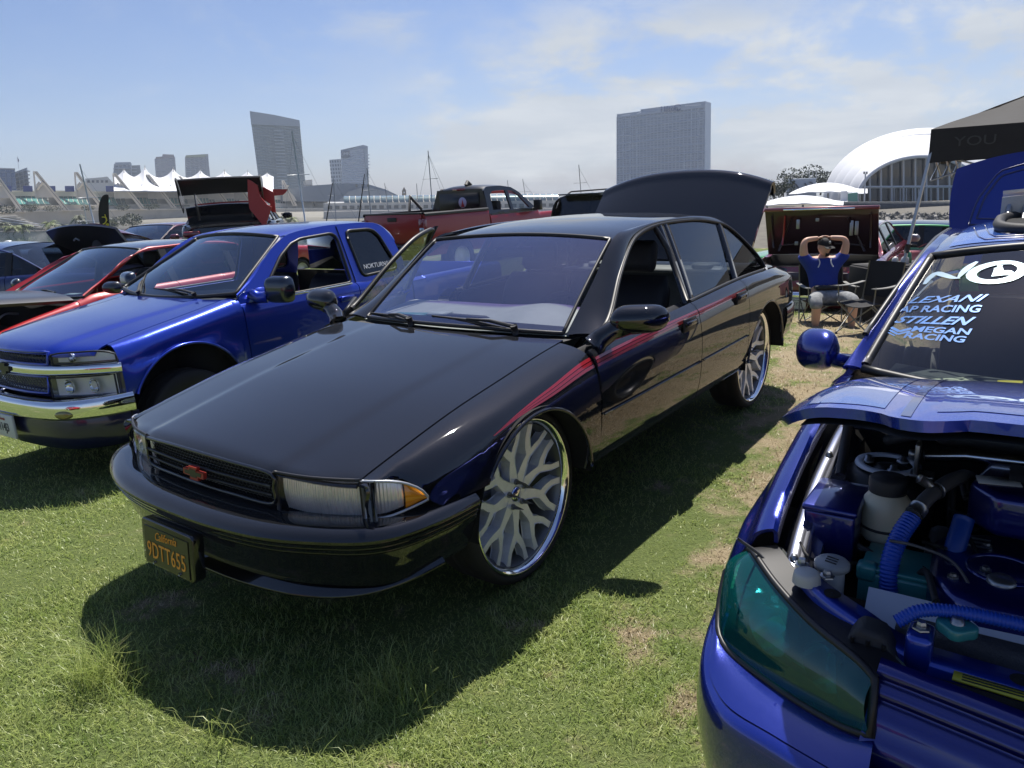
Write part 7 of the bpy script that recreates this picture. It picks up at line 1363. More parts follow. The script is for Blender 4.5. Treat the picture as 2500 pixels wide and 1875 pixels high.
def facade(name, a, b_, sx, sz, fr=.35, rough=.2):   # fine window grid too small to build
    if name in _M: return _M[name]
    m = mat(name, a, rough, .1, .3); t = m.node_tree; bs = t.nodes['Principled BSDF']; tcn = N(t, 'ShaderNodeTexCoord'); sp_ = N(t, 'ShaderNodeSeparateXYZ'); t.links.new(tcn.outputs['Object'], sp_.inputs[0])
    fx_ = MA('FRACT', MA('MULTIPLY', MA('ADD', sp_.outputs[0], MA('MULTIPLY', sp_.outputs[1], .3, t=t), t=t), sx, t=t), t=t); fz = MA('FRACT', MA('MULTIPLY', sp_.outputs[2], sz, t=t), t=t); k = MA('MAXIMUM', MA('LESS_THAN', fx_, fr, t=t), MA('LESS_THAN', fz, fr, t=t), t=t)
    nz = NOISE(tcn.outputs['Object'], .08, 3, t=t); mxn = N(t, 'ShaderNodeMix', data_type='RGBA'); t.links.new(k, mxn.inputs[0]); mxn.inputs[6].default_value = (*a, 1); mxn.inputs[7].default_value = (*b_, 1)
    mm = N(t, 'ShaderNodeMix', data_type='RGBA', blend_type='MULTIPLY'); mm.inputs[0].default_value = .5; t.links.new(mxn.outputs[2], mm.inputs[6]); t.links.new(nz.outputs['Fac'], mm.inputs[7]); t.links.new(mxn.outputs[2], bs.inputs['Base Color']); return m
# Hilton tower on the right
hil = tower('hotel_slab_tower', 'broad blue grey hotel slab with white window grid and rooftop sign', [(1506, 286), (1721, 260), (1719, 500), (1506, 510)], (610, 565), 30, facade('hotel_windows', (.10, .14, .21), (.20, .25, .33), .55, .58, .30), 12, mat('grid_pale', (.36, .42, .50), .5), .42, cols=13)
slab('parapet', [(1506, 279), (1564, 271.5), (1564, 267), (1722, 247), (1722, 262), (1506, 288)], [609, 597, 597, 564, 564, 609], 8, mat('parapet_pale', (.30, .35, .42), .6), hil); slab('end_wall', [(1722, 247), (1736, 251), (1734, 500), (1720, 500)], [563.5, 590, 590, 563.5], 20, mat('end_pale', (.42, .47, .52), .6), hil)
for (x0, x1, y_) in ((1518, 1538, 280.5), (1556, 1566, 275), (1672, 1712, 256.5)): slab('parapet_slot', [(x0, y_ + .8), (x1, y_ - 1.6), (x1, y_ + .2), (x0, y_ + 2.6)], 560, .5, WHT, hil)
A, C = at(1506, 270, 605), at(1722, 252, 560); xd = (C - A) / np.linalg.norm(C - A); sgn = at(1632, 266.5, 583); textmesh('roof_sign', 'Hilton', 5.6, mat('sign_blue', (.03, .06, .18), .5), hil, frame(sgn + np.array((0, -2.5, 0)), xd, (0, 0, 1), np.cross(xd, (0, 0, 1))), .2); V, F = tubeVF([at(1653, 263, 578) + np.array((2.6 * math.cos(q), -2, 2.0 * math.sin(q))) for q in np.linspace(0, 6.28, 18)], .4, 4, False); mk('sign_emblem', V, F, mat('sign_blue'), hil)
# tall curved tower
tw = tower('curved_glass_tower', 'tall grey green glass tower with slanted top behind the convention hall', [(609.5, 271), (731, 293.5), (748, 470), (636, 470)], (640, 660), 34, facade('tower_glass', (.14, .19, .21), (.20, .25, .27), .45, .34, .28), 26, mat('tower_lines', (.17, .215, .235), .4), .42, top=.10)
slab('crown', [(609.5, 271), (670, 280.5), (731, 293.5), (733, 309), (613, 303.5)], [638, 648, 658, 658, 638], 10, mat('crown_grey', (.30, .34, .37), .5, .3), tw)
for k in range(18): y = 318 + k * 8; slab('balcony', [(668 + k * .6, y), (692 + k * .6, y + .4), (692 + k * .6, y + 2.2), (668 + k * .6, y + 1.8)], 645, 1.6, mat('balcony_pale', (.42, .46, .48), .6), tw)
# striped hotel
st = tower('striped_hotel', 'white striped hotel with stepped roof behind the curved hall', [(832, 366), (886, 354), (893, 452), (836, 452)], (700, 700), 30, mat('striped_glass', (.10, .13, .18), .2, .2, .4), 16, mat('stripe_white', (.50, .54, .60), .6), .95, top=.06)
slab('low_block', [(804, 390), (832, 388), (836, 452), (810, 452)], 702, 26, facade('low_block_windows', (.09, .12, .17), (.42, .46, .52), .42, .30, .4), st); slab('roof_fin', [(832, 366), (858, 364), (886, 353.5), (898, 357), (897, 362), (832, 371)], 699, 20, mat('fin_grey', (.32, .36, .42), .5), st); slab('dark_sign_wall', [(833, 370), (853, 367), (855, 383), (834, 385)], 698, 1, mat('sign_wall', (.09, .11, .16), .4), st); textmesh('hotel_sign', 'OMNI', 3.6, mat('stripe_white'), st, frame(at(845, 376, 697), (1, 0, 0), (0, 0, 1), (0, -1, 0)), .1); slab('end_wall', [(886, 354), (898, 358), (900, 452), (893, 452)], 701, 20, mat('end_pale'), st)
for k in range(9): slab('balcony', [(893, 376 + 8 * k), (902, 377 + 8 * k), (902, 379 + 8 * k), (893, 378 + 8 * k)], 700, 6, mat('stripe_white'), st)
# towers far behind on the left
tower('round_tower', 'distant tower with round crown behind the tent roofs', [(379, 388), (426, 383), (430, 440), (383, 440)], 850, 30, mat('far_tower_brown', (.20, .19, .20), .6), 13, mat('far_tower_pale', (.36, .35, .36), .7), .9, cols=4); r_ = bpy.data.objects['round_tower']; slab('crown', [(379, 388), (381, 383), (396, 382), (397, 376.5), (424, 377.5), (426, 384)], 849, 20, mat('far_crown', (.26, .20, .20), .7), r_)
r_ = tower('unfinished_tower', 'distant tower block with yellow netting along its top', [(453, 385), (507, 383), (513, 440), (455, 440)], 850, 30, mat('far_tower_grey', (.17, .18, .20), .7), 12, mat('far_grey_pale', (.30, .31, .33), .7), .8, cols=5); slab('safety_net', [(452, 384), (454, 379), (507, 376), (509, 383)], 848, 20, mat('net_yellow', (.38, .37, .20), .8), r_)
for x in (503, 507): bar('hoist_mast', (x, 376), (x + 5, 440), 846, .5, mat('far_grey_pale'), r_)
r_ = tower('glass_block', 'grey stepped apartment block behind the tent roofs', [(280, 400), (320, 398), (322, 440), (278, 440)], 700, 25, mat('block_grey', (.22, .25, .28), .4), 6, mat('block_pale', (.40, .43, .46), .6), .7, cols=4); slab('side_wing', [(320, 404), (342, 403), (346, 440), (322, 440)], 705, 20, mat('block_grey'), r_); slab('roof_box', [(281, 396.5), (319, 395.5), (319, 400), (281, 402)], 699, 15, mat('block_pale'), r_)
for k in range(4): slab('terrace', [(276, 411 + 8 * k), (334, 410 + 8 * k), (334, 412 + 8 * k), (276, 413 + 8 * k)], 697, 3, mat('block_pale'), r_)
r_ = tower('blue_office', 'blue glass office building at the skyline edge', [(-30, 412), (36, 415), (41, 465), (-30, 465)], 420, 30, mat('office_blue', (.05, .10, .24), .2, .2, .5), 4, mat('office_pale', (.20, .26, .38), .5), .18, cols=6); slab('roof_rail', [(-30, 409), (37, 411), (37, 414), (-30, 412)], 420, 20, mat('block_pale'), r_)
r_ = tower('grey_stair_block', 'narrow grey office block with a flag pole on its roof', [(36, 420), (66, 409), (72, 460), (40, 465)], 440, 25, mat('block_grey'), 5, mat('block_pale'), .35, cols=3); bar('flag_pole', (46, 412), (42, 382), 438, .12, WHT, r_); slab('flag', [(42, 382), (47, 391), (45, 397), (42.6, 394)], 438, .1, mat('flag_grey', (.2, .2, .26), .8), r_)
for k in range(5): slab('sunshade', [(63, 415 + 9 * k), (73, 417 + 9 * k), (73, 419 + 9 * k), (64, 418 + 9 * k)], 436, 4, mat('block_pale'), r_)
r_ = empty('beige_block', (0, 0, 0)); tag(r_, 'low beige building between the fins of the convention hall', 'building'); slab('wall', [(208, 436), (246, 433), (262, 431), (276, 446), (280, 466), (208, 466)], 520, 20, CONC2, r_)
for k in range(5): slab('window', [(213 + 11 * k, 440), (219 + 11 * k, 440), (219 + 11 * k, 446), (213 + 11 * k, 446)], 519.6, .6, GDK, r_)

# ---- music shell and tents on the right shore
sh = empty('music_shell', (0, 0, 0)); tag(sh, 'white ribbed music shell with tall glazed back wall', 'pavilion')
def arcp(k, n=40):
    cx, rx, ry, Y = 2253 + 22 * k / 4, 160 + 105 * k / 4, 110 + 70 * k / 4, 112 + 7.0 * k; return np.array([at(cx - rx * math.cos(t), 492 - ry * math.sin(t), Y) for t in np.linspace(.0, math.pi, n)])
for k in range(4):
    a0, a1 = arcp(k), arcp(k + 1); mid = (a0 + a1) / 2; ctr = at(2260, 492, 115); out = (mid - ctr); out /= np.linalg.norm(out, axis=1)[:, None]; P = [[a0[i] * (1 - t) + a1[i] * t + out[i] * (1.0 * math.sin(math.pi * t) - .9 * t * 0) for t in np.linspace(0, 1, 8)] for i in range(40)]; V, F = gridVF(np.array(P)); mk('shell_ring', V, F, WHT, sh, solid=.15)
    V, F = tubeVF(a0, .30, 6); mk('shell_edge', V, F, WHT, sh)
xs_ = [2100, 2124, 2151, 2177, 2206, 2235, 2262, 2290, 2318, 2345, 2372, 2400]
ytop = lambda x: 492 - 108 * math.sqrt(max(0, 1 - ((x - 2253) / 158) ** 2))
for a, c in zip(xs_[:-1], xs_[1:]):
    slab('pane', [(a + 1, max(ytop(a), ytop(a)) + 1), (c - 1, ytop(c) + 1), (c - 1, 456), (a + 1, 456)] if min(ytop(a), ytop(c)) < 452 else [(a + 1, 456), (c - 1, 456), (c - 1, 455), (a + 1, 455)], 113.5, .2, GDK, sh); slab('pane', [(a + 1, 458), (c - 1, 458), (c - 1, 492), (a + 1, 492)], 113.5, .2, GDK, sh)
for x in xs_[1:-1]: bar('mullion', (x, ytop(x)), (x, 492), 113, .14, WHT, sh)
bar('transom', (2100, 457), (2405, 455), 113, .18, WHT, sh)
for x in range(2183, 2330, 15): bar('mullion', (x, 458), (x, 492), 113.2, .07, WHT, sh)
def membrane(name, label, x0, x1, y0, yb, Y, dp):
    r = empty(name, (0, 0, 0)); tag(r, label, 'tent'); P = []
    for u in np.linspace(0, 1, 21):
        P.append([at(x0 + (x1 - x0) * u, yb - (yb - y0) * math.sin(math.pi * min(1, u * 1.15) * .87) ** .8 * math.sin(math.pi * (.15 + .85 * v) * .5) ** .9 + 2.0 * abs(math.sin(u * 12)) * (1 - v), Y + dp * v) for v in np.linspace(0, 1, 7)])
    V, F = gridVF(np.array(P)); mk('membrane', V, F, WHT, r, solid=.08)
    for u in (.1, .5, .9): bar('post', (x0 + (x1 - x0) * u, yb - 2), (x0 + (x1 - x0) * u, yb + 16), Y + .5, .12, STEEL, r)
membrane('event_tent', 'larger white membrane tent leaning against the music shell', 1925, 2118, 446, 474, 95, 14); membrane('event_tent', 'lower white membrane tent in front of the larger one', 1850, 2070, 477, 502, 80, 12)
r_ = empty('ticket_booth', (0, 0, 0)); tag(r_, 'small white booth with teal door under the white tents', 'kiosk'); slab('wall', [(2052, 467), (2069, 466), (2069, 500), (2052, 500)], 90, 3, WHT, r_); slab('door', [(2070, 472), (2094, 470), (2094, 500), (2070, 500)], 90.3, 2, GLZ, r_)
r_ = empty('stage_screen', (0, 0, 0)); tag(r_, 'pale screen block with dark scribble beside the dark trees', 'screen'); slab('panel', [(1920, 438), (1992, 435), (1993, 480), (1920, 480)], 125, 4, mat('screen_pale', (.38, .44, .52), .6), r_)
for k in range(5): V, F = tubeVF([at(1932 + 11 * k + 8 * math.sin(q), 456 - 12 * math.cos(q * .8 + k), 124.8) for q in np.linspace(0, 3.1, 10)], .12, 4); mk('scribble', V, F, mat('scribble_slate', (.14, .17, .22), .6), r_)
for x in (1975, 1984, 1992): bar('lighting_truss', (x, 416), (x + 1, 438), 126, .08, STEEL, r_)
r_ = empty('lamp_post', (0, 0, 0)); tag(r_, 'slim lamp post with twin heads in front of the shell', 'lamp post'); bar('pole', (2113, 424), (2110, 495), 70, .07, WHT, r_)
for dx in (-3, 3): slab('lamp_head', [(2113 + dx - 2.4, 419), (2113 + dx + 2.4, 419), (2113 + dx + 2.4, 425), (2113 + dx - 2.4, 425)], 70, .2, STEEL, r_)
# shore fence and rocks
fe = empty('picket_fence', (0, 0, 0)); tag(fe, 'long grey picket fence on the shore below the music shell', 'fence'); FG = mat('fence_grey', (.13, .14, .15), .8); b = B()
for k, x in enumerate(np.arange(2060, 2440, 3.1)): A = at(x, 491.5 + .4 * math.sin(k), 58); C = at(x, 523, 58); b.box(((A + C) / 2), (.075, .03, A[2] - C[2]))
b.mk('pickets', FG, fe, kind='stuff'); bar('rail', (2060, 497), (2440, 495), 58.1, .05, FG, fe); bar('rail', (2060, 518), (2440, 516), 58.1, .05, FG, fe); slab('backing', [(2060, 493), (2440, 491), (2440, 526), (2060, 528)], 58.6, .2, mat('fence_back', (.09, .10, .10), .9), fe)
RK = [mat('rock_%d' % i, c, .9, var=.3, vscale=4, bump=.5, bscale=6) for i, c in enumerate(((.20, .19, .17), (.28, .27, .25), (.13, .13, .12)))]
rocks = []
for i in range(4):
    P = [[np.array((math.sin(t) * math.cos(a), math.sin(t) * math.sin(a), math.cos(t))) * (1 + .28 * random.uniform(-1, 1)) for a in np.linspace(0, 2 * np.pi, 9)[:-1]] for t in np.linspace(.05, math.pi - .05, 6)]; V, F = gridVF(np.array(P), False, True); me = bpy.data.meshes.new('rock'); me.from_pydata(V.tolist(), [], F); me.materials.append(RK[i % 3]); rocks.append(me)
k = 0
for row in range(7):
    for x in np.arange(2120, 2345, 9.5):
        p = at(x + random.uniform(-3, 3), 526 + row * 6 + random.uniform(-2, 2), 40 - row * 1.6); o = link(bpy.data.objects.new('rock', rocks[k % 4])); o.location = p; sc_ = random.uniform(.11, .2); o.scale = (sc_ * 1.3, sc_, sc_ * .8); o.rotation_euler = (random.uniform(0, 6), random.uniform(0, 6), random.uniform(0, 6)); tag(o, 'grey boulder in the rock bank below the fence', 'rock', 'rocks of the shore bank'); k += 1
V, F = gridVF(np.array([[(x, y, z) for x in np.linspace(8, 60, 9)] for y, z in ((24, -1.6), (30, -1.75), (36, -1.4), (42, -.9), (58, -1.4), (112, -3.4), (150, -3.4))])); mk('shore_bank', V, F, mat('bank_dirt', (.12, .11, .09), .95, var=.3, vscale=1.5), kind='structure')

# ---- vegetation
def leaves(n, cen, rad, size, seed, aspect=2.2, droop=.0, shell=.5):
    r_ = np.random.default_rng(seed); d = r_.normal(size=(n, 3)); d /= np.linalg.norm(d, axis=1)[:, None]; rr = r_.uniform(shell, 1, n) ** .6; c = np.array(cen) + d * rr[:, None] * np.array(rad)
    u = r_.normal(size=(n, 3)); u /= np.linalg.norm(u, axis=1)[:, None]; v = np.cross(u, r_.normal(size=(n, 3))); v /= np.linalg.norm(v, axis=1)[:, None]; s = size * r_.uniform(.6, 1.3, n)[:, None]
    V = np.stack([c - u * s * aspect / 2, c + v * s / 2, c + u * s * aspect / 2, c - v * s / 2], 1).reshape(-1, 3); return V, np.arange(4 * n).reshape(-1, 4)
def leafmat(name, a, b_):
    if name in _M: return _M[name]
    m = mat(name, a, .6); t = m.node_tree; bs = t.nodes['Principled BSDF']; g = N(t, 'ShaderNodeNewGeometry'); mxn = N(t, 'ShaderNodeMix', data_type='RGBA'); t.links.new(g.outputs['Random Per Island'], mxn.inputs[0]); mxn.inputs[6].default_value = (*a, 1); mxn.inputs[7].default_value = (*b_, 1); t.links.new(mxn.outputs[2], bs.inputs['Base Color']); return m
LF1 = leafmat('leaf_olive', (.05, .07, .03), (.10, .11, .05)); LF2 = leafmat('leaf_bright', (.07, .11, .02), (.16, .19, .05)); LF3 = leafmat('leaf_dark', (.02, .035, .02), (.05, .07, .035)); BARK = mat('palm_bark', (.16, .12, .09), .9, bump=.6, bscale=20)
def tree(name, label, px, py, Y, w, h, base, m, seed, n=900, cat='tree'):
    c = at(px, py, Y); r = empty(name, (c[0], c[1], base)); tag(r, label, cat); V = []; Fs = []; nn = 0; rg = random.Random(seed)
    for q in range(7): cc_ = (rg.uniform(-.5, .5) * w, rg.uniform(-.4, .4) * w, c[2] - base + rg.uniform(-.35, .4) * h); v, f = leaves(n // 7, cc_, (w * .42, w * .4, h * .34), h * .07, seed * 10 + q); V.append(v); Fs += [tuple(i + nn for i in ff) for ff in f]; nn += len(v)
    mk('crown', np.concatenate(V), Fs, m, r, smooth=False); b = B(); z0 = c[2] - base
    b.tube([(0, 0, 0), (.03 * w, 0, z0 * .5), (0, 0, z0)], [.06 * h, .045 * h, .02 * h], 7)
    for q in range(4): b.tube([(0, 0, z0 * .6), (rg.uniform(-.4, .4) * w, rg.uniform(-.3, .3) * w, z0 + rg.uniform(0, .25) * h)], [.03 * h, .01 * h], 5)
    b.mk('trunk', BARK, r); return r
tree('shade_tree', 'dark tree standing behind the pale screen', 1960, 432, 150, 5.5, 3.4, -3, LF3, 1); tree('shade_tree', 'dark tree right of the pale screen by the lighting truss', 2005, 436, 150, 5, 3.2, -3, LF3, 2); tree('shade_tree', 'dark tree just right of the raised black trunk lid', 1890, 462, 120, 3.2, 2.6, -3, LF3, 3); tree('shade_tree', 'low dark tree left of the pale screen', 1912, 458, 118, 2.4, 2.4, -3, LF3, 4)
def palm(label, px, py, Y, R_, m, seed, base=WL + 1.6, n=17):
    c = at(px, py, Y); r = empty('palm_tree', (c[0], c[1], base)); tag(r, label, 'palm tree', 'palms along the far quay'); z0 = c[2] - base; b = B(); b.tube([(0, 0, 0), (.1, 0, z0 * .5), (0, 0, z0)], [.28, .22, .2], 8); b.mk('trunk', BARK, r); rg = random.Random(seed); b = B()
    for k in range(n):
        a = 2 * math.pi * k / n + rg.uniform(-.2, .2); el = rg.uniform(-.1, 1.1); L = R_ * rg.uniform(.85, 1.1); q = np.array([(math.cos(a) * L * t * math.cos(el * (1 - .4 * t)), math.sin(a) * L * t * math.cos(el * (1 - .4 * t)), z0 + L * (math.sin(el) * t - .75 * t * t)) for t in np.linspace(0, 1, 9)])
        sd = np.array((-math.sin(a), math.cos(a), 0))
        for i in range(1, 9):
            for sg in (-1, 1): l = L * .34 * math.sin(math.pi * (.12 + .83 * i / 8)); p0, p1 = q[i - 1], q[i]; tip = (p0 + p1) / 2 + sd * sg * l + (p1 - p0) * .9 + np.array((0, 0, -.25 * l)); b.add([p0, p1, tip], [(0, 1, 2)])
    b.mk('crown', m, r, smooth=False); return r
for i, (px, py, R_, m) in enumerate(((122, 546, 3.2, LF2), (152, 553, 3.0, LF1), (190, 531, 2.8, LF1), (55, 552, 3.2, LF2), (5, 549, 3.2, LF1), (28, 556, 2.8, LF2), (690, 533, 2.6, LF1), (712, 535, 2.5, LF2))): palm(['full bright palm left of the feather flag', 'drooping palm beside the full bright palm', 'tall thin palm nearest the feather flag', 'palm below the concrete stairs', 'palm cut off by the picture edge', 'short palm between two taller palms at the edge', 'palm under the mast behind the blue pickup roof', 'bright palm right of the mast behind the blue pickup roof'][i], px, py, 215 - i, R_, m, 30 + i)
def shrub(label, px, py, Y, w, h, m, seed, n=500):
    c = at(px, py, Y); r = empty('shrub', (c[0], c[1], c[2] - h)); tag(r, label, 'shrub', 'shrubs along the far terrace'); v, f = leaves(n, (0, 0, h), (w, w * .5, h), h * .16, seed, shell=.3); mk('foliage', v, [tuple(x) for x in f], m, r, smooth=False); b = B(); b.tube([(0, 0, 0), (0, 0, h)], .06 * h + .05, 5); b.mk('stem', BARK, r); return r
for i, (px, py, w, h, m) in enumerate(((75, 508, 3.2, 1.3, LF1), (128, 509, 3.6, 1.1, LF1), (215, 508, 2.6, 1.0, LF1), (300, 507, 3.0, 1.0, LF1), (370, 505, 3.0, 1.0, LF1), (15, 511, 4.2, 1.6, LF3), (285, 541, 4.2, 1.6, LF1), (320, 536, 3.8, 2.0, LF1), (212, 555, 2.2, 1.5, LF2), (272, 546, 2.0, 1.3, LF2), (432, 553, 4.6, 1.6, LF2), (465, 552, 3.0, 1.4, LF3), (409, 556, 2.0, 1.2, LF3))):
    shrub(['olive shrub right of the first fin foot', 'wide low shrub between two fins', 'low shrub left of the mast on the terrace', 'low shrub right of the feather flag tip', 'small shrub near the round window', 'dark shrub above the stairs', 'brownish bush right of the feather flag', 'taller brownish bush above the maroon hood', 'yellow green bush left of the feather flag', 'yellow green bush touching the feather flag', 'bright bush above the red SUV roof', 'dark bush left of the tall wing', 'small dark bush above the red SUV'][i], px, py, 262 if py < 520 else 235, w, h, m, 60 + i)

# ---- boats: masts over the cars, yachts at the left edge
ALU = mat('mast_white', (.58, .60, .62), .4, .3); ALD = mat('mast_grey', (.22, .24, .26), .5, .4)
def sailboat(label, top_, foot, Y, w, m=ALU, stays=1, boom=False):
    A, C = at(*top_, Y), at(*foot, Y); r = empty('sailboat', (C[0], C[1], WL)); tag(r, label, 'sailboat', 'sailboats moored in the marina'); o_ = np.array((C[0], C[1], WL)); base = np.array((C[0] + (C[0] - A[0]) * .0, C[1], WL + .9))
    d = (A - C) / np.linalg.norm(A - C); L = (A[2] - base[2]) / max(.1, d[2]); foot_ = A - d * L; V, F = tubeVF([A - o_, foot_ - o_], [w * .75, w], 6); mk('mast', V, F, m, r)
    for k in range(stays): e = foot_ + np.array(((3.2, -2.6, 2.2)[k % 3], 1.0, 0)); V, F = tubeVF([A - o_ - np.array((0, 0, .4)), e - o_], .010 * Y / 60, 4); mk('stay', V, F, ALD, r)
    q = A - d * (A[2] - foot_[2]) * .35; V, F = tubeVF([q - o_ - np.array((.9, 0, 0)), q - o_ + np.array((.9, 0, 0))], w * .4, 4); mk('spreader', V, F, m, r)
    hl = []
    for t in np.linspace(-1, 1, 13): k = max(.03, 1 - t * t) ** .6; hl.append([(foot_[0] - o_[0] + t * 4.5, s * 1.4 * k * kk, z) for s, kk, z in ((-1, 1, .95), (-1, .8, .2), (0, .1, -.3), (1, .8, .2), (1, 1, .95))])
    V, F = gridVF(np.array(hl)); mk('hull', V, F, mat('hull_white', (.6, .61, .6), .3, 0, .5), r, solid=.05); b = B(); b.box((foot_[0] - o_[0] - .5, 0, 1.15), (3.2, 1.3, .5)); b.mk('cabin', mat('hull_white'), r, bevel=.12)
    if boom: V, F = tubeVF([foot_ - o_ + np.array((0, 0, 1.6)), foot_ - o_ + np.array((3.4, 0, 1.7))], .12, 6); mk('boom', V, F, mat('boom_grey', (.3, .33, .36), .7), r)
    return r
for a in (('sailboat with tall white mast crossing the curved glass tower', (713, 320), (745, 540), 62, .075, ALU, 2), ('sailboat with leaning grey mast left of the feather flag', (195, 401), (233, 560), 70, .075, ALU, 1), ('sailboat with short thin mast near the feather flag', (204, 493), (213, 556), 75, .05, ALU, 0), ('sailboat mast right of the striped hotel', (896, 410), (903, 495), 95, .07, ALD, 2), ('sailboat with dark mast and wide stays above the red pickup cab', (1045, 368), (1053, 470), 90, .07, ALD, 3), ('sailboat with low mast left of the pickup cab', (1017, 448), (1019, 480), 120, .06, ALD, 0), ('sailboat with thin mast before the curved hall', (939, 447), (946, 500), 110, .05, ALD, 1), ('sailboat mast left of two behind the pickup roof', (1239, 440), (1243, 480), 120, .06, ALD, 0), ('sailboat mast nearer the black SUV behind the pickup roof', (1276, 437), (1283, 482), 120, .06, ALD, 1), ('sailboat with mast just left of the hotel slab', (1413, 402), (1419, 480), 105, .065, ALD, 1), ('sailboat with mast beside the striped hotel lower block', (813, 430), (818, 500), 100, .05, ALD, 1)): sailboat(*a)
for i, (a, c) in enumerate((((812, 447), (797, 540)), ((890, 425), (879, 512)))): A, C = at(*a, 20), at(*c, 20); r = empty('whip_antenna', (C[0], C[1], float(gz(C[0], C[1])))); tag(r, ['black whip antenna leaning over the blue pickup roof', 'black whip antenna beside the red pickup bed'][i], 'antenna'); o_ = np.array(r.location); V, F = tubeVF([A - o_, C - o_, (C - A) * .9 + C - o_], [.010, .016, .02], 5); mk('whip', V, F, MATTE, r); V, F = latheVF([(.05, 0), (.05, .04), (.02, .1)], (C - A) * .9 + C - o_, 'z', 8); mk('antenna_base', V, F, MATTE, r)
def yacht(label, px, py, Y, s, hullm):
    c = at(px, py, Y); r = empty('motor_yacht', (c[0], c[1], WL), R(12)); tag(r, label, 'yacht', 'yachts moored at the picture edge'); W_ = mat('yacht_white', (.66, .67, .66), .3, 0, .5); P = []
    for t in np.linspace(-1, 1, 15): k = (1 - max(0, t) ** 3) * .98 + .02; P.append([(t * 6 * s, q * 1.7 * s * k, z * s) for q, z in ((-1, 1.7 + .5 * max(0, t)), (-.9, .6), (-.2, -.2), (.2, -.2), (.9, .6), (1, 1.7 + .5 * max(0, t)))])
    V, F = gridVF(np.array(P)); mk('hull', V, F, hullm, r, solid=.06)
    for x0, x1, z0, z1, w in ((-4.5, 2.8, 1.6, 2.7, 1.45), (-3.8, 1.2, 2.7, 3.6, 1.3), (-3.0, .2, 3.6, 4.1, 1.1)):
        V, F = prismVF([(x0 * s, z0 * s), (x1 * s, z0 * s), ((x1 - .9) * s, z1 * s), (x0 * s + .2, z1 * s)], -w * s, w * s); dk = mk('deckhouse', V, F, W_, r, smooth=False, bevel=.06)
        for sd in (-1, 1): V, F = prismVF([((x0 + .5) * s, (z0 + .35) * s), ((x1 - .7) * s, (z0 + .35) * s), ((x1 - 1.2) * s, (z1 - .2) * s), ((x0 + .5) * s, (z1 - .2) * s)], sd * w * s, sd * (w * s + .02)); mk('window_band', V, F, GDK, dk, smooth=False)
    for z in (1.9, 2.2):
        for sd in (-1, 1): V, F = tubeVF([(-5.8 * s, sd * 1.6 * s, z * s), (3 * s, sd * 1.6 * s, z * s), (5.6 * s, sd * .3 * s, (z + .4) * s)], .03, 4); mk('deck_rail', V, F, W_, r)
    for x in np.linspace(-5.6, 3, 10): V, F = tubeVF([(x * s, -1.6 * s, 1.6 * s), (x * s, -1.6 * s, 2.2 * s)], .025, 4); mk('stanchion', V, F, W_, r)
    V, F = tubeVF([(-2 * s, 0, 4.1 * s), (-2.3 * s, 0, 5.4 * s)], .07, 6); mk('radar_mast', V, F, W_, r); V, F = latheVF([(.001, .32), (.2, .28), (.3, .1), (.28, 0), (.001, 0)], (-1.2 * s, 0, 4.15 * s), 'z', 14); mk('radar_dome', V, F, W_, r); b = B(); b.box((-2.3 * s, 0, 4.9 * s), (.2, 1.3, .12)); b.mk('radar_bar', W_, r)
    return r
yacht('white motor yacht with radar dome behind the navy sedan', 60, 600, 52, .78, mat('yacht_hull', (.6, .6, .6), .25, 0, .6)); yacht('mauve tinted motor yacht at the very edge of the picture', -30, 600, 47, .82, mat('mauve_hull', (.30, .18, .30), .3, 0, .6))
# ---- feather flag
ff = empty('feather_flag', tuple(at(249, 580, 21))); tag(ff, 'tall black feather flag with yellow brush lettering', 'flag'); o_ = np.array(ff.location)
out = spl([(247, 556), (243, 535), (242, 515), (243.5, 500), (247, 487), (253, 478), (260, 475.5), (264.5, 476), (265, 490), (266, 520), (267, 550), (267, 556)], 40); V, F = slabVF([tuple(p) for p in out], 21, .012); mk('flag_cloth', V - o_, F, mat('flag_black', (.012, .012, .013), .8), ff, smooth=False)
V, F = tubeVF([at(250, 600, 21.02) - o_] + [at(x - .6, y, 21.02) - o_ for x, y in out[:26]], .012, 6); mk('pole', V, F, MATTE, ff)
YL = mat('flag_yellow', (.62, .55, .06), .7)
for st_ in (((249, 530), (255, 530), (260, 533), (258, 543), (250, 549), (256, 553), (262, 545)), ((256, 523), (258, 531), (261, 539)), ((252, 554), (257, 557), (262, 553), (265, 546))): V, F = tubeVF([at(x, y, 20.985) - o_ for x, y in spl([(*p, 0) for p in st_], 16)[:, :2]], .016, 4); mk('brush_stroke', V, F, YL, ff)
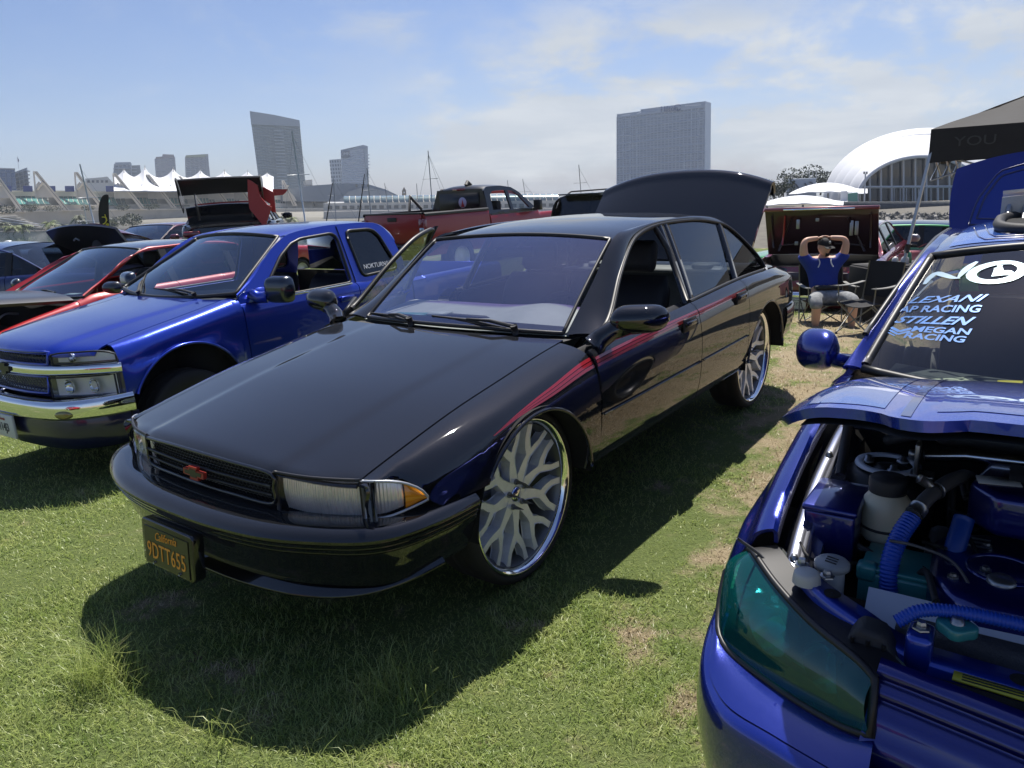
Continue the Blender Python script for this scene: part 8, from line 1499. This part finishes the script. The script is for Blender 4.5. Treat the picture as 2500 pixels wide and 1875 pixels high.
# ================================================================== lawn
def lawnmat(name, blade):
    m = bpy.data.materials.new(name); m.use_nodes = True; t = m.node_tree; t.nodes.clear(); o = N(t, 'ShaderNodeOutputMaterial'); g = N(t, 'ShaderNodeNewGeometry'); pos = g.outputs['Position']
    flat = VM('MULTIPLY', pos, (1, 1, 0), t=t)
    n1 = NOISE(flat, 1.1, 4, .6, .4, t=t).outputs['Fac']; n2 = NOISE(flat, 6.0, 4, .65, .2, t=t).outputs['Fac']; n3 = NOISE(flat, 60.0, 3, .6, t=t).outputs['Fac']
    sp_ = N(t, 'ShaderNodeSeparateXYZ'); t.links.new(pos, sp_.inputs[0])
    side = SS(MA('SUBTRACT', sp_.outputs[0], MA('MULTIPLY', sp_.outputs[1], .42, t=t), t=t), -1.1, .35, t=t)     # trodden, drier strip between the cars and to the right
    dv = MA('ADD', MA('MULTIPLY', n1, .9, t=t), MA('ADD', MA('MULTIPLY', n2, .55, t=t), MA('MULTIPLY', side, .27, t=t), t=t), t=t)
    dry = SS(dv, .77, 1.0, t=t)
    def rgb(c): n = N(t, 'ShaderNodeRGB'); n.outputs[0].default_value = (*c, 1); return n.outputs[0]
    def mixc(f, a, b):
        n = N(t, 'ShaderNodeMix', data_type='RGBA')
        if isinstance(f, float): n.inputs[0].default_value = f
        else: t.links.new(f, n.inputs[0])
        t.links.new(a, n.inputs[6]); t.links.new(b, n.inputs[7]); return n.outputs[2]
    if blade:
        rnd = g.outputs['Random Per Island']; grn = mixc(SS(n2, .3, .7, t=t), mixc(rnd, rgb((.15, .24, .05)), rgb((.36, .46, .11))), mixc(rnd, rgb((.29, .36, .08)), rgb((.54, .58, .22)))); tan = mixc(rnd, rgb((.42, .34, .22)), rgb((.60, .50, .34)))
        r2 = MA('ADD', dry, MA('MULTIPLY', MA('SUBTRACT', MA('FRACT', MA('MULTIPLY', rnd, 7.31, t=t), t=t), .5, t=t), .55, t=t), clamp=True, t=t); col = mixc(SS(r2, .35, .62, t=t), grn, tan)
        d = N(t, 'ShaderNodeBsdfDiffuse'); tr = N(t, 'ShaderNodeBsdfTranslucent'); t.links.new(col, d.inputs[0]); t.links.new(col, tr.inputs[0]); gl = N(t, 'ShaderNodeBsdfGlossy'); gl.inputs['Roughness'].default_value = .45; gl.inputs[0].default_value = (.6, .6, .6, 1)
        mx_ = N(t, 'ShaderNodeMixShader'); mx_.inputs[0].default_value = .42; t.links.new(d.outputs[0], mx_.inputs[1]); t.links.new(tr.outputs[0], mx_.inputs[2]); m2 = N(t, 'ShaderNodeMixShader'); m2.inputs[0].default_value = .05; t.links.new(mx_.outputs[0], m2.inputs[1]); t.links.new(gl.outputs[0], m2.inputs[2]); t.links.new(m2.outputs[0], o.inputs[0])
    else:
        far = SS(sp_.outputs[1], 7, 14, t=t)
        grn = mixc(n3, rgb((.075, .11, .035)), rgb((.20, .24, .085))); tan = mixc(n3, rgb((.24, .19, .12)), rgb((.46, .38, .25))); col = mixc(dry, grn, tan)
        soil = SS(NOISE(flat, 3.4, 3, .55, .1, t=t).outputs['Fac'], .66, .74, t=t); col = mixc(MA('MULTIPLY', soil, .85, t=t), col, rgb((.20, .135, .095)))
        p = N(t, 'ShaderNodeBsdfPrincipled'); p.inputs['Roughness'].default_value = .95; p.inputs['Specular IOR Level'].default_value = .1; t.links.new(col, p.inputs['Base Color']); bn = N(t, 'ShaderNodeBump'); bn.inputs['Strength'].default_value = .8; bn.inputs['Distance'].default_value = .03
        t.links.new(MA('ADD', NOISE(flat, 90, 4, .7, t=t).outputs['Fac'], NOISE(flat, 18, 3, .6, t=t).outputs['Fac'], t=t), bn.inputs['Height']); t.links.new(bn.outputs[0], p.inputs['Normal']); t.links.new(p.outputs[0], o.inputs[0])
    return m
xs = np.concatenate([np.concatenate([[-1200, -400, -180], np.linspace(-90, -9, 28)]), np.linspace(-8.5, 8.5, 120), np.concatenate([np.linspace(9, 60, 22), [120, 300, 1200]])]); ys = np.concatenate([np.concatenate([np.array([-1200, -500, -200, -80, -35]), np.linspace(-14, 1, 10)]), np.linspace(1.2, 12, 100), np.linspace(12.5, 27, 18)])
X, Yg = np.meshgrid(xs, ys); Zg = gz(X, Yg) + .006 * np.sin(X * 5.1 + 1.3 * np.sin(Yg * 3.3)) * np.sin(Yg * 4.3 + X) * (np.abs(X) < 9)
V, F = gridVF(np.stack([X, Yg, Zg], 2)); mk('ground', V, F, lawnmat('lawn_ground', False), kind='structure')
V, F = gridVF(np.array([[(x, y, z) for x in np.linspace(-90, 60, 31)] for y, z in ((27, None), (27.6, -1.6), (28, -4.2)) for z in [z]]) if False else np.array([[(x, y, float(gz(x, 27)) if z is None else z) for x in np.linspace(-90, 60, 31)] for y, z in ((27, None), (27.3, -1.4), (27.4, -4.5))])); mk('shore_edge', V, F, mat('edge_stone', (.25, .24, .22), .9, var=.3, vscale=1.2), kind='structure')
def blades(P, L, Wd, lean, seed, bend=.55):
    r_ = np.random.default_rng(seed); n = len(P); a = r_.uniform(0, 2 * np.pi, n); ln = lean * r_.uniform(.35, 1.25, n); hd = np.stack([np.cos(a), np.sin(a), np.zeros(n)], 1); a2 = a + r_.uniform(-.7, .7, n) + np.pi / 2; sd = np.stack([np.cos(a2), np.sin(a2), np.zeros(n)], 1) * (Wd / 2)[:, None]
    up_ = np.array((0, 0, 1.0)); m_ = P + hd * (L * .5 * np.sin(ln))[:, None] + up_ * (L * .5 * np.cos(ln))[:, None]; ln2 = np.minimum(ln + bend * r_.uniform(.2, 1.6, n), 1.75); tip = m_ + hd * (L * .5 * np.sin(ln2))[:, None] + up_ * (L * .5 * np.cos(ln2))[:, None]
    V = np.stack([P - sd, P + sd, m_ + sd * .8, m_ - sd * .8, tip], 1).reshape(-1, 3); i = np.arange(n) * 5; quads = np.stack([i, i + 1, i + 2, i + 3], 1); tris = np.stack([i + 3, i + 2, i + 4], 1); return V, quads, tris
def grassobj(name, V, Q, T, m):
    me = bpy.data.meshes.new(name); nq, ntr = len(Q), len(T); me.vertices.add(len(V)); me.vertices.foreach_set('co', V.astype(np.float32).ravel()); loops = np.concatenate([Q.ravel(), T.ravel()]).astype(np.int32); me.loops.add(len(loops)); me.loops.foreach_set('vertex_index', loops)
    st = np.concatenate([np.arange(nq) * 4, nq * 4 + np.arange(ntr) * 3]).astype(np.int32); me.polygons.add(nq + ntr); me.polygons.foreach_set('loop_start', st); me.update(calc_edges=True); me.materials.append(m); o = link(bpy.data.objects.new(name, me)); o['kind'] = 'stuff'; return o
rg = np.random.default_rng(11); PV = []
for (ya, yb_, dens, L0, L1, w0) in ((1.45, 2.3, 20000, .016, .042, .0026), (2.3, 3.3, 12500, .018, .045, .0032), (3.3, 4.8, 6500, .020, .048, .0042), (4.8, 7.0, 2800, .022, .05, .0060), (7.0, 12.0, 700, .025, .055, .011)):
    hwid = .76 * yb_ + .25; n = int(dens * (yb_ - ya) * 2 * hwid); P = np.stack([rg.uniform(-hwid, hwid, n), rg.uniform(ya, yb_, n), np.zeros(n)], 1)
    f = np.sin(P[:, 0] * 2.3 + np.sin(P[:, 1] * 3.1)) * np.sin(P[:, 1] * 2.9 + 1.7 * np.sin(P[:, 0] * 1.7)); keep = (rg.uniform(0, 1, n) < .66 + .34 * f) & (np.abs(P[:, 0]) < .76 * P[:, 1] + .25); P = P[keep]; f = f[keep]; P[:, 2] = gz(P[:, 0], P[:, 1]) - .003
    L = rg.uniform(L0, L1, len(P)) * (1 + .30 * f); PV.append(blades(P, L, np.full(len(P), w0) * rg.uniform(.7, 1.3, len(P)), .95, len(PV)))
off = 0; VV = []; QQ = []; TT = []
for v, q, t_ in PV: VV.append(v); QQ.append(q + off); TT.append(t_ + off); off += len(v)
GM = lawnmat('lawn_blades', True); g_ = grassobj('grass', np.concatenate(VV), np.concatenate(QQ), np.concatenate(TT), GM); tag(g_, 'short mown grass of the lawn, dry in places', 'grass')
# rank tufts left standing by the mower
tf = []
def tuft(dx, dy_, n, rad, L0, L1, lean=.5, w=.0028):
    c = atz(dx / .8848, dy_ / .8848, 0); c[2] = gz(c[0], c[1]); P = c + np.stack([rg.normal(0, rad, n), rg.normal(0, rad, n), np.zeros(n)], 1); P[:, 2] = gz(P[:, 0], P[:, 1]); tf.append(blades(P, rg.uniform(L0, L1, n) * 1.35, np.full(n, w) * rg.uniform(.6, 1.2, n), lean, len(tf) + 50, .75))
for a in ((220, 1470, 260, .05, .07, .22, .50), (180, 1450, 120, .06, .06, .16, .6), (260, 1490, 110, .06, .05, .14, .6), (850, 1490, 170, .06, .06, .18, .65), (790, 1470, 60, .09, .05, .14, .8), (900, 1500, 80, .07, .04, .12, .7), (430, 985, 90, .10, .06, .19, .5), (370, 990, 60, .12, .05, .17, .5), (480, 975, 50, .10, .06, .17, .5), (350, 1060, 120, .09, .04, .11, .6), (420, 1045, 80, .10, .04, .10, .6), (60, 1320, 160, .12, .03, .09, .7), (40, 1560, 130, .10, .03, .09, .7), (110, 1600, 110, .10, .03, .08, .7), (560, 1330, 90, .10, .03, .09, .7), (330, 1270, 120, .12, .03, .09, .7), (480, 1590, 70, .05, .05, .13, .7), (1390, 1560, 70, .09, .03, .08, .7), (1060, 1200, 25, .04, .05, .12, .8), (1300, 1560, 60, .1, .03, .07, .7), (600, 1480, 90, .2, .03, .09, .7), (450, 1400, 80, .2, .03, .08, .7), (700, 1600, 60, .15, .03, .08, .7), (30, 1150, 110, .15, .03, .08, .7), (200, 1100, 120, .16, .03, .08, .7)): tuft(*a)
off = 0; VV = []; QQ = []; TT = []
for v, q, t_ in tf: VV.append(v); QQ.append(q + off); TT.append(t_ + off); off += len(v)
g_ = grassobj('tall_grass', np.concatenate(VV), np.concatenate(QQ), np.concatenate(TT), GM); tag(g_, 'rank tufts of longer grass standing in the lawn', 'grass')
# ================================================================== sea air
b = B(); b.box((0, -100, 40), (2460, 2240, 116)); hzm = bpy.data.materials.new('sea_haze'); hzm.use_nodes = True; t = hzm.node_tree; t.nodes.clear(); o = N(t, 'ShaderNodeOutputMaterial'); pv = N(t, 'ShaderNodeVolumePrincipled'); pv.inputs['Density'].default_value = .00030; pv.inputs['Color'].default_value = (.82, .90, 1.0, 1); pv.inputs['Anisotropy'].default_value = .2; t.links.new(pv.outputs[0], o.inputs['Volume'])
hz_o = b.mk('haze', hzm, smooth=False); hz_o['kind'] = 'stuff'
